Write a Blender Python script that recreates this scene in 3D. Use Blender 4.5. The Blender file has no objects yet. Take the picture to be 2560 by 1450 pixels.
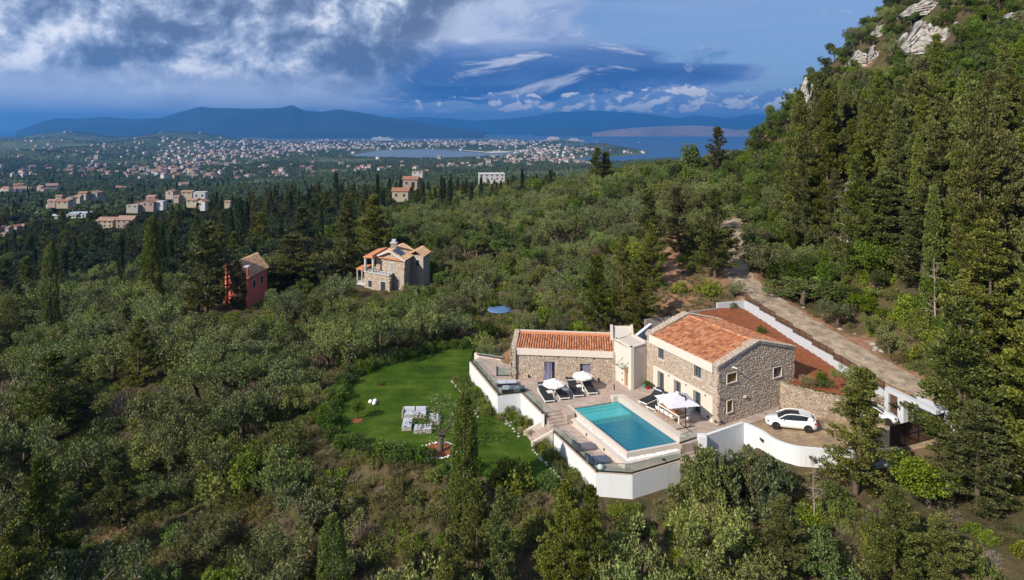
import bpy, math, random
import numpy as np
from mathutils import Vector
R = math.radians
S = bpy.context.scene
COL = S.collection
random.seed(7)
rng = np.random.default_rng(11)

# ------------------------------------------------------------------ camera, sky, sun, exposure
F, HOR, H = 1600.0, 325.0, 27.0          # focal length in photo pixels, horizon row, camera height over the upper terrace
cam = bpy.data.cameras.new('camera'); camo = bpy.data.objects.new('camera', cam); COL.objects.link(camo)
camo.location = (0, 0, H); camo.rotation_euler = (R(90), 0, 0)
cam.sensor_width = 36; cam.lens = 36 * F / 2560; cam.shift_y = -(725 - HOR) / 2560
cam.clip_start = 0.5; cam.clip_end = 150000
S.camera = camo
S.view_settings.view_transform = 'Standard'; S.view_settings.look = 'None'
S.view_settings.gamma = 1.0; S.view_settings.use_curve_mapping = False
S.view_settings.exposure = 0.2
S.render.engine = 'CYCLES'
cy = S.cycles
cy.max_bounces = 6; cy.diffuse_bounces = 2; cy.glossy_bounces = 2; cy.transmission_bounces = 3
cy.transparent_max_bounces = 8; cy.volume_bounces = 0; cy.caustics_reflective = False; cy.caustics_refractive = False
cy.use_denoising = True
try: cy.denoiser = 'OPENIMAGEDENOISE'
except Exception: pass
SUN_DIR = Vector((-0.75, -0.66, 0)).normalized()      # towards the sun, level part
SUN_EL = R(35)
sun = bpy.data.lights.new('sun', 'SUN'); suno = bpy.data.objects.new('sun', sun); COL.objects.link(suno)
sun.energy = 5.0; sun.angle = R(0.53); sun.color = (1.0, 0.91, 0.77)
sd = Vector((SUN_DIR.x * math.cos(SUN_EL), SUN_DIR.y * math.cos(SUN_EL), math.sin(SUN_EL)))
suno.rotation_euler = sd.to_track_quat('Z', 'Y').to_euler(); suno.location = (-60, -40, 90)

# ------------------------------------------------------------------ node helpers
class N:
    def __init__(s, tree): s.t = tree; s.n = tree.nodes; s.l = tree.links
    def new(s, kind, **kw):
        n = s.n.new(kind)
        for k, v in kw.items():
            if k == 'inp':
                for a, b in v.items():
                    s.put(n.inputs[a], b)
            else: setattr(n, k, v)
        return n
    def put(s, sock, v):
        if isinstance(v, bpy.types.NodeSocket): s.l.new(v, sock)
        elif isinstance(v, bpy.types.Node): s.l.new(v.outputs[0], sock)
        else:
            if isinstance(v, (tuple, list)) and len(v) == 3 and sock.type == 'RGBA': v = (*v, 1)
            sock.default_value = v
    def m(s, op, a, b=0.0, c=None, clamp=False):
        n = s.n.new('ShaderNodeMath'); n.operation = op; n.use_clamp = clamp
        s.put(n.inputs[0], a); s.put(n.inputs[1], b)
        if c is not None: s.put(n.inputs[2], c)
        return n.outputs[0]
    def mr(s, v, a, b, c=0.0, d=1.0, smooth=True):
        n = s.n.new('ShaderNodeMapRange'); n.interpolation_type = 'SMOOTHSTEP' if smooth else 'LINEAR'
        s.put(n.inputs[0], v)
        for i, x in enumerate((a, b, c, d)): s.put(n.inputs[i + 1], x)
        return n.outputs[0]
    def mix(s, f, a, b, mode='MIX'):
        n = s.n.new('ShaderNodeMix'); n.data_type = 'RGBA'; n.blend_type = mode
        s.put(n.inputs[0], f); s.put(n.inputs[6], a); s.put(n.inputs[7], b)
        return n.outputs[2]
    def noise(s, vec, scale, detail=4, rough=0.55, dist=0.0, col=False):
        n = s.n.new('ShaderNodeTexNoise')
        if vec is not None: s.put(n.inputs['Vector'], vec)
        n.inputs['Scale'].default_value = scale; n.inputs['Detail'].default_value = detail
        n.inputs['Roughness'].default_value = rough; n.inputs['Distortion'].default_value = dist
        return n.outputs[1 if col else 0]
    def comb(s, x, y, z=0.0):
        n = s.n.new('ShaderNodeCombineXYZ')
        for i, v in enumerate((x, y, z)): s.put(n.inputs[i], v)
        return n.outputs[0]
    def ramp(s, f, stops):
        n = s.n.new('ShaderNodeValToRGB'); s.put(n.inputs[0], f)
        e = n.color_ramp.elements
        while len(e) < len(stops): e.new(0.5)
        for x, (p, c) in zip(e, stops): x.position = p; x.color = (*c, 1)
        return n.outputs[0]

def world():
    w = bpy.data.worlds.new('World'); S.world = w; w.use_nodes = True
    g = N(w.node_tree); g.n.clear()
    sky = g.new('ShaderNodeTexSky', sky_type='NISHITA', sun_disc=False, sun_elevation=SUN_EL,
                sun_rotation=math.atan2(SUN_DIR.x, SUN_DIR.y) % (2 * math.pi), air_density=1.2, dust_density=0.4, ozone_density=3.5)
    sky.altitude = 200
    tc = g.new('ShaderNodeTexCoord')
    sp = g.new('ShaderNodeSeparateXYZ', inp={0: tc.outputs['Generated']})
    x, y, z = sp.outputs
    r = g.m('SQRT', g.m('ADD', g.m('MULTIPLY', x, x), g.m('MULTIPLY', y, y)))
    az = g.m('ARCTAN2', x, y)                       # 0 straight on, right positive
    v = g.m('DIVIDE', z, g.m('MAXIMUM', r, 0.05))   # height over the horizon
    vv = g.m('MAXIMUM', v, 0.0)
    # cloud layers seen in perspective: rows get flatter towards the horizon
    q = g.m('POWER', g.m('ADD', vv, 0.010), 0.60)
    P1 = g.comb(az, g.m('MULTIPLY', q, 2.3), 3.3)                            # stretched sheets
    P2 = g.comb(az, g.m('MULTIPLY', vv, 1.25), 8.1)                          # puffy heaps
    def relief(P, scale, dx, dy, **k):
        n0 = g.noise(P, scale, **k)
        off = g.new('ShaderNodeVectorMath', operation='ADD', inp={0: P, 1: (dx, dy, 0)})
        n1 = g.noise(off.outputs[0], scale, **k)
        return n0, g.m('SUBTRACT', n0, n1)
    def vor(P, scale, detail):
        n = g.n.new('ShaderNodeTexVoronoi'); n.feature = 'F1'; n.voronoi_dimensions = '2D'; n.normalize = True; g.put(n.inputs['Vector'], P); n.inputs['Scale'].default_value = scale
        n.inputs['Detail'].default_value = detail; n.inputs['Roughness'].default_value = 0.62
        return g.m('SUBTRACT', 1.0, n.outputs['Distance'])
    def puff(P, scale, dx, dy, detail=5, warp=0.05):
        wv = g.new('ShaderNodeVectorMath', operation='SCALE', inp={0: g.noise(P, scale * 1.1, 4, 0.6, 0, True)}); wv.inputs['Scale'].default_value = warp * 2
        Pw = g.new('ShaderNodeVectorMath', operation='ADD', inp={0: P, 1: wv.outputs[0]}).outputs[0]
        off = g.new('ShaderNodeVectorMath', operation='ADD', inp={0: Pw, 1: (dx, dy, 0)}).outputs[0]
        a, b_ = vor(Pw, scale, detail), vor(off, scale, detail)
        return a, g.m('SUBTRACT', a, b_)
    def hump(x, c_, w_): return g.m('SUBTRACT', 1.0, g.m('POWER', g.m('ABSOLUTE', g.m('DIVIDE', g.m('SUBTRACT', x, c_), w_)), 2.0), clamp=True)
    # ---- open sky, pale veil high on the right
    base = g.mix(1.0, sky.outputs[0], (0.62, 0.76, 1.0), 'MULTIPLY')
    wisp = g.mr(g.noise(g.comb(g.m('MULTIPLY', az, .55), g.m('MULTIPLY', q, 3.2), 1.1), 7.0, 6, 0.62, 0.5), 0.32, 0.68)
    base = g.mix(g.m('ADD', g.m('MULTIPLY', wisp, 0.55), 0.25), base, (3.2, 4.5, 7.3))
    # ---- layer A : wide grey blue banks, darkest in a long belly over the mountain
    nA, dA = relief(P1, 5.2, -0.014, 0.034, detail=12, rough=0.62, dist=0.5)
    bank = g.m('MULTIPLY', hump(az, -0.03, 0.42), hump(g.m('ADD', v, g.m('MULTIPLY', g.m('SUBTRACT', nA, .5), .10)), 0.088, 0.058))
    belly = g.m('MULTIPLY', hump(az, -0.10, 0.30), hump(g.m('ADD', v, g.m('MULTIPLY', g.m('SUBTRACT', nA, .5), .05)), 0.054, 0.016))
    rightup = g.m('MULTIPLY', g.mr(az, 0.04, 0.30), g.mr(v, 0.065, 0.11))
    cA = g.m('ADD', nA, g.m('ADD', g.m('MULTIPLY', bank, 0.24), g.m('MULTIPLY', belly, 0.30)))
    cA = g.m('SUBTRACT', cA, g.m('MULTIPLY', rightup, 0.16))
    thick = g.m('ADD', g.m('ADD', g.m('MULTIPLY', bank, 0.36), g.m('MULTIPLY', belly, 0.35)), g.m('MULTIPLY', nA, 0.95))
    bank2 = g.m('MULTIPLY', hump(az, 0.24, 0.24), hump(g.m('ADD', v, g.m('MULTIPLY', g.m('SUBTRACT', nA, .5), .06)), 0.082, 0.022))
    cA = g.m('ADD', cA, g.m('MULTIPLY', bank2, 0.26)); thick = g.m('ADD', thick, g.m('MULTIPLY', bank2, 0.22))
    topc = g.m('MULTIPLY', g.mr(v, 0.10, 0.16), g.mr(az, -0.05, 0.14, 1.0, 0.0))
    cA = g.m('ADD', cA, g.m('ADD', g.m('MULTIPLY', topc, 0.20), g.mr(az, -0.52, -0.30, 0.14, 0.0)))
    mA = g.mr(cA, 0.46, 0.60)
    thick = g.m('SUBTRACT', thick, g.m('MULTIPLY', topc, 0.10))
    colA = g.ramp(g.mr(thick, 0.42, 0.92, smooth=False), [(0.0, (0.62, 0.70, 0.88)), (0.28, (0.34, 0.45, 0.71)), (0.55, (0.13, 0.235, 0.50)), (1.0, (0.050, 0.125, 0.345))])
    colA = g.mix(1.0, colA, (9.4, 9.4, 9.6), 'MULTIPLY')
    colA = g.mix(g.m('MULTIPLY', g.mr(dA, 0.02, 0.16), 0.75), colA, (8.6, 8.9, 9.8))
    c = g.mix(mA, base, colA)
    # ---- layer B : heaped cumulus filling the left, white rims and blue grey hollows
    nB, dB = puff(P2, 4.6, 0.018, -0.026, 7, 0.035)
    n2, d2 = relief(P2, 2.6, 0.045, -0.055, detail=3, rough=0.5, dist=0.3)
    edge = g.m('ADD', az, g.m('MULTIPLY', g.m('SUBTRACT', n2, 0.5), 0.75))
    maskB = g.mr(g.m('ADD', edge, g.m('MULTIPLY', v, -1.1)), -0.42, -0.27, 1.0, 0.0)
    hB = g.mr(g.m('ADD', nB, g.m('MULTIPLY', v, 0.9)), 0.50, 0.60)
    mB = g.m('MULTIPLY', maskB, hB)
    lit = g.m('ADD', g.m('ADD', g.m('MULTIPLY', dB, 2.5), g.m('MULTIPLY', d2, 0.75)), g.m('MULTIPLY', g.m('SUBTRACT', n2, 0.5), 0.5))
    colB = g.ramp(g.mr(lit, -0.25, 0.33, smooth=False), [(0.0, (0.13, 0.175, 0.27)), (0.25, (0.24, 0.30, 0.42)), (0.45, (0.40, 0.47, 0.60)), (0.62, (0.62, 0.68, 0.79)), (0.80, (0.95, 0.97, 1.0)), (1.0, (1.15, 1.15, 1.14))])
    colB = g.mix(1.0, colB, (9.6, 9.8, 10.2), 'MULTIPLY')
    c = g.mix(g.m('MULTIPLY', mB, 0.95), c, colB)
    # ---- layer C : low white heaps over the strait
    PC = g.comb(az, g.m('MULTIPLY', vv, 1.8), 1.7)
    nC, dC = puff(PC, 13.0, 0.007, -0.012, 3, 0.02)
    bC = g.m('MULTIPLY', hump(v, 0.047, 0.024), g.mr(az, -0.20, 0.02))
    mC = g.m('MULTIPLY', g.mr(g.m('ADD', g.m('MULTIPLY', nC, .6), g.m('ADD', g.m('MULTIPLY', g.noise(PC, 6.0, 3, .5), .6), g.m('MULTIPLY', bC, 0.20))), 0.81, 0.835), g.mr(bC, 0.0, 0.2))
    colC = g.mix(g.mr(dC, -0.04, 0.05), (2.4, 3.5, 6.2), (10.6, 10.2, 10.0))
    c = g.mix(g.m('MULTIPLY', mC, 0.92), c, colC)
    low = g.m('MULTIPLY', hump(v, 0.042, 0.044), g.mr(g.m('ADD', az, g.m('MULTIPLY', g.m('SUBTRACT', nA, .5), .6)), -0.40, -0.12, 1.0, 0.0))
    c = g.mix(g.m('MULTIPLY', low, g.mr(g.noise(P1, 9.0, 5, .6), .28, .55, .6, 1.0)), c, (7.0, 7.8, 9.6))
    # air near the horizon
    c = g.mix(g.mr(v, -0.004, 0.030, 0.75, 0.0), c, g.mix(g.mr(az, -0.55, -0.15, 1.0, 0.0), (1.6, 3.5, 7.1), (6.2, 7.2, 9.4)))
    bg = g.new('ShaderNodeBackground', inp={'Color': c, 'Strength': 0.088})
    out = g.new('ShaderNodeOutputWorld'); g.l.new(bg.outputs[0], out.inputs[0])
    w.cycles.sampling_method = 'MANUAL'; w.cycles.sample_map_resolution = 512
world()

# ------------------------------------------------------------------ object helpers
def W(px, py, z=0.0):
    """a point measured on the photograph, carried to the level plane at height z"""
    Y = F * (H - z) / (py - HOR)
    return ((px - 1280) * Y / F, Y, z)
def WD(px, Y, z): return ((px - 1280) * Y / F, Y, z)
def prj(X, Y, Z): return 1280 + F * X / Y, HOR + F * (H - Z) / Y

def tag(o, label=None, cat=None, group=None, kind=None):
    if label: o['label'] = label
    if cat: o['category'] = cat
    if group: o['group'] = group
    if kind: o['kind'] = kind
    return o
def thing(name, label, cat, loc=(0, 0, 0), rz=0.0, group=None, scale=None):
    o = bpy.data.objects.new(name, None); COL.objects.link(o); o.location = loc; o.rotation_euler = (0, 0, rz)
    o.empty_display_size = 0.3
    if scale: o.scale = scale
    return tag(o, label, cat, group)
def link(name, me, parent=None, loc=(0, 0, 0), rz=0.0, scale=None):
    o = bpy.data.objects.new(name, me); COL.objects.link(o); o.parent = parent
    o.location = loc; o.rotation_euler = (0, 0, rz)
    if scale: o.scale = scale
    return o
def kids(o): return list(o.children)
def copy_tree(o, parent=None):
    c = o.copy(); COL.objects.link(c); c.parent = parent
    for ch in kids(o): copy_tree(ch, c)
    return c

class MB:
    def __init__(s): s.v = []; s.f = []; s.mi = []; s.cur = 0
    def add(s, vs, fs):
        b = len(s.v); s.v += [tuple(p) for p in vs]
        for f in fs: s.f.append(tuple(b + i for i in f)); s.mi.append(s.cur)
        return s
    def box(s, x0, x1, y0, y1, z0, z1):
        return s.add([(x0, y0, z0), (x1, y0, z0), (x1, y1, z0), (x0, y1, z0), (x0, y0, z1), (x1, y0, z1), (x1, y1, z1), (x0, y1, z1)],
                     [(0, 3, 2, 1), (4, 5, 6, 7), (0, 1, 5, 4), (1, 2, 6, 5), (2, 3, 7, 6), (3, 0, 4, 7)])
    def hexa(s, p):   # eight points, bottom ring then top ring
        return s.add(p, [(0, 3, 2, 1), (4, 5, 6, 7), (0, 1, 5, 4), (1, 2, 6, 5), (2, 3, 7, 6), (3, 0, 4, 7)])
    def prism(s, poly, z0, z1):
        n = len(poly); ar = sum(poly[i][0] * poly[(i + 1) % n][1] - poly[(i + 1) % n][0] * poly[i][1] for i in range(n))
        if ar < 0: poly = poly[::-1]
        vs = [(p[0], p[1], z0 if not callable(z0) else z0(p)) for p in poly] + [(p[0], p[1], z1 if not callable(z1) else z1(p)) for p in poly]
        return s.add(vs, [tuple(range(n))[::-1], tuple(range(n, 2 * n))] + [(i, (i + 1) % n, n + (i + 1) % n, n + i) for i in range(n)])
    def wall(s, a, b, z0, z1, t, z0b=None, z1b=None):   # upright slab from a to b, thickness t to the left of a->b
        z0b = z0 if z0b is None else z0b; z1b = z1 if z1b is None else z1b
        dx, dy = b[0] - a[0], b[1] - a[1]; l = math.hypot(dx, dy); nx, ny = -dy / l * t, dx / l * t
        return s.hexa([(a[0], a[1], z0), (b[0], b[1], z0b), (b[0] + nx, b[1] + ny, z0b), (a[0] + nx, a[1] + ny, z0),
                       (a[0], a[1], z1), (b[0], b[1], z1b), (b[0] + nx, b[1] + ny, z1b), (a[0] + nx, a[1] + ny, z1)])
    def tube(s, pts, rs, n=6, cap=True):
        rings = []
        for i, p in enumerate(pts):
            p = Vector(p); a = Vector(pts[max(i - 1, 0)]); b = Vector(pts[min(i + 1, len(pts) - 1)])
            d = (b - a).normalized() if (b - a).length > 1e-6 else Vector((0, 0, 1))
            u = d.cross(Vector((0, 0, 1)) if abs(d.z) < 0.9 else Vector((1, 0, 0))).normalized(); w_ = d.cross(u)
            r = rs[i] if isinstance(rs, (list, tuple)) else rs
            rings.append([tuple(p + u * r * math.cos(2 * math.pi * k / n) + w_ * r * math.sin(2 * math.pi * k / n)) for k in range(n)])
        vs = [q for ring in rings for q in ring]; fs = []
        for i in range(len(pts) - 1):
            for k in range(n):
                a, b = i * n + k, i * n + (k + 1) % n
                fs.append((a, a + n, b + n, b))
        if cap: fs += [tuple(range(n)), tuple(range(len(vs) - n, len(vs)))[::-1]]
        return s.add(vs, fs)
    def lathe(s, c, prof, n=16):   # prof: (r, z)
        vs = [(c[0] + r * math.cos(2 * math.pi * k / n), c[1] + r * math.sin(2 * math.pi * k / n), c[2] + z) for r, z in prof for k in range(n)]
        fs = [(i * n + k, i * n + (k + 1) % n, (i + 1) * n + (k + 1) % n, (i + 1) * n + k) for i in range(len(prof) - 1) for k in range(n)]
        fs += [tuple(range(n))[::-1], tuple(range(len(vs) - n, len(vs)))]
        return s.add(vs, fs)
    def mesh(s, name, mats, off=(0, 0, 0), smooth=False):
        me = bpy.data.meshes.new(name)
        me.from_pydata([(v[0] - off[0], v[1] - off[1], v[2] - off[2]) for v in s.v], [], s.f)
        mats = mats if isinstance(mats, (list, tuple)) else [mats]
        for m in mats: me.materials.append(m)
        if len(mats) > 1: me.polygons.foreach_set('material_index', s.mi)
        if smooth: me.polygons.foreach_set('use_smooth', [True] * len(s.f))
        me.update(); return me
    def build(s, name, mats, parent=None, smooth=False, local=False, bevel=0.0):
        off = (0, 0, 0)
        if parent is not None and not local:
            p = parent; o = Vector((0, 0, 0))
            while p is not None: o += p.location; p = p.parent
            off = tuple(o)
        o = link(name, s.mesh(name, mats, off, smooth), parent)
        if bevel:
            b = o.modifiers.new('bevel', 'BEVEL'); b.width = bevel; b.segments = 2; b.limit_method = 'ANGLE'
        return o

def np_mesh(name, V, Fq, mats, mi=None, smooth=False):
    me = bpy.data.meshes.new(name); V = np.asarray(V, np.float32); Fq = np.asarray(Fq, np.int32)
    k = Fq.shape[1]
    me.vertices.add(len(V)); me.vertices.foreach_set('co', V.ravel())
    me.loops.add(Fq.size); me.loops.foreach_set('vertex_index', Fq.ravel())
    me.polygons.add(len(Fq)); me.polygons.foreach_set('loop_start', np.arange(0, Fq.size, k, dtype=np.int32))
    me.polygons.foreach_set('loop_total', np.full(len(Fq), k, np.int32))
    for m in (mats if isinstance(mats, (list, tuple)) else [mats]): me.materials.append(m)
    if mi is not None: me.polygons.foreach_set('material_index', np.asarray(mi, np.int32))
    if smooth: me.polygons.foreach_set('use_smooth', np.ones(len(Fq), bool))
    me.update(calc_edges=True); me.validate(); return me

# ------------------------------------------------------------------ materials
def mat(name, col, rough=0.7, var=0.12, scale=3.0, bump=0.0, bscale=30.0, spec=0.3, metal=0.0, island=0.0, coat=0.0):
    m = bpy.data.materials.new(name); m.use_nodes = True; g = N(m.node_tree); b = g.n['Principled BSDF']
    tc = g.new('ShaderNodeTexCoord').outputs['Object']
    n1 = g.noise(tc, scale, 5, 0.6); n2 = g.noise(tc, scale * 7, 3, 0.6)
    k = g.m('ADD', g.m('MULTIPLY', n1, 0.65), g.m('MULTIPLY', n2, 0.35))
    lo = tuple(max(0, c * (1 - var)) for c in col); hi = tuple(min(1, c * (1 + var)) for c in col)
    c = g.mix(g.mr(k, 0.3, 0.7), lo, hi)
    if island:
        ri = g.new('ShaderNodeNewGeometry').outputs['Random Per Island']
        c = g.mix(1.0, c, g.mix(ri, (1 - island,) * 3, (1 + island * 0.6,) * 3), 'MULTIPLY')
    g.put(b.inputs['Base Color'], c); b.inputs['Roughness'].default_value = rough
    b.inputs['Specular IOR Level'].default_value = spec; b.inputs['Metallic'].default_value = metal
    if coat: b.inputs['Coat Weight'].default_value = coat; b.inputs['Coat Roughness'].default_value = 0.05
    if bump:
        bn = g.new('ShaderNodeBump', inp={'Height': g.noise(tc, bscale, 4, 0.65), 'Distance': 0.05, 'Strength': bump})
        g.l.new(bn.outputs[0], b.inputs['Normal'])
    return m
def stone_mat(name, stops, rough=0.85):
    m = bpy.data.materials.new(name); m.use_nodes = True; g = N(m.node_tree); b = g.n['Principled BSDF']
    ri = g.new('ShaderNodeNewGeometry').outputs['Random Per Island']
    tc = g.new('ShaderNodeTexCoord').outputs['Object']
    c = g.ramp(ri, stops)
    c = g.mix(1.0, c, g.mix(g.noise(tc, 9, 5, 0.65), (0.72, 0.72, 0.72), (1.3, 1.28, 1.24)), 'MULTIPLY')
    g.put(b.inputs['Base Color'], c); b.inputs['Roughness'].default_value = rough; b.inputs['Specular IOR Level'].default_value = 0.2
    bn = g.new('ShaderNodeBump', inp={'Height': g.noise(tc, 22, 4, 0.65), 'Distance': 0.04, 'Strength': 0.6})
    g.l.new(bn.outputs[0], b.inputs['Normal']); return m
def leaf_mat(name, a, b_, trans=0.3, hue=0.025, val=0.35):
    m = bpy.data.materials.new(name); m.use_nodes = True; g = N(m.node_tree); g.n.clear()
    ri = g.new('ShaderNodeNewGeometry').outputs['Random Per Island']
    oi = g.new('ShaderNodeObjectInfo').outputs['Random']
    c = g.mix(ri, a, b_)
    hs = g.new('ShaderNodeHueSaturation', inp={'Hue': g.mr(oi, 0, 1, 0.5 - hue, 0.5 + hue, False), 'Color': c,
               'Saturation': g.mr(g.m('FRACT', g.m('MULTIPLY', oi, 7.31)), 0, 1, 0.8, 1.12, False),
               'Value': g.mr(g.m('FRACT', g.m('MULTIPLY', oi, 3.77)), 0, 1, 1 - val, 1 + val, False)})
    d = g.new('ShaderNodeBsdfPrincipled', inp={'Base Color': hs.outputs[0], 'Roughness': 0.55, 'Specular IOR Level': 0.25})
    t = g.new('ShaderNodeBsdfTranslucent', inp={'Color': g.mix(1.0, hs.outputs[0], (1.25, 1.2, 0.55), 'MULTIPLY')})
    mx = g.new('ShaderNodeMixShader', inp={0: trans, 1: d.outputs[0], 2: t.outputs[0]})
    o = g.new('ShaderNodeOutputMaterial'); g.l.new(mx.outputs[0], o.inputs[0]); return m
def clear_mat(name, tint, rough=0.03, ior=1.45, bump=0.0, bscale=3.0, opac=0.0):
    m = bpy.data.materials.new(name); m.use_nodes = True; g = N(m.node_tree); g.n.clear()
    lw = g.new('ShaderNodeLayerWeight', inp={'Blend': 0.5}); fr_ = g.m('ADD', g.m('MULTIPLY', g.m('POWER', lw.outputs['Facing'], 5.0), 0.9), ((ior - 1) / (ior + 1)) ** 2)
    tr = g.new('ShaderNodeBsdfTransparent', inp={'Color': tint})
    gl = g.new('ShaderNodeBsdfGlossy', inp={'Color': (1, 1, 1), 'Roughness': rough})
    if bump:
        tc = g.new('ShaderNodeTexCoord').outputs['Object']
        bn = g.new('ShaderNodeBump', inp={'Height': g.noise(tc, bscale, 4, 0.6, 0.5), 'Distance': 0.06, 'Strength': bump})
        g.l.new(bn.outputs[0], gl.inputs['Normal']); g.l.new(bn.outputs[0], lw.inputs['Normal'])
    mx = g.new('ShaderNodeMixShader', inp={0: g.m('ADD', fr_, opac, clamp=True), 1: tr.outputs[0], 2: gl.outputs[0]})
    o = g.new('ShaderNodeOutputMaterial'); g.l.new(mx.outputs[0], o.inputs[0]); return m

M = {}
M['stucco'] = mat('cream_plaster', (0.70, 0.64, 0.57), 0.85, 0.05, 1.5, 0.15, 40)
M['white'] = None
M['greywall'] = mat('grey_white_plaster', (0.52, 0.54, 0.57), 0.85, 0.08, 0.8, 0.1, 30)
M['mortar'] = mat('mortar', (0.38, 0.325, 0.275), 0.95, 0.2, 4, 0.4, 30)
M['stone'] = stone_mat('field_stone', [(0.0, (0.29, 0.23, 0.19)), (0.2, (0.40, 0.325, 0.26)), (0.4, (0.46, 0.38, 0.31)), (0.55, (0.36, 0.315, 0.275)), (0.7, (0.50, 0.375, 0.26)), (0.78, (0.36, 0.21, 0.14)), (0.86, (0.42, 0.375, 0.335)), (1.0, (0.56, 0.49, 0.42))])
M['stone2'] = stone_mat('garden_wall_stone', [(0.0, (0.22, 0.17, 0.13)), (0.3, (0.38, 0.31, 0.24)), (0.55, (0.30, 0.26, 0.22)), (0.75, (0.48, 0.38, 0.27)), (0.88, (0.28, 0.15, 0.09)), (1.0, (0.50, 0.45, 0.38))])
M['tile'] = stone_mat('terracotta_tile', [(0.0, (0.30, 0.12, 0.07)), (0.3, (0.46, 0.185, 0.09)), (0.6, (0.55, 0.235, 0.12)), (0.85, (0.60, 0.33, 0.20)), (1.0, (0.38, 0.16, 0.095))], 0.8)
M['tilebase'] = mat('roof_bed', (0.25, 0.09, 0.045), 0.9, 0.2, 4)
M['dark'] = mat('charcoal_metal', (0.025, 0.025, 0.028), 0.5, 0.1, 3)
M['mesh'] = mat('black_mesh_fabric', (0.022, 0.024, 0.028), 0.75, 0.2, 8)
M['brown'] = mat('brown_slat_metal', (0.11, 0.062, 0.042), 0.6, 0.2, 5, island=0.3)
M['wood'] = mat('teak', (0.36, 0.17, 0.06), 0.55, 0.25, 6, island=0.2)
M['shutter'] = mat('ochre_shutter', (0.20, 0.115, 0.045), 0.7, 0.2, 8)
M['whitepaint'] = mat('white_paint', (0.80, 0.80, 0.80), 0.5, 0.03, 4)
M['canvas'] = mat('cream_canvas', (0.80, 0.74, 0.69), 0.9, 0.04, 2, 0.1, 12)
M['canvas2'] = mat('lilac_grey_canvas', (0.60, 0.59, 0.66), 0.9, 0.05, 2, 0.1, 10)
M['cushion'] = mat('pale_blue_cushion', (0.42, 0.46, 0.56), 0.9, 0.1, 4, 0.2, 10)
M['cushion2'] = mat('slate_cushion', (0.13, 0.16, 0.20), 0.9, 0.15, 4, 0.2, 10)
M['mauve'] = mat('mauve_grey_cushion', (0.15, 0.13, 0.15), 0.9, 0.15, 4, 0.2, 10)
M['navy'] = mat('navy_grey_cushion', (0.085, 0.10, 0.15), 0.9, 0.15, 4, 0.2, 10)
M['rattan'] = mat('cream_rattan', (0.36, 0.33, 0.30), 0.8, 0.15, 20, 0.3, 60)
M['curtain'] = mat('violet_grey_curtain', (0.20, 0.19, 0.29), 0.9, 0.1, 3)
M['pane'] = mat('window_glass', (0.035, 0.045, 0.06), 0.08, 0.1, 1, spec=0.9)
M['frame'] = mat('light_grey_frame', (0.26, 0.27, 0.29), 0.5, 0.05, 3)
M['glass'] = clear_mat('rail_glass', (0.86, 0.93, 0.92), 0.02, 1.5)
M['coping'] = mat('pale_stone_coping', (0.55, 0.49, 0.44), 0.8, 0.08, 3, 0.15, 30)
M['beige'] = mat('beige_coping', (0.50, 0.40, 0.31), 0.8, 0.1, 3)
M['pebble'] = mat('white_pebble', (0.80, 0.80, 0.80), 0.8, 0.1, 3, island=0.25)
M['soil'] = mat('red_soil', (0.235, 0.075, 0.030), 0.95, 0.32, 1.6, 0.8, 14)
M['bark'] = mat('grey_brown_bark', (0.115, 0.085, 0.065), 0.95, 0.35, 6, 0.5, 20)
M['palebark'] = mat('pale_dead_bark', (0.30, 0.25, 0.21), 0.95, 0.3, 6, 0.5, 20)
M['rock'] = mat('pale_limestone', (0.34, 0.32, 0.30), 0.95, 0.55, 0.6, 1.0, 1.6)
M['rubble'] = mat('buff_rubble', (0.42, 0.33, 0.24), 0.95, 0.25, 3, 0.5, 12, island=0.35)
M['car'] = mat('white_car_paint', (0.78, 0.80, 0.83), 0.25, 0.02, 1, spec=0.5, coat=0.8)
M['carglass'] = mat('car_glass', (0.015, 0.018, 0.022), 0.05, 0.1, 1, spec=0.8)
M['tyre'] = mat('tyre_rubber', (0.02, 0.02, 0.02), 0.8, 0.1, 5)
M['rim'] = mat('dark_alloy', (0.05, 0.05, 0.055), 0.35, 0.1, 5, metal=0.6)
M['red'] = mat('red_lamp', (0.45, 0.02, 0.03), 0.3, 0.1, 3)
M['redpot'] = mat('red_pot', (0.38, 0.015, 0.035), 0.5, 0.1, 3)
M['green'] = mat('green_plastic', (0.02, 0.16, 0.09), 0.5, 0.15, 3)
M['teal'] = mat('teal_pot', (0.02, 0.30, 0.28), 0.5, 0.1, 3)
M['concrete'] = mat('concrete', (0.30, 0.28, 0.26), 0.9, 0.15, 2, 0.2, 15)
M['salmon'] = mat('salmon_red_plaster', (0.62, 0.16, 0.11), 0.9, 0.12, 1.0, 0.2, 12)
M['bluecover'] = mat('blue_tarpaulin', (0.09, 0.17, 0.34), 0.6, 0.15, 3)
M['olive'] = leaf_mat('olive_leaf', (0.042, 0.068, 0.018), (0.250, 0.280, 0.092), 0.14)
M['bright'] = leaf_mat('bright_leaf', (0.050, 0.088, 0.008), (0.235, 0.280, 0.032), 0.2)
M['broad'] = leaf_mat('evergreen_oak_leaf', (0.022, 0.044, 0.006), (0.140, 0.190, 0.026), 0.1, 0.02, 0.5)
M['conif'] = leaf_mat('conifer_leaf', (0.026, 0.038, 0.007), (0.180, 0.190, 0.036), 0.08, 0.02, 0.28)
M['cyp'] = leaf_mat('cypress_leaf', (0.035, 0.054, 0.007), (0.235, 0.275, 0.036), 0.08, 0.012, 0.10)
M['shadeleaf'] = leaf_mat('cloud_shade_leaf', (0.022, 0.040, 0.018), (0.060, 0.085, 0.034), 0.15, 0.02, 0.35)  # cloud shade over the left valley, put into the leaf colour
M['scrub'] = leaf_mat('scrub_leaf', (0.050, 0.066, 0.014), (0.240, 0.230, 0.068), 0.2, 0.04, 0.4)
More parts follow.
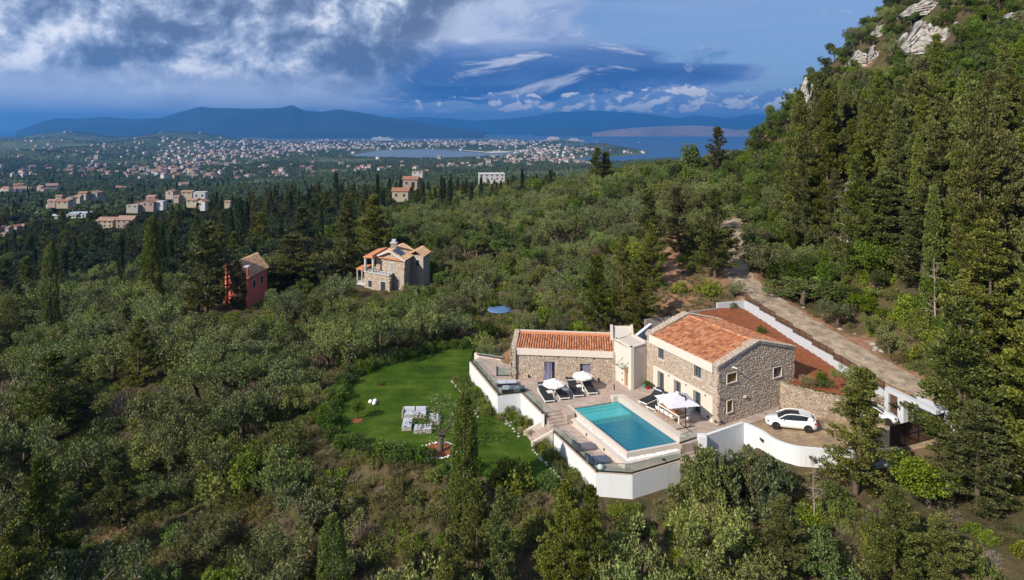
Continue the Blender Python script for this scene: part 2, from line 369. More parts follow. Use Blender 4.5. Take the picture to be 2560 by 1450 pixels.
M['twig'] = leaf_mat('dry_twig', (0.15, 0.115, 0.085), (0.30, 0.24, 0.19), 0.1, 0.02, 0.25)
M['hedge'] = leaf_mat('hedge_leaf', (0.045, 0.095, 0.012), (0.120, 0.190, 0.030), 0.3)

def terrain_mat():
    m = bpy.data.materials.new('wild_ground'); m.use_nodes = True; g = N(m.node_tree); b = g.n['Principled BSDF']
    pos = g.new('ShaderNodeNewGeometry').outputs['Position']
    at = g.new('ShaderNodeAttribute', attribute_name='soil').outputs['Fac']
    far = g.new('ShaderNodeAttribute', attribute_name='far').outputs['Fac']
    n1 = g.noise(pos, 0.14, 6, 0.65); n2 = g.noise(pos, 1.3, 5, 0.7); n3 = g.noise(pos, 6.0, 4, 0.7)
    c = g.ramp(g.m('ADD', g.m('MULTIPLY', n1, 0.5), g.m('MULTIPLY', n2, 0.5)), [(0.3, (0.030, 0.034, 0.014)), (0.45, (0.062, 0.058, 0.026)), (0.56, (0.105, 0.078, 0.042)), (0.7, (0.17, 0.115, 0.07))])
    s = g.ramp(g.m('ADD', g.m('MULTIPLY', n2, 0.5), g.m('MULTIPLY', n3, 0.5)), [(0.3, (0.17, 0.075, 0.04)), (0.5, (0.30, 0.16, 0.095)), (0.62, (0.42, 0.30, 0.21)), (0.75, (0.50, 0.44, 0.36))])
    c = g.mix(at, c, s)
    f1 = g.noise(pos, 0.004, 8, 0.65); f2 = g.noise(pos, 0.03, 5, 0.7)
    fc = g.ramp(g.m('ADD', g.m('MULTIPLY', f1, 0.6), g.m('MULTIPLY', f2, 0.4)), [(0.36, (0.045, 0.065, 0.030)), (0.5, (0.085, 0.105, 0.045)), (0.6, (0.13, 0.145, 0.065)), (0.72, (0.24, 0.21, 0.13))])
    c = g.mix(far, c, fc)
    g.put(b.inputs['Base Color'], c); b.inputs['Roughness'].default_value = 0.95; b.inputs['Specular IOR Level'].default_value = 0.1
    bn = g.new('ShaderNodeBump', inp={'Height': g.m('ADD', n2, g.m('MULTIPLY', n3, 0.5)), 'Distance': 0.25, 'Strength': 0.7})
    g.l.new(bn.outputs[0], b.inputs['Normal']); return m
M['terrain'] = terrain_mat()

def paving_mat(name, col, ang, bw=1.2, rh=0.3):
    m = bpy.data.materials.new(name); m.use_nodes = True; g = N(m.node_tree); b = g.n['Principled BSDF']
    pos = g.new('ShaderNodeNewGeometry').outputs['Position']
    mp = g.new('ShaderNodeMapping', inp={'Vector': pos}); mp.inputs['Rotation'].default_value = (0, 0, ang)
    br = g.new('ShaderNodeTexBrick', inp={'Vector': mp.outputs[0], 'Scale': 1.0, 'Mortar Size': 0.008, 'Brick Width': bw, 'Row Height': rh,
               'Color1': tuple(c * 0.80 for c in col), 'Color2': tuple(min(1, c * 1.1) for c in col), 'Mortar': tuple(c * 0.55 for c in col), 'Mortar Smooth': 0.3})
    c = g.mix(1.0, br.outputs[0], g.mix(g.noise(pos, 0.9, 6, 0.7), (0.80, 0.80, 0.80), (1.2, 1.18, 1.16)), 'MULTIPLY')
    g.put(b.inputs['Base Color'], c); b.inputs['Roughness'].default_value = 0.75; b.inputs['Specular IOR Level'].default_value = 0.25
    return m
M['pave'] = paving_mat('terrace_tile', (0.43, 0.345, 0.30), 0.35)
M['drive'] = mat('stamped_driveway', (0.31, 0.225, 0.145), 0.85, 0.42, 0.6, 0.3, 8)
M['dirt'] = mat('gravel_road', (0.31, 0.245, 0.18), 0.95, 0.5, 0.9, 1.0, 4)
def render_wall(name, col):
    m = bpy.data.materials.new(name); m.use_nodes = True; g = N(m.node_tree); b = g.n['Principled BSDF']
    pos = g.new('ShaderNodeNewGeometry').outputs['Position']
    mp = g.new('ShaderNodeMapping', inp={'Vector': pos}); mp.inputs['Scale'].default_value = (2.2, 2.2, 0.22)
    st = g.mr(g.noise(mp.outputs[0], 2.0, 6, 0.7), 0.50, 0.72, 0.0, 0.30); bl = g.noise(pos, 0.7, 6, 0.65)
    c = g.mix(st, g.mix(bl, tuple(x * .93 for x in col), tuple(min(1, x * 1.05) for x in col)), tuple(x * .62 for x in (col[0], col[1] * .97, col[2] * .9)))
    g.put(b.inputs['Base Color'], c); b.inputs['Roughness'].default_value = 0.85; b.inputs['Specular IOR Level'].default_value = 0.2
    bn = g.new('ShaderNodeBump', inp={'Height': g.noise(pos, 18, 4, 0.6), 'Distance': 0.02, 'Strength': 0.35}); g.l.new(bn.outputs[0], b.inputs['Normal']); return m
M['white'] = render_wall('white_plaster', (0.66, 0.68, 0.71)); M['stucco'] = render_wall('cream_plaster', (0.64, 0.57, 0.50)); M['greywall'] = render_wall('grey_white_plaster', (0.50, 0.53, 0.58))
def lawn_mat():
    m = bpy.data.materials.new('lawn_grass'); m.use_nodes = True; g = N(m.node_tree); b = g.n['Principled BSDF']
    pos = g.new('ShaderNodeNewGeometry').outputs['Position']
    st = g.new('ShaderNodeMapping', inp={'Vector': pos}); st.inputs['Rotation'].default_value = (0, 0, 0.25); st.inputs['Scale'].default_value = (0.12, 1.1, 1)
    n = g.m('ADD', g.m('MULTIPLY', g.noise(st.outputs[0], 1.0, 3, 0.5), 0.22), g.m('ADD', g.m('MULTIPLY', g.noise(pos, 0.35, 6, 0.65), 0.53), g.m('MULTIPLY', g.noise(pos, 12, 3, 0.7), 0.25)))
    c = g.ramp(n, [(0.38, (0.020, 0.048, 0.003)), (0.5, (0.044, 0.088, 0.006)), (0.62, (0.088, 0.132, 0.016))])
    g.put(b.inputs['Base Color'], c); b.inputs['Roughness'].default_value = 0.9; b.inputs['Specular IOR Level'].default_value = 0.1
    bn = g.new('ShaderNodeBump', inp={'Height': g.noise(pos, 25, 3, 0.8), 'Distance': 0.08, 'Strength': 0.8})
    g.l.new(bn.outputs[0], b.inputs['Normal']); return m
M['lawn'] = lawn_mat()
def sea_mat():
    m = bpy.data.materials.new('sea'); m.use_nodes = True; g = N(m.node_tree); b = g.n['Principled BSDF']
    pos = g.new('ShaderNodeNewGeometry').outputs['Position']
    g.put(b.inputs['Base Color'], g.mix(g.noise(pos, 0.0006, 4, 0.6), (0.008, 0.045, 0.125), (0.012, 0.070, 0.165)))
    b.inputs['Roughness'].default_value = 0.35; b.inputs['Specular IOR Level'].default_value = 0.35
    bn = g.new('ShaderNodeBump', inp={'Height': g.noise(pos, 0.02, 5, 0.6), 'Distance': 3.0, 'Strength': 0.5})
    g.l.new(bn.outputs[0], b.inputs['Normal']); return m
M['sea'] = sea_mat()
M['lagoon'] = mat('shallow_lagoon', (0.10, 0.15, 0.20), 0.4, 0.1, 0.001)
M['mountain'] = mat('far_mountain', (0.018, 0.035, 0.045), 0.95, 0.4, 0.0006)
M['mountain2'] = mat('bare_far_hills', (0.24, 0.17, 0.13), 0.95, 0.4, 0.0008)
M['farwall'] = mat('far_house_wall', (0.36, 0.32, 0.275), 0.9, 0.1, 0.5)  # far house walls and roofs dulled: cloud shade put into their colour
M['farwall2'] = mat('far_house_white', (0.50, 0.50, 0.50), 0.9, 0.05, 0.5)
M['farroof'] = mat('far_house_roof', (0.30, 0.19, 0.145), 0.9, 0.25, 0.5)
M['farroof2'] = mat('far_house_orange_roof', (0.29, 0.14, 0.09), 0.9, 0.2, 0.5)
M['oldroof'] = mat('weathered_tile_roof', (0.36, 0.22, 0.15), 0.9, 0.3, 2.0, 0.3, 8)

# ------------------------------------------------------------------ the lie of the land
SEA = -150.0
def sdist(poly, X, Y):
    """signed distance to a polygon in plan, negative inside"""
    X = np.asarray(X, float); Y = np.asarray(Y, float); d = np.full(X.shape, 1e18); ins = np.zeros(X.shape, bool)
    n = len(poly)
    for i in range(n):
        x0, y0 = poly[i][:2]; x1, y1 = poly[(i + 1) % n][:2]
        ex, ey = x1 - x0, y1 - y0; L = ex * ex + ey * ey + 1e-12
        t = np.clip(((X - x0) * ex + (Y - y0) * ey) / L, 0, 1)
        d = np.minimum(d, (X - x0 - t * ex) ** 2 + (Y - y0 - t * ey) ** 2)
        c = (y0 > Y) != (y1 > Y)
        with np.errstate(divide='ignore', invalid='ignore'):
            xi = x0 + (Y - y0) / (ey if ey else 1e-12) * ex
        ins ^= c & (X < xi)
    return np.where(ins, -np.sqrt(d), np.sqrt(d))
def pdist(line, X, Y):
    """distance to a polyline and the height along it"""
    X = np.asarray(X, float); Y = np.asarray(Y, float); d = np.full(X.shape, 1e18); z = np.zeros(X.shape)
    for a, b in zip(line, line[1:]):
        ex, ey = b[0] - a[0], b[1] - a[1]
        t = np.clip(((X - a[0]) * ex + (Y - a[1]) * ey) / (ex * ex + ey * ey), 0, 1)
        q = (X - a[0] - t * ex) ** 2 + (Y - a[1] - t * ey) ** 2
        z = np.where(q < d, a[2] + t * (b[2] - a[2]), z); d = np.minimum(d, q)
    return np.sqrt(d), z
def sstep(x, a, b):
    t = np.clip((x - a) / (b - a), 0, 1); return t * t * (3 - 2 * t)
def vnoise(X, Y, s, seed=0):
    """smooth value noise in [-1, 1]"""
    X = np.asarray(X, float) / s + 137.3 * seed + 5000; Y = np.asarray(Y, float) / s + 71.7 * seed + 5000
    xi = np.floor(X).astype(np.int64); yi = np.floor(Y).astype(np.int64); fx = X - xi; fy = Y - yi
    fx = fx * fx * (3 - 2 * fx); fy = fy * fy * (3 - 2 * fy)
    def h(a, b):
        k = (a * 374761393 + b * 668265263 + seed * 2147483) & 0xffffffff
        k = ((k ^ (k >> 13)) * 1274126177) & 0xffffffff
        return ((k ^ (k >> 16)) & 0xffff) / 32767.5 - 1
    return (h(xi, yi) * (1 - fx) + h(xi + 1, yi) * fx) * (1 - fy) + (h(xi, yi + 1) * (1 - fx) + h(xi + 1, yi + 1) * fx) * fy
def fbm(X, Y, s, o=4, seed=0):
    a = 0; w = 1; t = 0
    for i in range(o): a = a + w * vnoise(X, Y, s / 2 ** i, seed + i); t += w; w *= 0.5
    return a / t

CP = []   # (photo column, distance, height)
for px, zs in ((-700, (-12, -12, -14, -17, -24, -34, -42, -44, -55, -62, -80)),
               (0,    (-10, -9, -9, -10, -17, -27, -34, -38, -42, -46, -70)),
               (400,  (-9, -7, -6, -7, -12, -20, -26, -33, -38, -44, -70)),
               (700,  (-8, -5.5, -4.5, -5.5, -7, -11, -15, -20, -26, -38, -70)),
               (1000, (-7, -4, -3, -4.5, -6, -7.5, -11, -16, -22, -34, -70)),
               (1280, (-6, -3.2, -0.5, -3.2, -4, -2.5, -4, -11, -19, -34, -70)),
               (1500, (-5, -2.6, 0.8, 0.5, 1.5, 4, 2, -10, -20, -34, -70)),
               (1700, (-4, -1.5, 2.0, 3.0, 6, 10, 5, -8, -22, -40, -70)),
               (1850, (-3, -0.9, 2.5, 4.5, 9, 12, 4, -10, -24, -40, -70)),
               (2200, (-2, -0.5, 3, 6, 11, 13, 4, -10, -25, -40, -70)),
               (2560, (-0.5, 0.5, 4, 8, 12, 13, 4, -10, -25, -40, -70)),
               (3300, (0, 1, 5, 9, 12, 13, 4, -10, -25, -40, -70))):
    for Yd, z in zip((48, 58, 85, 115, 150, 205, 280, 360, 440, 560, 900), zs): CP.append((px, Yd, z))
    CP.append((px, 34, zs[0] - 2.5)); CP.append((px, 22, zs[0] - 4))
CP = np.array(CP, float)
_u = (CP[:, 0] - 1280) / F; _l = np.log(CP[:, 1] / 60) * 0.7; _e = (H - CP[:, 2]) / CP[:, 1]
def _phi(r2): return 0.5 * r2 * np.log(r2 + 1e-12)
_K = _phi((_u[:, None] - _u) ** 2 + (_l[:, None] - _l) ** 2) + np.eye(len(_u)) * 2e-4
_P = np.c_[np.ones(len(_u)), _u, _l]
_w = np.linalg.solve(np.block([[_K, _P], [_P.T, np.zeros((3, 3))]]), np.r_[_e, 0, 0, 0])
def tps(X, Y):
    u = X / Y; l = np.log(Y / 60) * 0.7; out = _w[-3] + _w[-2] * u + _w[-1] * l
    for i in range(len(_u)): out = out + _w[i] * _phi((u - _u[i]) ** 2 + (l - _l[i]) ** 2)
    return H - out * Y

def WS(px, py): return W(px, py, SEA)[:2]
COAST = [WS(*p) for p in ((-1500, 338), (0, 339), (300, 341), (430, 343), (470, 346), (620, 347.5), (700, 349), (900, 351.5), (1000, 353), (1060, 352),
    (1110, 349.5), (1200, 350.5), (1290, 352), (1330, 353), (1370, 353), (1440, 355), (1462, 358), (1440, 361), (1385, 363.5), (1400, 366), (1480, 367),
    (1560, 371), (1610, 376), (1622, 382), (1590, 388), (1540, 391), (1490, 391.5), (1445, 397), (1440, 404), (1470, 409), (1520, 407), (1560, 404),
    (1640, 399), (1750, 397), (3900, 396), (3900, 3000), (-1500, 3000))]
LAGOON = [WS(*p) for p in ((868, 390), (905, 384), (945, 377), (1010, 374.5), (1080, 373.5), (1150, 378), (1215, 383.5), (1270, 379), (1300, 382), (1270, 388), (1180, 393), (1090, 398), (960, 399), (880, 396))]
HILLS = [(165, 8200, 145, 600, 500), (450, 8000, 135, 700, 500), (-150, 8200, 140, 700, 500), (110, 5400, 92, 380, 420), (390, 5400, 95, 450, 420), (-150, 5200, 95, 400, 400),
         (600, 6300, 55, 450, 500), (250, 4200, 55, 500, 500), (1050, 1500, 12, 300, 300), (1350, 2300, 14, 350, 300), (1330, 2900, 10, 400, 300),
         (1540, 6300, 62, 330, 400), (1400, 8600, 34, 180, 160), (1180, 12500, 45, 560, 150), (30, 3200, 40, 350, 400), (700, 3600, 20, 600, 400)]
def plain(X, Y):
    z = np.interp(Y, [400, 700, 1000, 1500, 2100, 3000, 4500, 6000, 9000, 14000], [-55, -66, -78, -98, -116, -134, -145, -144, -143, -143])
    amp = np.interp(X / Y, [-0.9, -0.4, -0.1, 0.2, 0.6], [26, 20, 7, 4, 5]) * sstep(Y, 600, 1600)
    z = z + amp * np.maximum(fbm(X, Y, 900, 4, 3), -0.35) + amp * 0.2 * fbm(X, Y, 160, 2, 9)
    for px, Yd, h, wx, wy in HILLS:
        cx = (px - 1280) / F * Yd; z = z + h * np.exp(-((X - cx) / wx) ** 2 - ((Y - Yd) / wy) ** 2)
    return z
def clip_sea(X, Y, z):
    m = Y > 2000
    if m.any():
        d = np.minimum(-sdist(COAST, X[m], Y[m]), sdist(LAGOON, X[m], Y[m]))
        k = sstep(d, -10, 260); z = z.copy()
        z[m] = np.where(d < 0, SEA - 4, SEA + 1.5 + (np.maximum(z[m], SEA + 6) - SEA - 1.5) * (0.06 + 0.94 * k))
    return z

# the plots round the house, measured at their own heights
LAWN_Z, L0, L1, L2, DRIVE_Z = -2.3, 0.0, -0.5, -1.4, -0.1
A0 = np.array([18.82, 58.39]); UU = np.array([-4.08, 8.66]); VV = np.array([7.04, 3.98])   # near corner of the big house, facade direction, gable direction
def HP(s, t): p = A0 + s * UU + t * VV; return (p[0], p[1])
UPPER = [W(1174.3, 905.6, -.4), W(1245, 990.8, -.4), W(1302.6, 984.5, -.4), W(1354.6, 1036.5, -.4), W(1361, 1036.5, -.4)]
LOWER = [W(1379, 1082, L2), W(1490, 1186, L2), W(1581, 1192, L2), W(1700, 1157, L2), W(1750, 1137, L2)]
WALLTOP = 0.35
DRV = [W(x, y, WALLTOP) for x, y in ((1763, 1091), (1860, 1057), (1900, 1076), (1934, 1098.6), (1986, 1116), (2038, 1122), (2072, 1124), (2128, 1127), (2183, 1126), (2250, 1121))]
LAWN = [W(x, y, LAWN_Z) for x, y in ((1185, 868), (1120, 872), (1060, 884), (1000, 900), (940, 918), (895, 935), (868, 962), (838, 1005), (818, 1050), (835, 1085), (880, 1112), (960, 1128), (1060, 1148), (1200, 1178), (1330, 1210), (1400, 1200), (1390, 1150), (1345, 1085), (1240, 1010), (1170, 925))]
PLAT = [p[:2] for p in UPPER[:4]] + [W(1350, 1095, L2)[:2]] + [p[:2] for p in LOWER] + [W(1763, 1100, 0)[:2], HP(-.25, .3), HP(0, 1.35), HP(1.15, 1.35), (12.5, 75.5), (-0.5, 75.5), (-3.5, 78.5)]
GWALL = [W(1945, 1016, -.1), W(1985, 1032, -.1), W(2038, 1042, -.1), W(2079, 1049, -.1), W(2141, 1052, -.1), W(2212, 1036, -.1)]
def _curve(P, inset):
    out = [P[0]]
    for i in range(0, len(P) - 1):
        a, b_, c, d = (np.array(P[max(i - 1, 0)][:2]), np.array(P[i][:2]), np.array(P[i + 1][:2]), np.array(P[min(i + 2, len(P) - 1)][:2]))
        for t in (.25, .5, .75, 1): out.append(tuple(0.5 * (2 * b_ + (c - a) * t + (2 * a - 5 * b_ + 4 * c - d) * t * t + (3 * b_ - a - 3 * c + d) * t ** 3)))
    q = []
    for i, p in enumerate(out):
        a, c = out[max(i - 1, 0)], out[min(i + 1, len(out) - 1)]; dx, dy = c[0] - a[0], c[1] - a[1]; l = math.hypot(dx, dy); q.append((p[0] - dy / l * inset, p[1] + dx / l * inset))
    return q
DRVP = _curve([p[:2] for p in DRV[1:]], .15) + [(33.5, 54.0), (38.8, 56.2), (38.2, 60.0), (36.2, 61.3)] + [(p[0], p[1] + .15) for p in GWALL[::-1]] + [HP(0.0, .98), HP(0.0, .3), W(1859, 1062, 0)[:2]]
WALL_A, WALL_B = (31.4, 86.5), (35.3, 60.9)
GARDEN = [GWALL[0][:2], HP(0.0, 1.31), HP(1.1, 1.33), (19.5, 76), (25.5, 85), (30.5, 86.5), (31.4, 86.2), (35.3, 60.9)] + [p[:2] for p in GWALL[:0:-1]]
ROAD = [(50, 42, 0.2), (43.5, 52, 0.8), (39.6, 60, 1.9), (37.6, 68, 2.5), (36.2, 76, 3.0), (34.8, 85, 3.9), (33.5, 92, 4.8), (34.5, 100, 5.4), (39, 112, 6.8), (43, 124, 8.3), (44.5, 131, 9.3)]
TRACK = [(24, 92, 4.2), (26.5, 108, 6.0), (31, 124, 8.0)]
def garden_z(p): return 3.0 - 0.045 * (86 - p[1]) - 0.08 * (p[0] - 30)
def blend(z, d, zv, m): k = 1 - sstep(d, 0, m); return z * (1 - k) + zv * k
def zt(X, Y):
    X = np.atleast_1d(np.asarray(X, float)); Y = np.atleast_1d(np.asarray(Y, float)); sh = X.shape; X = X.ravel(); Y = Y.ravel()
    Yc = np.clip(Y, 15, 1400); near = tps(np.clip(X / Y, -1.25, 1.25) * Yc, Yc)
    near = near + 0.7 * fbm(X, Y, 18, 3, 1) * sstep(Y, 80, 140) + 0.25 * fbm(X, Y, 5, 2, 4) + 3.0 * fbm(X, Y, 60, 2, 6) * sstep(Y, 120, 260)
    far = plain(X, Y); k = sstep(Y, 480, 900)
    z = near * (1 - k) + far * k
    # the mountainside on the right
    xb = np.interp(Y, [20, 60, 90, 130, 180, 300], [46, 42.5, 40.5, 43.5, 49, 56])
    rise = X - xb
    mt = 3.0 + np.interp(Y, [70, 180], [0.88, 1.05]) * rise + 2.4 * fbm(X, Y, 22, 3, 21) * np.clip(rise / 10, 0, 1) + 5 * fbm(X, Y, 60, 2, 25) * np.clip(rise / 20, 0, 1)
    mt = mt - 1.5 * np.maximum(Y - 178 - 6 * fbm(X, Y, 40, 2, 31), 0)
    mt = np.where(Y < 45, mt - (45 - Y) * 0.1, mt)
    w = 3.0; hi = np.maximum(z, mt); z = np.where(rise > -8, hi + np.maximum(w - np.abs(z - mt), 0) ** 2 / (4 * w), z)
    m = (Y < 125) & (Y > 30)
    if m.any():
        x, y, q = X[m], Y[m], z[m]
        q = blend(q, sdist(LAWN, x, y), LAWN_Z - .25, 8.0)
        q = blend(q, sdist(PLAT, x, y), -3.2, 1.6)
        q = blend(q, sdist([(0, 76.5), (13, 75.2), (19, 74.5), (20, 84), (5, 84)], x, y), 0.6, 4.0)
        q = blend(q, sdist(GARDEN, x, y), 0.4, 1.2)
        q = blend(q, sdist(DRVP, x, y), -1.2, 1.3)
        z = z.copy(); z[m] = q
    m = (Y < 210) & (X > 15)
    if m.any():
        z = z.copy()
        for line, hw in ((ROAD, 2.7), (TRACK, 1.6)):
            d, rz = pdist(line, X[m], Y[m]); g_ = np.minimum(sdist(GARDEN, X[m], Y[m]), sdist(DRVP, X[m], Y[m])) if line is ROAD else 1e9
            kk = (1 - sstep(d, hw, hw + (7 if line is TRACK else 4.5))) * (np.asarray(g_) > 0.3); z[m] = z[m] * (1 - kk) + (rz - 0.05) * kk
    z = clip_sea(X, Y, z)
    return z.reshape(sh)
def z1(x, y): return float(zt(x, y)[0])

def build_terrain():
    nu, nr = 400, 520
    us = np.linspace(-1.15, 1.2, nu); ys = np.exp(np.linspace(np.log(24), np.log(24000), nr))
    U, Y = np.meshgrid(us, ys); X = U * Y; Z = zt(X, Y)
    V = np.c_[X.ravel(), Y.ravel(), Z.ravel()]
    i = np.arange(nr - 1)[:, None] * nu + np.arange(nu - 1)[None]; i = i.ravel()
    me = np_mesh('ground', V, np.c_[i, i + 1, i + nu + 1, i + nu], M['terrain'], smooth=True)
    soil = np.zeros(len(V)); x, y = V[:, 0], V[:, 1]; m = (y < 240)
    s = np.zeros(m.sum())
    for line, hw in ((ROAD, 2.5), (TRACK, 1.7)):
        d, _ = pdist(line, x[m], y[m]); s = np.maximum(s, 1 - sstep(d + 1.5 * vnoise(x[m], y[m], 2.5, 5) + 1.2 * sstep(y[m], 90, 110), hw, hw + 2.0))
    d, _ = pdist([(12, 78, 0), (24, 88, 0), (29, 96, 0)], x[m], y[m]); s = np.maximum(s, 0.8 * (1 - sstep(d, 1, 4)))
    d, _ = pdist([(-4, 79, 0), (12, 77, 0)], x[m], y[m]); s = np.maximum(s, 0.8 * (1 - sstep(d, 2, 4)))
    s = np.maximum(s, 0.75 * sstep(fbm(x[m], y[m], 12, 3, 40), 0.32, 0.55)); soil[m] = s
    soil = np.where((y > 2000) & (y < 9000) & (vnoise(x, y, 300, 50) > 0.75), 0.4, soil)
    for nm, arr in (('soil', soil), ('far', sstep(y, 500, 1200))):
        a = me.attributes.new(nm, 'FLOAT', 'POINT'); a.data.foreach_set('value', arr.astype(np.float32))
    tag(link('ground', me), kind='structure')
    b = MB(); xs = 42000; b.add([(-xs, 1800, SEA), (xs, 1800, SEA), (xs, 40000, SEA), (-xs, 40000, SEA)], [(0, 1, 2, 3)])
    tag(b.build('sea', M['sea']), kind='structure')
    b = MB(); c = np.mean(LAGOON, axis=0); b.add([(c[0] + (p[0] - c[0]) * 1.02, c[1] + (p[1] - c[1]) * 1.03, SEA + 0.6) for p in LAGOON], [tuple(range(len(LAGOON)))[::-1]])
    tag(b.build('lagoon_water', M['lagoon']), kind='structure')
build_terrain()

def ridge(name, prof, Y0, depth, m, base=SEA - 3, seed=0, nx=260, nd=40, rough=0.12):
    px = np.linspace(prof[0][0], prof[-1][0], nx); py = np.interp(px, [p[0] for p in prof], [p[1] for p in prof])
    t = np.linspace(0, 1.6, nd); PX, T = np.meshgrid(px, t)
    Yc = Y0 + depth; crest = H + (HOR - py) * Yc / F
    sh = np.where(T <= 1, np.sin(np.clip(T, 0, 1) * math.pi / 2) ** 1.25, 1 - (T - 1) * 1.1)
    Y = Y0 + T * depth; X = (PX - 1280) / F * (Y0 + np.minimum(T, 1) * depth)
    hgt = (crest[None] - base)
    rv = fbm(X, Y, depth * 0.55, 5, seed) * rough
    Z = base + hgt * np.clip(sh + rv * np.clip(T * 2, 0, 1) * (np.abs(T - 1) > 0.03) * (1 - 0.35 * (T > .8)), 0, 1.0 if rough < 1 else 9)
    V = np.c_[X.ravel(), Y.ravel(), Z.ravel()]; n = nx
    i = (np.arange(nd - 1)[:, None] * n + np.arange(n - 1)[None]).ravel()
    tag(link(name, np_mesh(name, V, np.c_[i, i + 1, i + n + 1, i + n], m, smooth=True)), kind='structure')
ridge('mountain', [(40, 328), (110, 302), (140, 296), (200, 297), (260, 292), (330, 298), (400, 295), (450, 280), (500, 267), (540, 271), (620, 273), (700, 271), (730, 264), (760, 277), (800, 280), (850, 274), (900, 281), (960, 292), (1030, 300), (1100, 314), (1160, 323), (1210, 328)], 13500, 3300, M['mountain'], seed=2)
ridge('hills_beyond_the_strait', [(1480, 330), (1530, 325), (1600, 319), (1680, 315), (1740, 314), (1800, 318), (1840, 325), (1990, 318), (2100, 325)], 17500, 3000, M['mountain2'], seed=12, rough=0.3)
ridge('low_island', [(1335, 330), (1370, 322), (1430, 320), (1500, 325), (1560, 329)], 19000, 1000, M['mountain'], seed=14)
ridge('mountain_far', [(880, 326), (960, 300), (1040, 292), (1120, 296), (1180, 303), (1260, 298), (1330, 290), (1390, 281), (1470, 277), (1560, 282), (1640, 288), (1690, 296), (1740, 288), (1820, 296), (1880, 286), (1960, 290), (2100, 300)], 25000, 5000, M['mountain'], seed=22, rough=0.25)
ridge('wooded_islet', [(1165, 346), (1180, 343.6), (1240, 343), (1290, 343.6), (1315, 346)], 13600, 400, M['broad'], seed=31, nd=14, nx=60)
ridge('small_islet', [(612, 345), (630, 343), (660, 343.2), (672, 345)], 13300, 250, M['broad'], seed=33, nd=10, nx=30)

# haze: even air round camera and scene, the sky outside it
def haze():
    b = MB(); b.box(-43000, 43000, -60, 40500, SEA - 8, 1010)
    m = bpy.data.materials.new('haze_air'); m.use_nodes = True; g = N(m.node_tree); g.n.clear()
    v = g.new('ShaderNodeVolumePrincipled'); v.inputs['Color'].default_value = (0.07, 0.35, 0.92, 1); v.inputs['Density'].default_value = HAZE
    v.inputs['Anisotropy'].default_value = 0.2
    o = g.new('ShaderNodeOutputMaterial'); g.l.new(v.outputs[0], o.inputs['Volume'])
    o_ = b.build('haze', m); tag(o_, kind='stuff'); o_.display_type = 'WIRE'
HAZE = 6.0e-5
haze()

# ------------------------------------------------------------------ ground surfaces of the plot
def mesh_struct(b, name, m, kind='structure'): return tag(b.build(name, m), kind=kind)
b = MB(); b.prism([p[:2] for p in LAWN], LAWN_Z - .5, LAWN_Z); mesh_struct(b, 'lawn', M['lawn'])

L1P = [p[:2] for p in UPPER] + [W(1361, 1031, L1)[:2], W(1405, 1024, L1)[:2], W(1417, 1039, L1)[:2], W(1437, 1035, L1)[:2], W(1435, 1020.5, L1)[:2], W(1545, 1001.5, L1)[:2], W(1537, 990, L1)[:2], W(1533, 957, L1)[:2], (11.3, 70.5), (11.2, 75.4), (-0.5, 75.4), (-3.5, 78.4)]
P1, P2, P3, P4 = (np.array(W(x, y, L1)[:2]) for x, y in ((1435, 1020.5), (1545, 1003), (1691.8, 1100.7), (1570, 1132.5)))
du = (P2 - P1); dv = (P4 - P1 + P3 - P2) / 2
ul, vl = np.linalg.norm(du), np.linalg.norm(dv); eu, ev = du / ul, dv / vl
def PP(a, c): p = P1 + eu * a + ev * c; return (p[0], p[1])      # pool frame in metres: a across, c along
# lower deck, upper terrace and house level are stepped slabs
LOWP = [W(1361, 1059, L2)[:2]] + [p[:2] for p in LOWER] + [W(1748, 1112, L2)[:2], PP(ul + .9, vl + .3), PP(ul, 0), PP(-.5, -.8), W(1437, 1040, L2)[:2]]
b = MB(); b.prism(LOWP, L2 - .6, L2); mesh_struct(b, 'lower_deck_paving', M['pave'])
b = MB(); b.prism(L1P, L2 - .6, L1); mesh_struct(b, 'terrace_paving', M['pave'])
L0P = [PP(ul + .02, -.35), PP(ul + .02, vl + .3), W(1706, 1112, L0)[:2], W(1748, 1102, L0)[:2], (16.8, 56.0), (20.95, 58.4), HP(-.12, .8), HP(0, 1.05), HP(1.1, .2), (14.6, 68.6), (13.2, 73), (11.2, 72.5), (11.06, 70.2), W(1537, 950, 0)[:2], W(1537, 977, 0)[:2], W(1545, 984, 0)[:2], W(1548, 989, 0)[:2]]
b = MB(); b.prism(L0P, L2 - .6, L0); mesh_struct(b, 'house_level_paving', M['pave'])
b = MB(); b.prism(DRVP, -2.2, DRIVE_Z - 0.012); mesh_struct(b, 'driveway', M['drive'])
b = MB()
# garden soil as a gently rolling sheet
gx, gy = np.meshgrid(np.linspace(16.5, 36.5, 120), np.linspace(57, 88, 180)); k = sdist(GARDEN, gx, gy)
gz = 3.0 - 0.045 * (86 - gy) - 0.08 * (gx - 30) + 0.10 * fbm(gx, gy, 2.2, 3, 61); gdd, _ = pdist([(*p[:2], 0) for p in GWALL], gx, gy); gz = np.where((k > -.02) | (gdd < .32), np.minimum(gz, .6), gz)
ii = (np.arange(179)[:, None] * 120 + np.arange(119)[None]).ravel()
kk = (k.ravel()[ii] < 0.12)
tag(link('garden_soil', np_mesh('garden_soil', np.c_[gx.ravel(), gy.ravel(), gz.ravel()], np.c_[ii, ii + 1, ii + 121, ii + 120][kk], M['soil'], smooth=True)), kind='structure')
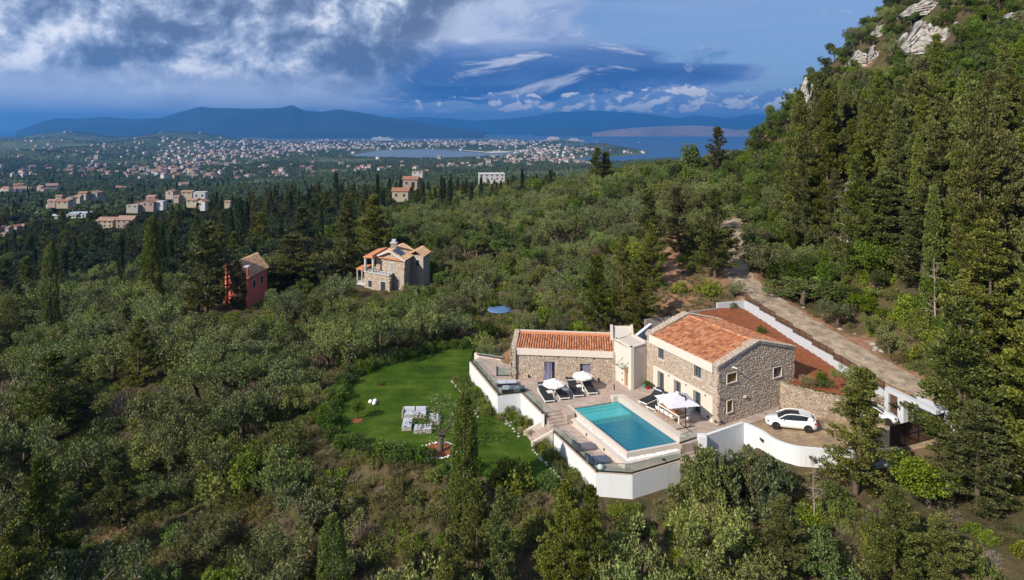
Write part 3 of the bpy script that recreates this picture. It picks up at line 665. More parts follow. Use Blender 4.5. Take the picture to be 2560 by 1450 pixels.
# road strip
b = MB(); vs = []; cc = [np.array(p) for p in ROAD]; pts = []
for a, c_ in zip(cc, cc[1:]):
    for t in np.linspace(0, 1, 9)[:-1]: pts.append(a + (c_ - a) * t)
pts = np.array(pts); sm = pts.copy()
for _ in range(30): sm[1:-1] = (sm[:-2] + sm[1:-1] * 2 + sm[2:]) / 4
nn = len(sm); tn = np.gradient(sm[:, :2], axis=0); tn /= np.linalg.norm(tn, axis=1)[:, None]
vs = []; hw = 2.0
for i in range(nn):
    for j in range(9):
        o = (j / 4 - 1) * hw * (1 + 0.08 * math.sin(i * 1.7)); q = sm[i, :2] + np.array([-tn[i, 1], tn[i, 0]]) * o
        vs.append((q[0], q[1], sm[i, 2] + 0.1 - 0.07 * abs(j - 4) / 4 - (0.05 if j in (2, 6) else 0)))
ii = (np.arange(nn - 1)[:, None] * 9 + np.arange(8)[None]).ravel()
tag(link('gravel_road', np_mesh('gravel_road', vs, np.c_[ii, ii + 9, ii + 10, ii + 1], M['dirt'], smooth=True)), kind='structure')

# ------------------------------------------------------------------ stone facing
def stones(b, P, Uv, Vv, Nv, lu, lv, inside, s=0.30, d=0.05, seed=0):
    """irregular stones laid over a face: P origin, Uv/Vv unit axes, Nv outward; real pieces standing proud of the mortar"""
    r = random.Random(seed); P, Uv, Vv, Nv = map(Vector, (P, Uv, Vv, Nv)); rows = int(lv / (s * .82)) + 1
    for j in range(rows):
        u = -r.random() * s
        while u < lu:
            w = s * r.uniform(.55, 1.35); h = s * r.uniform(.62, 1.0)
            cu = u + w / 2; cv = (j + .5) * s * .82 + r.uniform(-.25, .25) * s; u += w * 0.93
            if not inside(cu, cv): continue
            n = r.choice((5, 6, 6, 7)); a0 = r.random() * 6.3; dd = d * r.uniform(.45, 1.35)
            ring = [(cu + math.cos(a0 + 6.283 * k / n) * w * .5 * r.uniform(.85, 1.08), cv + math.sin(a0 + 6.283 * k / n) * h * .52 * r.uniform(.85, 1.08)) for k in range(n)]
            tilt = (r.uniform(-.1, .1), r.uniform(-.1, .1))
            vs = [P + Uv * x + Vv * y for x, y in ring] + [P + Uv * (cu + (x - cu) * .78) + Vv * (cv + (y - cv) * .78) + Nv * (dd + (x - cu) * tilt[0] + (y - cv) * tilt[1]) for x, y in ring]
            b.add(vs, [(k, (k + 1) % n, n + (k + 1) % n, n + k) for k in range(n)] + [tuple(range(n, 2 * n))])

def n3(v): return Vector(v).normalized()
def tiles(b, P, Uv, Dv, lu, ld, cs=0.27, rs=0.42, seed=0):
    """barrel tiles: P low corner, Uv along the eave, Dv up the slope"""
    r = random.Random(seed); P = Vector(P); Uv = Vector(Uv).normalized(); Dv = Vector(Dv).normalized(); Nv = Uv.cross(Dv).normalized()
    if Nv.z < 0: Nv = -Nv
    nc = int(lu / cs); nr_ = max(1, int(round(ld / rs))); cs = lu / nc; rs = ld / nr_
    for i in range(nc):
        for j in range(nr_):
            c = P + Uv * ((i + .5) * cs + r.uniform(-.008, .008)); w0, w1 = cs * .36, cs * .29; vs = []
            for (dd, w, lift) in ((j * rs - .03, w0, .035 + r.uniform(-.006, .01)), ((j + 1) * rs, w1, .008)):
                for k in range(5):
                    a = math.pi * k / 4; vs.append(c + Dv * dd + Uv * (math.cos(a) * w) + Nv * (math.sin(a) * w * .85 + lift))
            b.add(vs, [(k, k + 1, k + 6, k + 5) for k in range(4)] + [(0, 1, 2, 3, 4)])

def window(root, P, Uv, Nv, u0, u1, z0, z1, depth=0.22, name='window', panes=2, fm='frame', gm='pane', sill=True, surround=None):
    """opening dressed as reveal, frame and panes on a wall face; P wall origin at z=0, Uv along, Nv outward"""
    P, Uv, Nv = Vector(P), Vector(Uv).normalized(), Vector(Nv).normalized()
    def q(u, z, n): v = P + Uv * u + Nv * n; return (v.x, v.y, v.z + z)
    def bar(bb, ua, ub, za, zb, na, nb):
        bb.hexa([q(ua, za, na), q(ub, za, na), q(ub, za, nb), q(ua, za, nb), q(ua, zb, na), q(ub, zb, na), q(ub, zb, nb), q(ua, zb, nb)])
    f = MB(); t = 0.028
    for a, c in ((u0, u0 + t), (u1 - t, u1)): bar(f, a, c, z0, z1, -depth + .05, -depth)
    for a, c in ((z0, z0 + t), (z1 - t, z1)): bar(f, u0, u1, a, c, -depth + .052, -depth)
    for k in range(1, panes):
        um = u0 + (u1 - u0) * k / panes; bar(f, um - .014, um + .014, z0, z1, -depth + .056, -depth)
    fr = f.build(name, M[fm], root)
    for k in range(panes):
        g_ = MB(); a = u0 + (u1 - u0) * k / panes + .03; c = u0 + (u1 - u0) * (k + 1) / panes - .03
        bar(g_, a, c, z0 + .04, z1 - .04, -depth + .03, -depth + .01); g_.build('pane', M[gm], fr)
    if sill:
        s_ = MB(); bar(s_, u0 - .08, u1 + .08, z0 - .09, z0 - .002, .10, -depth); s_.build('sill', M[surround or 'stucco'], fr)
    if surround:
        s_ = MB(); w = .045
        bar(s_, u0 - w, u0, z0, z1, .07, -depth); bar(s_, u1, u1 + w, z0, z1, .07, -depth); bar(s_, u0 - w, u1 + w, z1 + .002, z1 + w, .072, -depth)
        s_.build('surround', M[surround], fr)
    return fr

def wall_holes(b, P, Uv, Nv, L, z0, ztop, holes, th=0.4):
    """solid wall with real openings: cells between sorted cuts; ztop(u) may slope"""
    P, Uv, Nv = Vector(P), Vector(Uv).normalized(), Vector(Nv).normalized()
    us = sorted({0, L} | {h[0] for h in holes} | {h[1] for h in holes} | set(ztop[1] if isinstance(ztop, tuple) else ()))
    zf = ztop[0] if isinstance(ztop, tuple) else (lambda u: ztop)
    def q(u, z, n): v = P + Uv * u + Nv * n; return (v.x, v.y, v.z + z)
    for a, c in zip(us, us[1:]):
        cuts = sorted((h[2], h[3]) for h in holes if h[0] <= a + 1e-6 and h[1] >= c - 1e-6)
        z = z0
        segs = []
        for lo, hi in cuts: segs.append((z, lo, lo)); z = hi
        segs.append((z, zf(a), zf(c)))
        for lo, ha, hc in segs:
            if max(ha, hc) > lo + .01:
                b.hexa([q(a, lo, 0), q(c, lo, 0), q(c, lo, -th), q(a, lo, -th), q(a, ha, 0), q(c, hc, 0), q(c, hc, -th), q(a, ha, -th)])

def spot(root, P, Uv, Nv, u, z, s=.09):
    b = MB(); P, Uv, Nv = Vector(P), Vector(Uv).normalized(), Vector(Nv).normalized()
    c = P + Uv * u + Nv * .06; c.z += z
    b.box(c.x - s, c.x + s, c.y - s, c.y + s, c.z - s, c.z + s); b.build('wall_lamp', M['dark'], root)

# ------------------------------------------------------------------ the two-storey house
def big_house():
    LU = float(np.linalg.norm(UU)); LV = float(np.linalg.norm(VV)); eu_ = UU / LU; ev_ = VV / LV
    root = thing('stone_house', 'two storey stone house with orange barrel tile roof behind the swimming pool', 'house', (*HP(.5, .65), 0))
    SE = 1.10; TE = 1.307; EAVE, RIDGE = 5.5, 6.85; tr = TE / 2
    Lf, Lg = LU * SE, LV * TE
    U3 = (*eu_, 0); V3 = (*ev_, 0); nf = Vector((-ev_[0], -ev_[1], 0)); nf = n3((-eu_[1], eu_[0], 0)); nf = nf if nf.dot(Vector(V3)) < 0 else -nf
    ng = n3((-ev_[1], ev_[0], 0)); ng = ng if ng.dot(Vector(U3)) < 0 else -ng
    A = (A0[0], A0[1], 0)
    doors = [(s1 * LU, s0 * LU, 0.02, 2.12) for s0, s1 in ((.915, .80), (.645, .53), (.35, .235))]
    wins = [(.80 * LU, .90 * LU, 3.45, 4.6), (.225 * LU, .335 * LU, 3.45, 4.6)]
    b = MB(); wall_holes(b, A, U3, nf, Lf, -.3, 5.35, doors + wins); 
    gh = [(.136 * LV, .293 * LV, 3.68, 4.5), (.136 * LV, .225 * LV, .98, 2.03), (.924 * LV, 1.07 * LV, 2.95, 3.9)]
    gz_ = lambda u: EAVE - .12 + (RIDGE - EAVE) * (1 - abs(u - Lg / 2) / (Lg / 2))
    A_in = (A0[0] + eu_[0] * .003, A0[1] + eu_[1] * .003, 0)
    b2 = MB(); wall_holes(b2, A, V3, ng, Lg, -.5, (gz_, (Lg / 2,)), gh)
    for v_ in b2.v: pass
    b.v, b.f, b.mi = b.v, b.f, b.mi
    b.build('front_wall', M['mortar'], root); b2.build('gable_wall', M['mortar'], root)
    bb = MB(); Bp = HP(SE, 0); wall_holes(bb, (Bp[0] - eu_[0] * .4, Bp[1] - eu_[1] * .4, 0), V3, ng * -1, Lg, -.5, (gz_, (Lg / 2,)), [], th=.4)
    Cp = HP(0, TE); bb.wall(Cp, HP(SE, TE), -.5, 5.35, .4); bb.build('rear_wall', M['mortar'], root)
    # dark rooms behind the openings
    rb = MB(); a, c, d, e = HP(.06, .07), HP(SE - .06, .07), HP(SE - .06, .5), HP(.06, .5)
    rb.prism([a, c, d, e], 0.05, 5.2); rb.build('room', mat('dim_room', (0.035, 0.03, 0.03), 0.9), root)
    # cream ground floor render on the pool side
    p0, p1 = .072 * LU, .985 * LU
    b = MB(); q = Vector(A) + nf * .045
    wall_holes(b, q + Vector(U3) * p0, U3, nf, p1 - p0, 0.0, 2.45, [(h[0] - p0, h[1] - p0, h[2] - .1, h[3]) for h in doors], th=.043); b.build('plaster_band', M['stucco'], root)
    # reveals
    for h in doors:
        rv = MB(); 
        for ua, ub in ((h[0] - .002, h[0] + .03), (h[1] - .03, h[1] + .002)):
            o = Vector(A) + Vector(U3) * ua; e_ = Vector(U3) * (ub - ua); i_ = nf * -.42
            rv.hexa([tuple(o + nf * .047 + Vector((0, 0, h[2]))), tuple(o + e_ + nf * .047 + Vector((0, 0, h[2]))), tuple(o + e_ + i_ + Vector((0, 0, h[2]))), tuple(o + i_ + Vector((0, 0, h[2]))),
                     tuple(o + nf * .047 + Vector((0, 0, h[3]))), tuple(o + e_ + nf * .047 + Vector((0, 0, h[3]))), tuple(o + e_ + i_ + Vector((0, 0, h[3]))), tuple(o + i_ + Vector((0, 0, h[3])))])
        rv.build('reveal', M['stucco'], root)
        window(root, A, U3, nf, h[0] + .03, h[1] - .03, h[2], h[3], .3, 'glazed_door', 2, sill=False)
    for h in wins: window(root, A, U3, nf, h[0], h[1], h[2], h[3], .2, 'window', 3, sill=True, surround='stucco')
    gdefs = [('shuttered_window', 'shutter', 1), ('shuttered_window', 'shutter', 1), ('window', 'pane', 2)]
    for h, (nm, gm, k) in zip(gh, gdefs): window(root, A, V3, ng, h[0], h[1], h[2], h[3], .2 if gm == 'pane' else .14, nm, k, gm=gm, fm='frame' if gm == 'pane' else 'shutter', sill=True, surround='stucco')
    # stones, leaving out openings
    def out(hs, m=.1): return lambda u, z: not any(x0 - m < u < x1 + m and y0 - m < z < y1 + m for x0, x1, y0, y1 in hs)
    b = MB(); ok = out(wins, .2)
    stones(b, A, U3, (0, 0, 1), nf, Lf, 5.4, lambda u, z: ok(u, z) and ((2.5 < z < 4.62 and u < p1) or u < p0 - .1 or u > p1 + .08) and z < 5.38, .25, .035, 1)
    ok2 = out(gh, .2)
    stones(b, A, V3, (0, 0, 1), ng, Lg, 6.9, lambda u, z: ok2(u, z) and z < gz_(u) - .05, .25, .032, 2)
    b.build('stone_facing', M['stone'], root)['kind'] = 'stuff'
    # parapets over both gables, stone topped
    b = MB(); st = MB()
    for s0, s1 in ((-.012, .062), (SE - .075, SE + .012)):
        for t0, t1, za, zb in ((-.02, tr, EAVE, RIDGE + .12), (tr, TE + .02, RIDGE + .12, EAVE)):
            lo = -.25
            pts_ = [HP(s0, t0), HP(s1, t0), HP(s1, t1), HP(s0, t1)]; zz = [za, za, zb, zb]
            b.hexa([(p[0], p[1], z + lo) for p, z in zip(pts_, zz)] + [(p[0], p[1], z) for p, z in zip(pts_, zz)])
            P = Vector((*HP(s0, t0), za)); Q = Vector((*HP(s0, t1), zb)); dv_ = (Q - P); uv = Vector((*eu_, 0)); nn_ = uv.cross(dv_.normalized()); nn_ = nn_ if nn_.z > 0 else -nn_
            stones(st, P, uv, dv_.normalized(), nn_, (s1 - s0) * LU, dv_.length, lambda u, z: u > 0 and z > 0, .24, .03, 5)
        b.build('gable_coping', M['concrete'], root); b = MB()
    st.build('coping_stone', M['stone'], root)['kind'] = 'stuff'
    # white fascia and rear parapet
    b = MB(); q = Vector(A) + Vector(U3) * (.06 * LU) + nf * .22
    e_ = Vector(U3) * ((SE - .125) * LU); i_ = nf * -.5
    def sl(z): return Vector((0, 0, z))
    b.hexa([tuple(x) for x in (q + sl(4.66), q + e_ + sl(4.66), q + e_ + i_ + sl(4.66), q + i_ + sl(4.66), q + sl(5.5), q + e_ + sl(5.5), q + e_ + i_ + sl(5.5), q + i_ + sl(5.5))])
    b.build('fascia', M['stucco'], root)
    b = MB(); b.wall(HP(.063, TE - .03), HP(SE - .08, TE - .03), 4.8, EAVE + .1, .3); b.build('rear_parapet', M['coping'], root)
    # roof
    s0, s1 = .064, SE - .078; rf = MB()
    def rp(s, t, dz): return (*HP(s, t), (EAVE - .02 + (RIDGE - .1 - EAVE) * (1 - abs(t - tr) / tr)) + dz)
    for t0, t1 in ((.035, tr), (tr, TE - .03)):
        rf.hexa([rp(s0, t0, -.2), rp(s1, t0, -.2), rp(s1, t1, -.2), rp(s0, t1, -.2), rp(s0, t0, 0), rp(s1, t0, 0), rp(s1, t1, 0), rp(s0, t1, 0)])
    roof = rf.build('roof', M['tilebase'], root)
    b = MB()
    for ta, tb, sd_ in ((-.012, tr - .01, 3), (TE - .03, tr + .01, 4)):
        P = Vector(rp(s0, ta, 0)); Q = Vector(rp(s0, tb, 0)); tiles(b, P, Vector(U3), Q - P, (s1 - s0) * LU, (Q - P).length, .27, .42, sd_)
    # ridge caps
    n_ = 24
    for k in range(n_):
        a = Vector(rp(s0 + (s1 - s0) * k / n_, tr, .05)); c = Vector(rp(s0 + (s1 - s0) * (k + 1.08) / n_, tr, .02)); d_ = (c - a).normalized(); sdv = Vector((*ev_, 0))
        vs = []
        for pt, w in ((a, .19), (c, .16)):
            for j in range(6):
                an = math.pi * j / 5; vs.append(pt + sdv * (math.cos(an) * w) + Vector((0, 0, math.sin(an) * w * .8)))
        b.add(vs, [(j, j + 1, j + 7, j + 6) for j in range(5)])
    b.build('roof_tile', M['tile'], roof)['kind'] = 'stuff'
    for u in (.72, .45, .17): spot(root, A, U3, nf, u * LU, 2.2, .06)
    spot(root, A, U3, nf, .96 * LU, .35); spot(root, A, U3, nf, .13 * LU, .35); spot(root, A, U3, nf, .03 * LU, .3)
    spot(root, A, V3, ng, .05 * LV, .25, .08)
    b = MB(); c = Vector(A) + Vector(V3) * (.23 * LV) + ng * .3; c.z = 5.05; b.tube([tuple(c - ng * .3), tuple(c + ng * .25)], .05, 6); b.build('drain_spout', M['whitepaint'], root)
    b = MB(); c = Vector(A) + Vector(V3) * (.42 * LV) + ng * .1; b.box(c.x - .12, c.x + .12, c.y - .05, c.y + .05, 1.9, 2.15); b.build('vent_hood', M['coping'], root)
big_house()

# ------------------------------------------------------------------ the single-storey wing
def wing():
    a = Vector((*W(1290, 946, L1)[:2], 0)); c = Vector((*W(1533, 956.5, L1)[:2], 0)); U3 = (c - a); L = U3.length; U3.normalize(); V3 = Vector((-U3.y, U3.x, 0)); nf = -V3
    root = thing('stone_wing', 'long single storey stone wing with ribbed orange tile roof left of the white entrance tower', 'house', tuple((a + c) / 2 + V3 * 2 + Vector((0, 0, L1))))
    D = 4.0; E, Rg = 2.85, 3.42
    def u_of(px): k = (px - 1280) / F; return (k * a.y - a.x) / (U3.x - k * U3.y)
    door = (u_of(1361), u_of(1387), L1, 1.50); win = (u_of(1450), u_of(1476), .12, 1.42)
    b = MB(); wall_holes(b, a, U3, nf, L, L1 - .5, E - .1, [door, win]); b.build('front_wall', M['mortar'], root)
    b = MB(); 
    for o in (a - U3 * .55, a + U3 * (L - .02)):
        w = .55; p = [o - V3 * .35, o + U3 * w - V3 * .35, o + U3 * w + V3 * D, o + V3 * D]; zz = [E, E, Rg + .25, Rg + .25]
        b.hexa([(q.x, q.y, L1 - .6) for q in p] + [(q.x, q.y, z) for q, z in zip(p, zz)])
        b.build('end_wall', M['mortar'], root); b = MB()
    b = MB(); o = a - U3 * .55 + V3 * D; e = a + U3 * (L + .5) + V3 * D; b.wall((o.x, o.y), (e.x, e.y), L1 - 1, Rg - .05, .3); b.build('rear_wall', M['mortar'], root)
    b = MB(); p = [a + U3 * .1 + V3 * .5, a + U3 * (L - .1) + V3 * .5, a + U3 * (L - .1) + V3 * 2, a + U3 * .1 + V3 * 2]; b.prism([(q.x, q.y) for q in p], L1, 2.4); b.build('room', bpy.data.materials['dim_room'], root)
    b = MB()
    def ok(u, z): return not any(x0 - .12 < u < x1 + .12 and y0 - .12 < z < y1 + .12 for x0, x1, y0, y1 in (door, win))
    stones(b, a, U3, (0, 0, 1), nf, L, 3, lambda u, z: ok(u, z) and -.5 < z < 2.2, .27, .05, 11)
    b.v = [v for v in b.v]
    aa = a + Vector((0, 0, L1)); b2 = MB(); stones(b2, aa, U3, (0, 0, 1), nf, L, 3, lambda u, z: ok(u, z + L1) and z + L1 < 2.2, .27, .05, 11)
    for o in (a - U3 * .55, a + U3 * (L - .02)):
        oo = o - V3 * .35 + Vector((0, 0, L1)); stones(b2, oo, U3, (0, 0, 1), nf, .55, 3.3, lambda u, z: 0 < u < .55, .25, .05, 12)
        P = o - V3 * .35 + Vector((0, 0, E)); dv_ = Vector((V3.x * (D + .35), V3.y * (D + .35), Rg + .25 - E)); stones(b2, P, U3, dv_.normalized(), U3.cross(dv_.normalized()), .55, dv_.length, lambda u, z: 0.05 < u < .52 and z > 0, .24, .03, 13)
    o = a - U3 * .55 + V3 * D + Vector((0, 0, L1)); stones(b2, o, -V3, (0, 0, 1), -U3, D + .35, 3.4, lambda u, z: u > 0, .27, .05, 14)
    b2.build('stone_facing', M['stone'], root)['kind'] = 'stuff'
    q = a + U3 * .003 + nf * .2; e_ = U3 * (L - .03); i_ = V3 * .45
    def sl(z): return Vector((0, 0, z))
    b = MB(); b.hexa([tuple(x) for x in (q + sl(2.22), q + e_ + sl(2.22), q + e_ + i_ + sl(2.22), q + i_ + sl(2.22), q + sl(E), q + e_ + sl(E), q + e_ + i_ + sl(E), q + i_ + sl(E))]); b.build('fascia', M['stucco'], root)
    def rp(u, v, dz): p = a + U3 * u + V3 * v; return (p.x, p.y, E - .06 + (Rg - E) * v / D + dz)
    b = MB(); b.hexa([rp(.01, .2, -.2), rp(L - .03, .2, -.2), rp(L - .03, D - .1, -.2), rp(.01, D - .1, -.2), rp(.01, .2, 0), rp(L - .03, .2, 0), rp(L - .03, D - .1, 0), rp(.01, D - .1, 0)])
    roof = b.build('roof', M['tilebase'], root)
    b = MB(); P = Vector(rp(.05, .12, .01)); Q = Vector(rp(.05, D - .35, .01)); tiles(b, P, U3, Q - P, L - .12, (Q - P).length, .275, .42, 21); b.build('roof_tile', M['tile'], roof)['kind'] = 'stuff'
    b = MB(); p = Vector(rp(.05, D - .3, 0)); b.hexa([tuple(x) for x in (p, p + U3 * (L - .1), p + U3 * (L - .1) + V3 * .3, p + V3 * .3, p + sl(.16), p + U3 * (L - .1) + sl(.16), p + U3 * (L - .1) + V3 * .3 + sl(.22), p + V3 * .3 + sl(.22))]); b.build('ridge_cap', M['tile'], roof)
    b = MB(); p = p + V3 * .33; b.hexa([tuple(x) for x in (p, p + U3 * (L - .1), p + U3 * (L - .1) + V3 * .12, p + V3 * .12, p + sl(.34), p + U3 * (L - .1) + sl(.34), p + U3 * (L - .1) + V3 * .12 + sl(.34), p + V3 * .12 + sl(.34))]); b.build('roof_edge', M['coping'], roof)
    # door opening with a curtain blowing out, window behind it
    w_ = window(root, a, U3, nf, win[0], win[1], win[2], win[3], .28, 'window', 2, sill=False)
    dr = window(root, a, U3, nf, door[0] + (door[1] - door[0]) * .62, door[1], door[2], door[3], .33, 'glazed_door', 1, fm='dark', sill=False)
    b = MB(); n_ = 22; vs = []
    for j in range(9):
        t = j / 8
        for i in range(n_):
            s_ = i / (n_ - 1); u = door[0] + .12 + s_ * .72 + (t ** 2) * (-.28) * (1 - s_) - .02; z = door[3] - .05 - t * (door[3] - door[2] - .12)
            o_ = -.16 + .05 * math.sin(i * 1.9) + t * t * .38 * (1 - s_ * .5); p = a + U3 * u + nf * o_; vs.append((p.x, p.y, z))
    b.add(vs, [(j * n_ + i, j * n_ + i + 1, (j + 1) * n_ + i + 1, (j + 1) * n_ + i) for j in range(8) for i in range(n_ - 1)]); b.build('curtain', M['curtain'], root, smooth=True)
    b = MB(); vs = []
    for j in range(2):
        for i in range(n_):
            p = a + U3 * (win[0] + .32 + i / (n_ - 1) * (win[1] - win[0] - .36)) + nf * (-.2 + .03 * math.sin(i * 1.9)); vs.append((p.x, p.y, win[3] - .04 if j == 0 else win[2] + .03))
    b.add(vs, [(i, i + 1, n_ + i + 1, n_ + i) for i in range(n_ - 1)]); b.build('curtain', M['curtain'], root, smooth=True)
    for px in (1351, 1395, 1441, 1485): spot(root, a, U3, nf, u_of(px), 2.08, .06)
    for px in (1322, 1417, 1496): spot(root, a, U3, nf, u_of(px), L1 + .32, .10)
    b = MB(); p = a + U3 * (u_of(1290) - .1) + nf * .3; b.box(p.x - .06, p.x + .06, p.y - .1, p.y + .1, L1 + .0, L1 + .35); b.build('corner_stone', M['tile'], root)
    return a, c, U3, V3
WA, WC, WU, WV = wing()

# ------------------------------------------------------------------ cream entrance tower between the two
def tower():
    k = Vector((*W(1577.6, 975.5, 0)[:2], 0)); l = Vector((*W(1535.8, 946.5, 0)[:2], 0)); r_ = Vector((*W(1622, 959, 0)[:2], 0))
    root = thing('entrance_tower', 'cream plastered entrance block with teak door between the two stone buildings', 'building', tuple(k + Vector((0, 2, 0))))
    back = l + (r_ - k); T = 4.42
    fd = (k - l); L = fd.length; fd.normalize(); nf = Vector((fd.y, -fd.x, 0)); nf = nf if nf.y < 0 else -nf
    def u_of(px): kk = (px - 1280) / F; return (kk * l.y - l.x) / (fd.x - kk * fd.y)
    d0, d1 = u_of(1561), u_of(1569.5)
    b = MB(); wall_holes(b, l, fd, nf, L, -.3, T, [(d0, d1, 0.01, 2.1)], th=.35)
    b.wall((k.x, k.y), (r_.x, r_.y), -.3, T, .35); b.wall((r_.x, r_.y), (back.x, back.y), -.3, T, .35); b.wall((back.x, back.y), (l.x, l.y), -.3, T, .35)
    b.build('wall', M['stucco'], root)
    b = MB(); b.prism([(p.x, p.y) for p in (l, k, r_, back)], T - .3, T - .12); b.build('flat_roof', M['coping'], root)
    b = MB()
    def q(u, z, n): v = l + fd * u + nf * n; return (v.x, v.y, z)
    b.hexa([q(d0, .01, -.25), q(d1, .01, -.25), q(d1, .01, -.18), q(d0, .01, -.18), q(d0, 2.1, -.25), q(d1, 2.1, -.25), q(d1, 2.1, -.18), q(d0, 2.1, -.18)])
    dr = b.build('door', M['wood'], root)
    b = MB(); um = (d0 + d1) / 2 + .2; b.hexa([q(um, .9, -.18), q(um + .04, .9, -.18), q(um + .04, .9, -.1), q(um, .9, -.1), q(um, 1.3, -.18), q(um + .04, 1.3, -.18), q(um + .04, 1.3, -.1), q(um, 1.3, -.1)]); b.build('handle', M['dark'], dr)
    # glass door canopy on rods
    b = MB(); b.hexa([q(d0 - .35, 2.25, 0), q(d1 + .35, 2.25, 0), q(d1 + .35, 2.18, .85), q(d0 - .35, 2.18, .85), q(d0 - .35, 2.27, 0), q(d1 + .35, 2.27, 0), q(d1 + .35, 2.2, .85), q(d0 - .35, 2.2, .85)])
    cn = b.build('canopy', M['glass'], root); b = MB()
    for u in (d0 - .3, d1 + .3): b.tube([q(u, 2.9, 0), q(u, 2.22, .8)], .025, 5); b.tube([q(u, 2.25, .0), q(u, 2.2, .85)], .025, 5)
    b.tube([q(d0 - .35, 2.21, .85), q(d1 + .35, 2.21, .85)], .025, 5); b.build('canopy_rod', M['dark'], cn)
    for u, z in ((d0 - .35, .5), (d0 - .35, 1.2)): spot(root, l, fd, nf, u, z, .05)
    # stair head behind: raised slab walls
    b = MB(); bl = Vector((*WD(1531.5, 73.2, 0)[:2], 0)); br = Vector((*WD(1582, 73.2, 0)[:2], 0))
    b.wall((bl.x, bl.y), (br.x, br.y), T - 3, 4.52, .3)
    fl = Vector((*WD(1533, 69.6, 0)[:2], 0)); fr_ = Vector((*WD(1584, 70.4, 0)[:2], 0))
    b.wall((fl.x, fl.y), (bl.x, bl.y), T - .3, T + .12, .28, z1b=4.75); b.wall((fr_.x, fr_.y), (br.x, br.y), T - .3, T + .05, .28, z1b=4.75)
    b.prism([(fl.x, fl.y), (fr_.x, fr_.y), (br.x, br.y), (bl.x, bl.y)], T - 1, lambda p: T - .1 + (p[1] - 69.6) * .03); b.build('stair_head', M['stucco'], root)
    b = MB(); p0 = WD(1586, 70.2, 0); p1 = WD(1630, 72.5, 0); b.wall(p0[:2], p1[:2], 3.2, 4.2, .35, z1b=5.05); b.build('sloping_parapet', M['white'], root)
tower()
# steps from the lounger terrace up to the house level, by the tower
def steps(name, label, a, b_, run, z0, z1_, n, m='pave', side=None):
    a, b_, run = (Vector((p[0], p[1], 0)) for p in (a, b_, run)); root = thing(name, label, 'steps', (*((a + b_) / 2)[:2], z0))
    for i in range(n):
        o = run * (i / n); e = run; bb = MB(); z = z0 + (z1_ - z0) * (i + 1) / n
        bb.hexa([(p.x, p.y, z0 - .3) for p in (a + o, b_ + o, b_ + e, a + e)] + [(p.x, p.y, z) for p in (a + o, b_ + o, b_ + e, a + e)])
        bb.build('tread', M[m], root)
    return root

# ------------------------------------------------------------------ steps, retaining walls, railings
steps('garden_steps', 'pale stone steps from the lounger terrace down to the lower pool deck', W(1361, 1031, L1), W(1405, 1024, L1), (.55, -1.15), L2, L1, 4) if False else None
def steps_down(name, label, a, b_, run, zt_, zb, n, m='pave'):
    """treads leave the upper edge a-b and drop along run"""
    a, b_, run = (Vector((p[0], p[1], 0)) for p in (a, b_, run)); c = (a + b_) / 2
    root = thing(name, label, 'steps', (c.x, c.y, zb))
    for i in range(n):
        z = zt_ - (zt_ - zb) * (i + 1) / (n + 1); o, e = run * (i / n), run * ((i + 1) / n); bb = MB()
        bb.hexa([(p.x, p.y, zb - .3) for p in (a + o, b_ + o, b_ + e, a + e)] + [(p.x, p.y, z) for p in (a + o, b_ + o, b_ + e, a + e)])
        bb.build('tread', M[m], root)
    return root
steps_down('garden_steps', 'wide pale stone steps from the lounger terrace down to the lower pool deck', W(1361, 1031, L1), W(1405, 1024, L1), (.5, -1.3), L1, L2, 4)
steps_down('garden_steps', 'three low steps beside the pool corner under the cream entrance tower', W(1548, 989, 0), W(1535, 972, 0), (-1.0, -.1), L0, L1, 2)
st_ = steps_down('garden_steps', 'cream walled steps from the lower pool deck down to the lawn', W(1361, 1062, L2), W(1381, 1086, L2), (-1.75, -.25), L2, LAWN_Z, 4)
for k, (p, lab) in enumerate(((W(1361, 1062, L2), 0), (W(1381, 1086, L2), 1))):
    b = MB(); p = Vector((p[0], p[1], 0)); q = p + Vector((-2.0, -.28, 0)); b.wall((q.x, q.y), (p.x, p.y), LAWN_Z - .6, LAWN_Z + .35, .22 if k == 0 else -.22, z1b=L2 + .45); b.build('side_wall', M['stucco'], st_)
steps_down('garden_steps', 'narrow pale steps between the pool end and the white gate pillar', W(1703, 1102, 0), W(1742, 1092, 0), (-.5, -1.5), L0, L2, 6)

def retaining(name, label, line, ztop, zbot, t, m, coping=None, cat='wall'):
    c = line[len(line) // 2]; root = thing(name, label, cat, (c[0], c[1], zbot))
    for a, c_ in zip(line, line[1:]):
        b = MB(); b.wall(a, c_, zbot, ztop, t); b.build('wall_section', M[m], root)
        if coping: b = MB(); b.wall((a[0], a[1]), (c_[0], c_[1]), ztop + .002, ztop + .05, t + .02); b.build('coping', M[coping], root)
    return root
def off(line, d):
    out = []
    for i, p in enumerate(line):
        a = line[max(i - 1, 0)]; c = line[min(i + 1, len(line) - 1)]; dx, dy = c[0] - a[0], c[1] - a[1]; l = math.hypot(dx, dy); out.append((p[0] + dy / l * d, p[1] - dx / l * d))
    return out
retaining('retaining_wall', 'angled white retaining wall under the lounger terrace beside the lawn', off(UPPER, .03), L1 + .12, -3.6, .26, 'white', 'beige')
b = MB(); e = UPPER[-1]; b.wall(e, (e[0] + .35, e[1] + 1.2), -1.6, L1 + .11, .26)
lw = off(LOWER, .03)
retaining('retaining_wall', 'faceted white retaining wall round the lower pool deck', lw, L2 + .12, -3.9, .26, 'white', 'beige')
b = MB(); p = Vector(W(1568, 1188, L2)) ; 
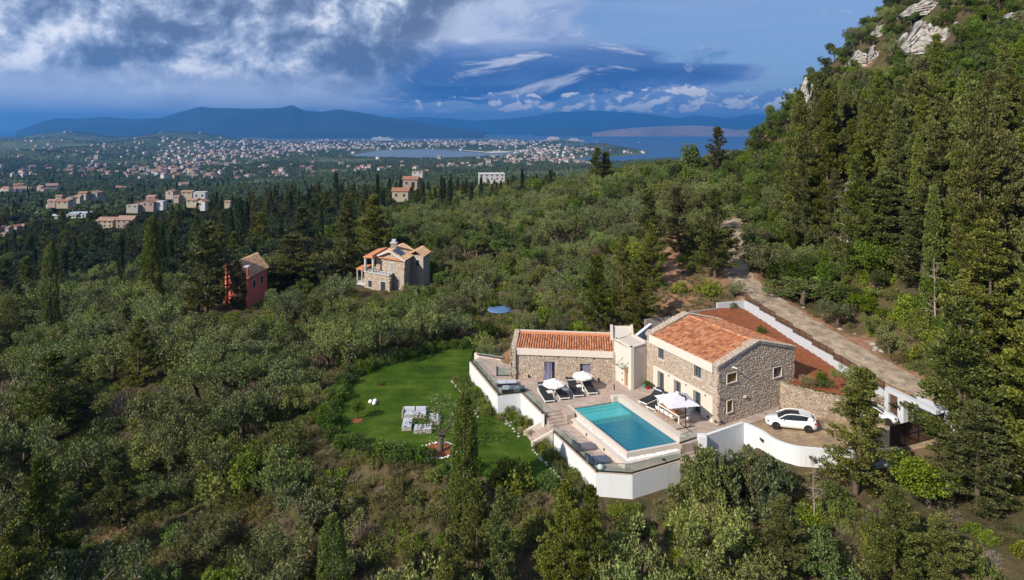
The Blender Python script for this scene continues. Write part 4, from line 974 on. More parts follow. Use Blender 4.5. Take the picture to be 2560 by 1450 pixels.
def railing(label, line, z, h=.78, n_per=1.6, rail=False):
    c = line[len(line) // 2]; root = thing('glass_railing', label, 'railing', (c[0], c[1], z), group='glass railings round the terraces')
    for a, c_ in zip(line, line[1:]):
        L = math.hypot(c_[0] - a[0], c_[1] - a[1]); n = max(1, round(L / n_per))
        b = MB(); b.wall(a, c_, z, z + .09, .10); b.build('channel', M['dark'], root)
        for k in range(n):
            f0, f1 = k / n + .008, (k + 1) / n - .008; p0 = (a[0] + (c_[0] - a[0]) * f0, a[1] + (c_[1] - a[1]) * f0); p1 = (a[0] + (c_[0] - a[0]) * f1, a[1] + (c_[1] - a[1]) * f1)
            b = MB(); b.wall(p0, p1, z + .095, z + h, .022); pn = b.build('glass_panel', M['glass'], root)
            b = MB(); b.wall(p0, p1, z + h + .001, z + h + .022, .024); b.build('edge_trim', M['dark'], pn)
    return root
railing('clear glass railing along the angled white wall of the lounger terrace', off(UPPER[:4], -.10), L1 + .19)
railing('clear glass railing along the faceted lower pool deck wall', off([W(1381, 1084, L2)] + LOWER[1:], -.10), L2 + .19)
railing('short glass railing between pool corner and white pillar', [W(1700, 1110, 0), W(1742, 1096, 0)], .02)
g0 = (WA.x - 2.2, WA.y + .7); railing('glass balustrade round the stairwell left of the stone wing', [(g0[0], g0[1] + 2.7), g0, (g0[0] + 1.75, g0[1] - .05)], L1)
railing('glass railing along the back edge of the terrace behind the stairwell', [(-4.3, 77.4), (-.9, 75.9)], L1 + .35)
b = MB(); b.wall((-4.6, 77.9), (-.6, 76.1), -1.5, L1 + .34, .25); tag(b.build('retaining_wall', M['stucco']), 'low cream wall with a black lamp at the back of the terrace', 'wall')
b = MB(); b.tube([(UPPER[0][0] + .35, UPPER[0][1] - .6, L1), (UPPER[0][0] + .35, UPPER[0][1] - .6, L1 + 2.0)], .04, 6); b.tube([(UPPER[0][0] + .35, UPPER[0][1] - .6, L1 + 2.0), (UPPER[0][0] + .9, UPPER[0][1] - .6, L1 + 2.05)], .03, 6)
tag(b.build('outdoor_shower', M['dark']), 'thin black pole shower at the far left corner of the terrace', 'shower')
# dark stair pit
b = MB(); b.prism([(g0[0] + .06, g0[1] + .06), (g0[0] + 1.5, g0[1] + .04), (g0[0] + 1.5, g0[1] + 2.6), (g0[0] + .06, g0[1] + 2.6)], L1 + .004, L1 + .01); tag(b.build('stairwell_floor', M['mortar']), kind='structure')

# white pillar, curved driveway wall
pil = W(1755, 1101, 0); b = MB(); b.box(pil[0] - .34, pil[0] + .34, pil[1] - .34, pil[1] + .34, -2.4, .47); tag(b.build('gate_pillar', M['white'], bevel=.015), 'square white pillar at the end of the driveway wall by the pool steps', 'pillar')
dr_ = thing('driveway_wall', 'long curving white parapet wall round the driveway', 'wall', (DRV[4][0], DRV[4][1], -1.5))
D2 = [(pil[0] + .3, pil[1] + .05)] + [p[:2] for p in DRV[1:]]
fine = [D2[0], D2[1]]
for i in range(1, len(D2) - 1):
    p0, p1_, p2_, p3 = (np.array(D2[max(i - 1, 1)]), np.array(D2[i]), np.array(D2[i + 1]), np.array(D2[min(i + 2, len(D2) - 1)]))
    for t in (.25, .5, .75, 1): fine.append(tuple(0.5 * (2 * p1_ + (p2_ - p0) * t + (2 * p0 - 5 * p1_ + 4 * p2_ - p3) * t * t + (3 * p1_ - p0 - 3 * p2_ + p3) * t ** 3)))
o1, o2 = off(fine, .0), off(fine, -.28)
def strip_wall(o1, o2, z0, z1_, mats, name, root):
    b = MB(); n = len(o1); vs = [(*p, z0) for p in o1] + [(*p, z1_) for p in o1] + [(*p, z1_) for p in o2] + [(*p, z0) for p in o2]
    fs = []
    for i in range(n - 1): fs += [(i, i + 1, n + i + 1, n + i), (n + i, n + i + 1, 2 * n + i + 1, 2 * n + i), (2 * n + i, 2 * n + i + 1, 3 * n + i + 1, 3 * n + i)]
    fs += [(0, n, 2 * n, 3 * n), (n - 1, 4 * n - 1, 3 * n - 1, 2 * n - 1)]
    b.add(vs, fs); return b.build(name, mats, root)
strip_wall(o1[:2], o2[:2], -2.6, WALLTOP + .02, M['white'], 'wall_section', dr_); strip_wall(o1[1:], o2[1:], -2.6, WALLTOP, M['white'], 'wall_section', dr_)
def wall_lamp_at(px, py, z, root, s=.11):
    p = W(px, py, z); b = MB(); b.box(p[0] - s, p[0] + s, p[1] - .1, p[1] + .06, p[2] - s * .8, p[2] + s * .8); b.build('wall_lamp', M['dark'], root)
for px, py in ((1905, 1098.5), (2029, 1145)):
    p = W(px, py, -.35); b = MB(); b.box(p[0] - .12, p[0] + .12, p[1] - .3, p[1] + .35, -.46, -.26); b.build('wall_lamp', M['dark'], dr_)
b = MB(); p = W(1530, 1224, -2.7); b.box(p[0] - .16, p[0] + .16, p[1] - .05, p[1] + .5, -2.8, -2.6); tag(b.build('wall_lamp', M['dark']), 'small black lamp low on the faceted white deck wall', 'lamp')
b = MB(); p = W(1558, 1222, -2.7); b.box(p[0] - .07, p[0] + .07, p[1] - .12, p[1] + .5, -3.4, -1.75); b.cur = 1; b.box(p[0] + .072, p[0] + .12, p[1] - .11, p[1] + .5, -3.4, -1.75)
tag(b.build('drain_pipe', [M['white'], M['dark']]), 'white upright drain box on the faceted deck wall', 'pipe')

# stone retaining wall of the red soil garden
gw = thing('garden_wall', 'curved pale stone retaining wall between driveway and red soil garden', 'wall', (GWALL[2][0], GWALL[2][1], -.1))
st = MB(); cp = MB(); GW2 = [p[:2] for p in GWALL]
fl = []
for i in range(len(GW2) - 1):
    for t in (0, .33, .66): fl.append((GW2[i][0] * (1 - t) + GW2[i + 1][0] * t, GW2[i][1] * (1 - t) + GW2[i + 1][1] * t))
fl.append(GW2[-1]); fa = np.array(fl)
for _ in range(2): fa[1:-1] = (fa[:-2] + 2 * fa[1:-1] + fa[2:]) / 4
fl = [tuple(p) for p in fa]
for a, c_ in zip(fl, fl[1:]):
    za, zb = garden_z(a) + .10, garden_z(c_) + .10; b = MB(); b.wall(a, c_, -.4, za, .45, z1b=zb); b.build('wall_section', M['mortar'], gw)
    u = Vector((c_[0] - a[0], c_[1] - a[1], 0)); L = u.length; u.normalize(); n_ = Vector((u.y, -u.x, 0))
    stones(st, (a[0], a[1], -.15), u, (0, 0, 1), n_, L, za + .15, lambda x, z, a=za, bb=zb, L=L: z < .12 + a + (bb - a) * x / L, .26, .05, int(a[0] * 10))
    stones(cp, (a[0] + n_.x * .03, a[1] + n_.y * .03, za + .01), u, (-n_.x, -n_.y, 0), (0, 0, 1), L, .5, lambda x, z: True, .27, .05, int(a[0] * 7))
st.build('stone_facing', M['stone2'], gw)['kind'] = 'stuff'; cp.build('coping_stone', M['stone2'], gw)['kind'] = 'stuff'

# grey roadside wall with stepped brown fence
fw = thing('roadside_wall', 'grey white stepped wall between red soil garden and gravel road', 'wall', (*WALL_B, 1))
fn = thing('slat_fence', 'brown horizontal slat fence stepping down along the roadside wall', 'fence', (33.3, 74, 3))
NS = 7; wa, wb = np.array(WALL_A), np.array(WALL_B); wd = (wb - wa); wl = np.linalg.norm(wd); wd /= wl; wn = np.array([-wd[1], wd[0]])
for k in range(NS):
    p = wa + wd * wl * k / NS; q = wa + wd * wl * (k + 1) / NS; ztop = 3.95 - (3.95 - 2.25) * k / (NS - 1)
    b = MB(); b.wall(tuple(p), tuple(q), .2, ztop, .25); b.build('wall_section', M['greywall'], fw)
    npn = 3; 
    for j in range(npn + 1):
        if j == npn and k < NS - 1: continue
        c = p + (q - p) * j / npn + wn * .12; b = MB(); b.box(c[0] - .035, c[0] + .035, c[1] - .035, c[1] + .035, ztop, ztop + .78); b.build('post', M['dark'], fn)
    for j in range(npn):
        c0 = p + (q - p) * (j + .03) / npn + wn * .11; c1 = p + (q - p) * (j + .97) / npn + wn * .11; b = MB()
        for r_ in range(5): z = ztop + .06 + r_ * .145; b.wall(tuple(c0), tuple(c1), z, z + .115, .025)
        o = b.build('slat_panel', M['brown'], fn); o['kind'] = 'stuff'
b = MB(); b.wall((27.4, 85.4), tuple(wa), .5, 3.9, .25); tag(b.build('boundary_wall', M['greywall']), 'short whitewashed wall across the far end of the red soil garden', 'wall')
b = MB(); b.wall((23.2, 83.2), (27.2, 84.9), .5, 3.35, .25); tag(b.build('boundary_wall', M['concrete']), 'rough grey concrete wall right of the big trunk behind the house roof', 'wall')
b = MB(); b.wall((16.8, 80.6), (20.4, 81.8), .5, 3.1, .25); tag(b.build('boundary_wall', M['concrete']), 'low grey concrete wall behind the left roof corner of the big house', 'wall')

# gate house and gates
gd = Vector((0.28, -0.96, 0)).normalized(); gn = Vector((gd.y, -gd.x, 0)); gn = gn if gn.x > 0 else -gn; g_o = Vector((35.45, 61.0, -.1))
gt = thing('gate_portal', 'light grey entrance portal with brown door beside the gravel road', 'gateway', tuple(g_o))
def gbox(b, u0, u1, n0, n1, z0, z1_):
    q = lambda u, n, z: tuple(g_o + gd * u + gn * n + Vector((0, 0, z)))
    b.hexa([q(u0, n0, z0), q(u1, n0, z0), q(u1, n1, z0), q(u0, n1, z0), q(u0, n0, z1_), q(u1, n0, z1_), q(u1, n1, z1_), q(u0, n1, z1_)]); return b
gbox(MB(), 0, .5, 0, .55, -.3, 2.24).build('pillar', M['greywall'], gt); gbox(MB(), 1.5, 2.15, 0, .55, -.3, 2.24).build('pillar', M['greywall'], gt)
gbox(MB(), -.02, 5.4, -.01, .56, 2.25, 2.62).build('lintel', M['greywall'], gt); gbox(MB(), 2.75, 3.3, .3, .5, -.1, 2.2).build('meter_cupboard', M['frame'], gt)
gbox(MB(), 2.2, 5.4, 1.5, 1.7, -.3, 2.5).build('back_wall', M['greywall'], gt)
b = MB(); gbox(b, .52, 1.48, .2, .26, .02, 2.2); dd = b.build('door', M['dark'], gt)
for k in range(9): gbox(MB(), .56 + k * .1, .65 + k * .1, .15, .2, .06, 1.05).build('plank', M['brown'], dd); gbox(MB(), .56 + k * .1, .65 + k * .1, .15, .2, 1.12, 2.16).build('plank', M['brown'], dd)
gbox(MB(), 1.7, 1.82, -.05, -.01, 1.15, 1.4).build('intercom', M['dark'], gt)
ga, gb_ = Vector((31.96, 54.1, 0)), Vector((38.3, 56.75, 0)); gdv = (gb_ - ga); gl_ = gdv.length; gdv.normalize(); gnn = Vector((gdv.y, -gdv.x, 0))
vg = thing('sliding_gate', 'wide brown driveway gate of upright boards in a black frame', 'gate', tuple(ga))
def vb(b, u0, u1, n0, n1, z0, z1_):
    q = lambda u, n, z: tuple(ga + gdv * u + gnn * n + Vector((0, 0, z)))
    b.hexa([q(u0, n0, z0), q(u1, n0, z0), q(u1, n1, z0), q(u0, n1, z0), q(u0, n0, z1_), q(u1, n0, z1_), q(u1, n1, z1_), q(u0, n1, z1_)]); return b
f_ = MB()
for z0, z1_ in ((-.05, .03), (.9, .97), (1.84, 1.93)): vb(f_, 0, gl_, -.03, .05, z0, z1_)
for k in range(5): u = gl_ * k / 4; vb(f_, max(u - .05, 0), u + .05, -.04, .06, -.05, 1.94)
f_.build('frame', M['dark'], vg)
nb = 56
for k in range(nb): vb(MB(), gl_ * k / nb + .01, gl_ * (k + 1) / nb - .008, -.02, .02, 0, 1.88).build('board', M['brown'], vg)

# ------------------------------------------------------------------ the pool
def pool():
    root = thing('swimming_pool', 'rectangular turquoise infinity pool in the stone terrace', 'pool', (*PP(ul / 2, vl / 2), L2))
    def pb(b, a0, a1, c0, c1, z0, z1_):
        b.hexa([(*PP(a0, c0), z0), (*PP(a1, c0), z0), (*PP(a1, c1), z0), (*PP(a0, c1), z0), (*PP(a0, c0), z1_), (*PP(a1, c0), z1_), (*PP(a1, c1), z1_), (*PP(a0, c1), z1_)]); return b
    WLV = L1 - .035
    tq = mat('turquoise_mosaic', (0.018, 0.19, 0.26), 0.5, 0.10, 2.5, 0.0); tq2 = mat('pale_mosaic', (0.36, 0.50, 0.48), 0.5, 0.10, 3)
    pb(MB(), 0, ul, 2.3, vl, L2 + .004, L2 + .05).build('pool_floor', tq, root)
    pb(MB(), .001, ul - .001, .75, 2.3, L2 + .004, -.86).build('shallow_shelf', tq2, root)
    pb(MB(), .001, ul - .001, .38, .749, L2 + .004, -.74).build('pool_step', tq2, root); pb(MB(), .001, ul - .001, .02, .379, L2 + .004, -.62).build('pool_step', tq2, root)
    for a0, a1, c0, c1 in ((-.04, 0, 0, vl), (ul, ul + .018, 0, vl), (0, ul, vl, vl + .04)): pb(MB(), a0, a1, c0, c1, L2 + .003, WLV - .002).build('pool_side', tq, root)
    w = MB(); nx_, ny_ = 2, 2; w.add([(*PP(0, 0), WLV), (*PP(ul, 0), WLV), (*PP(ul, vl), WLV), (*PP(0, vl), WLV)], [(0, 3, 2, 1)])
    w.build('water', clear_mat('pool_water', (0.34, 0.86, 0.92), 0.04, 1.33, 0.6, 2.6), root)
    pb(MB(), -.30, -.041, -.9, vl + .30, L2 - .2, L1 + .012).build('rim', M['coping'], root); pb(MB(), -.0405, ul + .02, vl + .0405, vl + .30, L2 - .2, L1 + .01).build('rim', M['coping'], root)
    pb(MB(), -.56, -.301, -.6, vl + .78, L2 - .2, -.97).build('channel', M['coping'], root); pb(MB(), -.30, ul + .02, vl + .301, vl + .78, L2 - .2, -.972).build('channel', M['coping'], root)
    pb(MB(), -1.0, -.561, -.9, vl + 1.1, L2 - .2, -.88).build('ledge', M['coping'], root); pb(MB(), -.56, ul - .1, vl + .781, vl + 1.1, L2 - .2, -.882).build('ledge', M['coping'], root)
    pb(MB(), ul + .019, ul + .75, -.4, vl + .32, L2, L0 + .012).build('coping', M['coping'], root)
    pb(MB(), ul - .55, ul + .018, -.5, -.002, L2, L0 + .01).build('coping', M['coping'], root)
    # white pebbles
    r = random.Random(3); b = MB()
    def peb(a, c, s):
        p = PP(a, c); n = 6; z = -.96; ring = []
        vs = [(p[0] + math.cos(6.283 * k / n) * s * r.uniform(.8, 1.1), p[1] + math.sin(6.283 * k / n) * s * r.uniform(.7, 1), z) for k in range(n)]
        top = [(p[0] + (v[0] - p[0]) * .6, p[1] + (v[1] - p[1]) * .6, z + s * r.uniform(.8, 1.4)) for v in vs]
        b.add(vs + top, [(k, (k + 1) % n, n + (k + 1) % n, n + k) for k in range(n)] + [tuple(range(n, 2 * n))])
    for _ in range(420): peb(r.uniform(-.54, -.32), r.uniform(.2, vl + .5), r.uniform(.04, .08))
    for _ in range(520): peb(r.uniform(-.5, ul - .25), r.uniform(vl + .34, vl + .74), r.uniform(.05, .09))
    o = b.build('pebbles', M['pebble'], root); o['kind'] = 'stuff'
    for c in (1.5, 4.2, 7.2):
        p = PP(-1.02, c); b = MB(); b.box(p[0] - .07, p[0] + .07, p[1] - .07, p[1] + .07, -1.2, -1.03); b.build('wall_lamp', M['dark'], root)
    p = PP(ul * .55, vl + 1.12); b = MB(); b.box(p[0] - .1, p[0] + .1, p[1] - .06, p[1] + .06, -1.2, -1.05); b.build('wall_lamp', M['dark'], root)
pool()

# ------------------------------------------------------------------ terrace furniture
def lounger_proto(flat=False):
    root = thing('sun_lounger', 'x', 'sun lounger')
    f = MB()
    for y in (-.52, .46): f.box(0, 2.55, y, y + .06, .22, .30)
    for x in (0, 2.49): f.box(x, x + .06, -.46, .46, .22, .30)
    f.build('frame', M['whitepaint'], root, local=True)
    for x in (.12, 2.3):
        for y in (-.5, .44): b = MB(); b.box(x, x + .06, y, y + .06, 0, .22); b.build('leg', M['whitepaint'], root, local=True)
    b = MB(); b.box(.02, 1.75, -.46, .46, .30, .42); b.build('seat_pad', M['mesh'], root, local=True, bevel=.03)
    b = MB(); h = .62 if not flat else .35
    b.hexa([(1.74, -.46, .30), (1.74, .46, .30), (2.62, .46, .30 + h - .1), (2.62, -.46, .30 + h - .1), (1.70, -.46, .42), (1.70, .46, .42), (2.58, .46, .40 + h), (2.58, -.46, .40 + h)][0:0] or
           [(1.74, -.46, .30), (2.62, -.46, .22 + h), (2.62, .46, .22 + h), (1.74, .46, .30), (1.70, -.46, .42), (2.56, -.46, .36 + h), (2.56, .46, .36 + h), (1.70, .46, .42)]); b.build('backrest', M['mesh'], root, local=True, bevel=.02)
    b = MB(); b.tube([(2.25, -.44, .44 + h * .62), (2.25, .44, .44 + h * .62)], .075, 8); b.build('head_roll', M['cushion'], root, local=True)
    return root
lp = lounger_proto()
def lie(foot, head, label, proto, first):
    o = proto if first else copy_tree(proto); a, c = Vector(foot), Vector(head); d = c - a
    o.location = a; o.rotation_euler = (0, 0, math.atan2(d.y, d.x)); s = d.length / 2.6; o.scale = (s, min(1.0, s), 1); o['label'] = label; o['group'] = 'black sun loungers by the pool'; return o
for i, ((fx, fy), (hx, hy), lab) in enumerate((((1374, 1009), (1354, 977), 'black sun lounger nearest the glass railing with a pale head roll'),
        ((1412, 1002), (1391, 971), 'black sun lounger under the left cream parasol'), ((1447, 995.5), (1426.5, 965), 'black sun lounger between the two cream parasols'),
        ((1482, 989), (1462, 958), 'black sun lounger under the right cream parasol by the steps'))):
    lie(W(fx, fy, L1), W(hx, hy, L1), lab, lp, i == 0)
for (fx, fy), (hx, hy), lab in (((1606, 1013), (1652, 993), 'black sun lounger beside the pool coping farther from the dining table'), ((1626, 1027), (1672, 1007), 'black sun lounger beside the pool coping nearer the dining table')):
    lie(W(fx, fy, L0), W(hx, hy, L0), lab, lp, False)
def side_table(px, py, z, label):
    r = thing('side_table', label, 'table', W(px, py, z), .3, 'white side tables between the loungers')
    b = MB(); b.box(-.3, .3, -.3, .3, .42, .47); b.build('table_top', M['whitepaint'], r, local=True)
    for x in (-.27, .22):
        for y in (-.27, .22): b = MB(); b.box(x, x + .05, y, y + .05, 0, .42); b.build('leg', M['whitepaint'], r, local=True)
side_table(1375, 990, L1, 'white side table between the first and second lounger from the railing'); side_table(1413, 984, L1, 'white side table between the second and third lounger'); side_table(1448, 975, L1, 'white side table between the third and fourth lounger')

def parasol(px, py, z, h, rad, label, n=8, tilt=0.0, rz=0.0):
    r = thing('parasol', label, 'parasol', W(px, py, z), rz, 'cream parasols over the loungers')
    b = MB(); b.tube([(0, 0, 0), (0, 0, h + .05)], .035, 8); b.build('pole', M['whitepaint'], r, local=True)
    b = MB(); b.lathe((0, 0, 0), [(.28, 0), (.28, .05), (.06, .09), (.05, .25)], 14); b.build('base', M['whitepaint'], r, local=True)
    c = MB(); vs = [(0, 0, h)]; m_ = 4
    for j in range(1, m_ + 1):
        for k in range(n * 2):
            a = math.pi * k / n; rr = rad * j / m_ * (1 if k % 2 == 0 else .93); z_ = h - (.17 * j / m_ + .36 * (j / m_) ** 1.6) * rad / 1.5 - (.04 * j / m_ if k % 2 else 0); vs.append((rr * math.cos(a), rr * math.sin(a) + tilt * 0, z_))
    for k in range(n * 2): a = math.pi * k / n; vs.append((rad * .985 * math.cos(a) * (1 if k % 2 == 0 else .93), rad * .985 * math.sin(a) * (1 if k % 2 == 0 else .93), h - .53 * rad / 1.5 - .16))
    N2 = n * 2; fs = [(0, 1 + k, 1 + (k + 1) % N2) for k in range(N2)]
    for j in range(m_): fs += [(1 + j * N2 + k, 1 + (j + 1) * N2 + k, 1 + (j + 1) * N2 + (k + 1) % N2, 1 + j * N2 + (k + 1) % N2) for k in range(N2)]
    c.add(vs, fs); c.build('canopy', M['canvas'], r, local=True)
    b = MB(); b.lathe((0, 0, h - .08), [(.30, 0), (.16, .12), (.03, .17)], 8); b.build('vent_cap', M['canvas'], r, local=True)
    for k in range(n):
        a = 2 * math.pi * k / n; b = MB(); b.tube([(0.04, 0, h - .12), (rad * .97, 0, h - .55 * rad / 1.5 - .05)], .012, 4, False); o = b.build('rib', M['whitepaint'], r, local=True); o.rotation_euler = (0, 0, a)
parasol(1385, 998, L1, 2.05, 1.18, 'cream scalloped parasol over the two loungers nearer the railing', rz=.2)
parasol(1457, 977, L1, 2.0, 1.10, 'cream scalloped parasol over the two loungers nearer the tower', rz=.1)

def big_parasol():
    root = thing('cantilever_parasol', 'large square lilac grey cantilever parasol over the dining table', 'parasol', W(1714, 1070, 0))
    o = Vector(root.location)
    c = [Vector(W(x, y, z)) for x, y, z in ((1635, 989, 2.15), (1671.5, 1023, 2.15), (1752, 1015.5, 2.15), (1716, 983, 2.15))]
    ctr = sum(c, Vector()) / 4; top = Vector((ctr.x, ctr.y, 2.95)); b = MB()
    vs = [top] + c + [p + Vector((0, 0, -.14)) for p in c]
    mid = []
    for i in range(4): mid.append((c[i] + c[(i + 1) % 4]) / 2 + Vector((0, 0, .02)) + (ctr - (c[i] + c[(i + 1) % 4]) / 2) * .03)
    vs = [tuple(v) for v in [top] + c + mid]
    b.add(vs, [(0, 1 + i, 5 + i) for i in range(4)] + [(0, 5 + i, 1 + (i + 1) % 4) for i in range(4)]); b.build('canopy', M['canvas2'], root)
    b = MB()
    for i in range(4): b.tube([tuple(top - Vector((0, 0, .08))), tuple(c[i] - Vector((0, 0, .05)))], .02, 4)
    b.build('ribs', M['dark'], root)
    b = MB(); b.lathe(tuple(top - Vector((0, 0, .04))), [(.2, 0), (.12, .1), (.03, .13)], 8); b.build('hub', M['canvas2'], root)
    b = MB(); ph = 2.9; b.tube([tuple(o), (o.x, o.y, ph)], .055, 8); b.build('post', M['dark'], root)
    b = MB(); b.tube([(o.x, o.y, ph - .05), (o.x - .55, o.y + .2, ph + .08)], .05, 6); b.tube([(o.x, o.y, 2.3), (o.x + .2, o.y + .6, 2.3), (ctr.x, ctr.y, 3.05)], .04, 6); b.build('arm', M['dark'], root)
    for dx, dy in ((.95, .35), (-.35, .95)):
        b = MB(); b.tube([(o.x - dx, o.y - dy, .04), (o.x + dx, o.y + dy, .04)], .045, 4); b.build('foot_bar', M['dark'], root)
big_parasol()

def dining():
    a, c = Vector(W(1660, 1024, 0)), Vector(W(1697, 1058, 0))
    # long table runs parallel to the house front
    ax = Vector((-UU[0], -UU[1], 0)).normalized(); ay = Vector((VV[0], VV[1], 0)).normalized()
    o = Vector(W(1697, 1061, 0)); r = thing('dining_table', 'long teak topped dining table with white legs under the square parasol', 'table', tuple(o))
    ang = math.atan2(-ax.y, -ax.x); Lt, Wt = 3.0, 1.15; r.rotation_euler = (0, 0, ang)
    f = MB(); 
    for x0, x1, y0, y1 in ((0, Lt, -.0, .07), (0, Lt, -Wt, -Wt + .07), (0, .07, -Wt + .07, 0), (Lt - .07, Lt, -Wt + .07, 0)): f.box(x0, x1, y0, y1, .70, .77)
    f.build('table_frame', M['whitepaint'], r, local=True)
    for k in range(8): b = MB(); w = (Wt - .16) / 8; b.box(.08, Lt - .08, -Wt + .08 + k * w + .006, -Wt + .08 + (k + 1) * w - .006, .72, .785); b.build('plank', M['wood'], r, local=True)
    for x in (0, Lt - .09):
        for y in (-Wt, -.09): b = MB(); b.box(x, x + .09, y, y + .09, 0, .70); b.build('leg', M['whitepaint'], r, local=True)
    # chairs
    def chair_proto():
        ch = thing('dining_chair', 'x', 'chair')
        b = MB(); vs = []; n = 9
        prof = [(.30, .0, .44), (.18, .0, .42), (0, .0, .42), (-.16, .0, .46), (-.24, .0, .60), (-.28, .0, .84)]
        for (x, _, z) in prof:
            for k in range(n):
                t = k / (n - 1) * 2 - 1; w = .27 if z < .7 else .23; up = .14 * max(0, abs(t) - .6) / .4 if z < .5 else 0; vs.append((x + (abs(t) ** 2) * (.10 if z > .5 else 0), t * w, z + up))
        b.add(vs, [(j * n + k, j * n + k + 1, (j + 1) * n + k + 1, (j + 1) * n + k) for j in range(5) for k in range(n - 1)])
        o_ = b.build('seat_shell', M['whitepaint'], ch, True, local=True); m_ = o_.modifiers.new('thickness', 'SOLIDIFY'); m_.thickness = .03
        for sx in (-.22, .24):
            for sy in (-.22, .22): b = MB(); b.tube([(sx * .5, sy * .5, .41), (sx, sy, 0)], .018, 5); b.build('leg', M['wood'], ch, local=True)
        return ch
    pr = chair_proto(); ca, sa = math.cos(ang), math.sin(ang); first = True
    def pos(x, y): return (o.x + x * ca - y * sa, o.y + x * sa + y * ca, 0)
    spots = [(x, .32, -math.pi / 2, f'white shell chair on the pool side of the dining table, {w}') for x, w in ((.55, 'nearest the black parasol post'), (1.2, 'second from the parasol post'), (1.85, 'third from the parasol post'), (2.5, 'farthest from the parasol post'))]
    spots += [(x, -Wt - .32, math.pi / 2, f'white shell chair on the house side of the dining table, {w}') for x, w in ((.6, 'nearest the black parasol post'), (1.5, 'in the middle'), (2.4, 'farthest from the parasol post'))]
    spots += [(-.35, -.58, 0, 'white shell chair at the near end of the dining table by the parasol post'), (Lt + .35, -.58, math.pi, 'white shell chair at the far end of the dining table')]
    for x, y, rz, lab in spots:
        c_ = pr if first else copy_tree(pr); first = False; c_.location = pos(x, y); c_.rotation_euler = (0, 0, ang + rz); c_['label'] = lab; c_['group'] = 'white shell chairs round the dining table'
    for x, y, s in ((1.0, -.5, .14), (1.5, -.6, .1)):
        b = MB(); p = pos(x, y); b.lathe((p[0], p[1], .787), [(s * .5, 0), (s, .08), (s * .9, .13), (s * .4, .10)], 12); tag(b.build('bowl', M['canvas']), 'small cream bowl on the dining table' if s > .12 else 'smaller cream dish on the dining table', 'bowl')
dining()

def daybed(foot, head, z, m, m2, label):
    a, c = Vector(W(*foot, z)), Vector(W(*head, z)); d = c - a; r = thing('day_bed', label, 'day bed', tuple(a), math.atan2(d.y, d.x), 'padded day beds on the lower deck'); L = d.length
    b = MB(); b.box(0, L * .72, -.5, .5, .02, .32); b.build('mattress', m, r, local=True, bevel=.09)
    b = MB(); b.hexa([(L * .70, -.52, .02), (L, -.5, .02), (L, .5, .02), (L * .70, .52, .02), (L * .74, -.5, .5), (L * .98, -.42, .78), (L * .98, .42, .78), (L * .74, .5, .5)]); b.build('backrest', m2, r, local=True, bevel=.09)
daybed((1486, 1119), (1431, 1124), L2, M['mauve'], M['mauve'], 'mauve grey padded day bed on the lower deck farther from the front corner'); daybed((1522, 1152), (1464, 1158), L2, M['navy'], M['navy'], 'navy grey padded day bed on the lower deck nearer the front corner')
b = MB(); p = W(1500, 1183, L2); b.lathe((p[0] + .1, p[1] + .55, L2), [(.05, 0), (.2, .06), (.26, .22), (.2, .38), (.05, .44)], 16); tag(b.build('globe_light', M['whitepaint'], smooth=True), 'white globe lamp in the front corner of the lower deck', 'lamp')
# terrace sofa group behind the glass
sf = thing('terrace_sofa', 'pale blue cushioned corner sofa against the terrace glass railing', 'sofa', W(1270, 985, L1)); o = Vector(W(1252, 985, L1)); u = Vector((1, .10, 0)).normalized(); v = Vector((-.1, 1, 0))
def sb(name, m, x0, x1, y0, y1, z0, z1_, root, bev=.04, org=None, uu=None, vv=None):
    org = org or o; uu = uu or u; vv = vv or v; q = lambda x, y, z: tuple(org + uu * x + vv * y + Vector((0, 0, z))); b = MB()
    b.hexa([q(x0, y0, z0), q(x1, y0, z0), q(x1, y1, z0), q(x0, y1, z0), q(x0, y0, z1_), q(x1, y0, z1_), q(x1, y1, z1_), q(x0, y1, z1_)]); return b.build(name, m, root, bevel=bev)
sb('sofa_base', M['mesh'], .15, 2.6, .1, .95, 0, .32, sf, .02)
for k in range(3): sb('seat_cushion', M['cushion'], .18 + k * .8, .94 + k * .8, .12, .8, .33, .47, sf)
for k in range(3): sb('back_cushion', M['cushion2'] if k else M['cushion'], .2 + k * .8, .9 + k * .8, .0, .18, .40, .8, sf)
s2 = thing('terrace_sofa', 'two seat bench with pale violet blue seat pads on the terrace', 'sofa', W(1255, 965, L1))
o2_ = Vector(W(1240, 968, L1)); sb('sofa_base', M['mesh'], .15, 2.3, 0, .8, 0, .30, s2, .02, o2_)
for k in range(2): sb('seat_cushion', M['cushion'], .18 + k * 1.05, 1.18 + k * 1.05, .02, .78, .31, .46, s2, .04, o2_)
s3 = thing('coffee_table', 'low black coffee table between the two terrace sofas', 'table', W(1275, 975, L1)); o3_ = Vector(W(1268, 978, L1)); sb('table_top', M['dark'], 0, 1.3, 0, .7, .30, .36, s3, .01, o3_)
for x in (.05, 1.2):
    for y in (.05, .6): sb('leg', M['dark'], x, x + .05, y, y + .05, 0, .3, s3, 0, o3_)
# potted plants by the tower
for px, py, m, rr, lab in ((1619, 972, 'redpot', .26, 'leafy olive bush in a round red pot by the tower'), (1610.5, 968.5, 'teal', .17, 'small teal pot beside the red pot')):
    p = W(px, py, 0); root = thing('potted_plant', lab, 'potted plant', p); b = MB(); b.lathe((0, 0, 0), [(rr * .7, 0), (rr, rr * .8), (rr * .92, rr * 1.5), (rr * .75, rr * 1.5), (rr * .6, rr * 1.3)], 14); b.build('pot', M[m], root, local=True); root['pp'] = rr
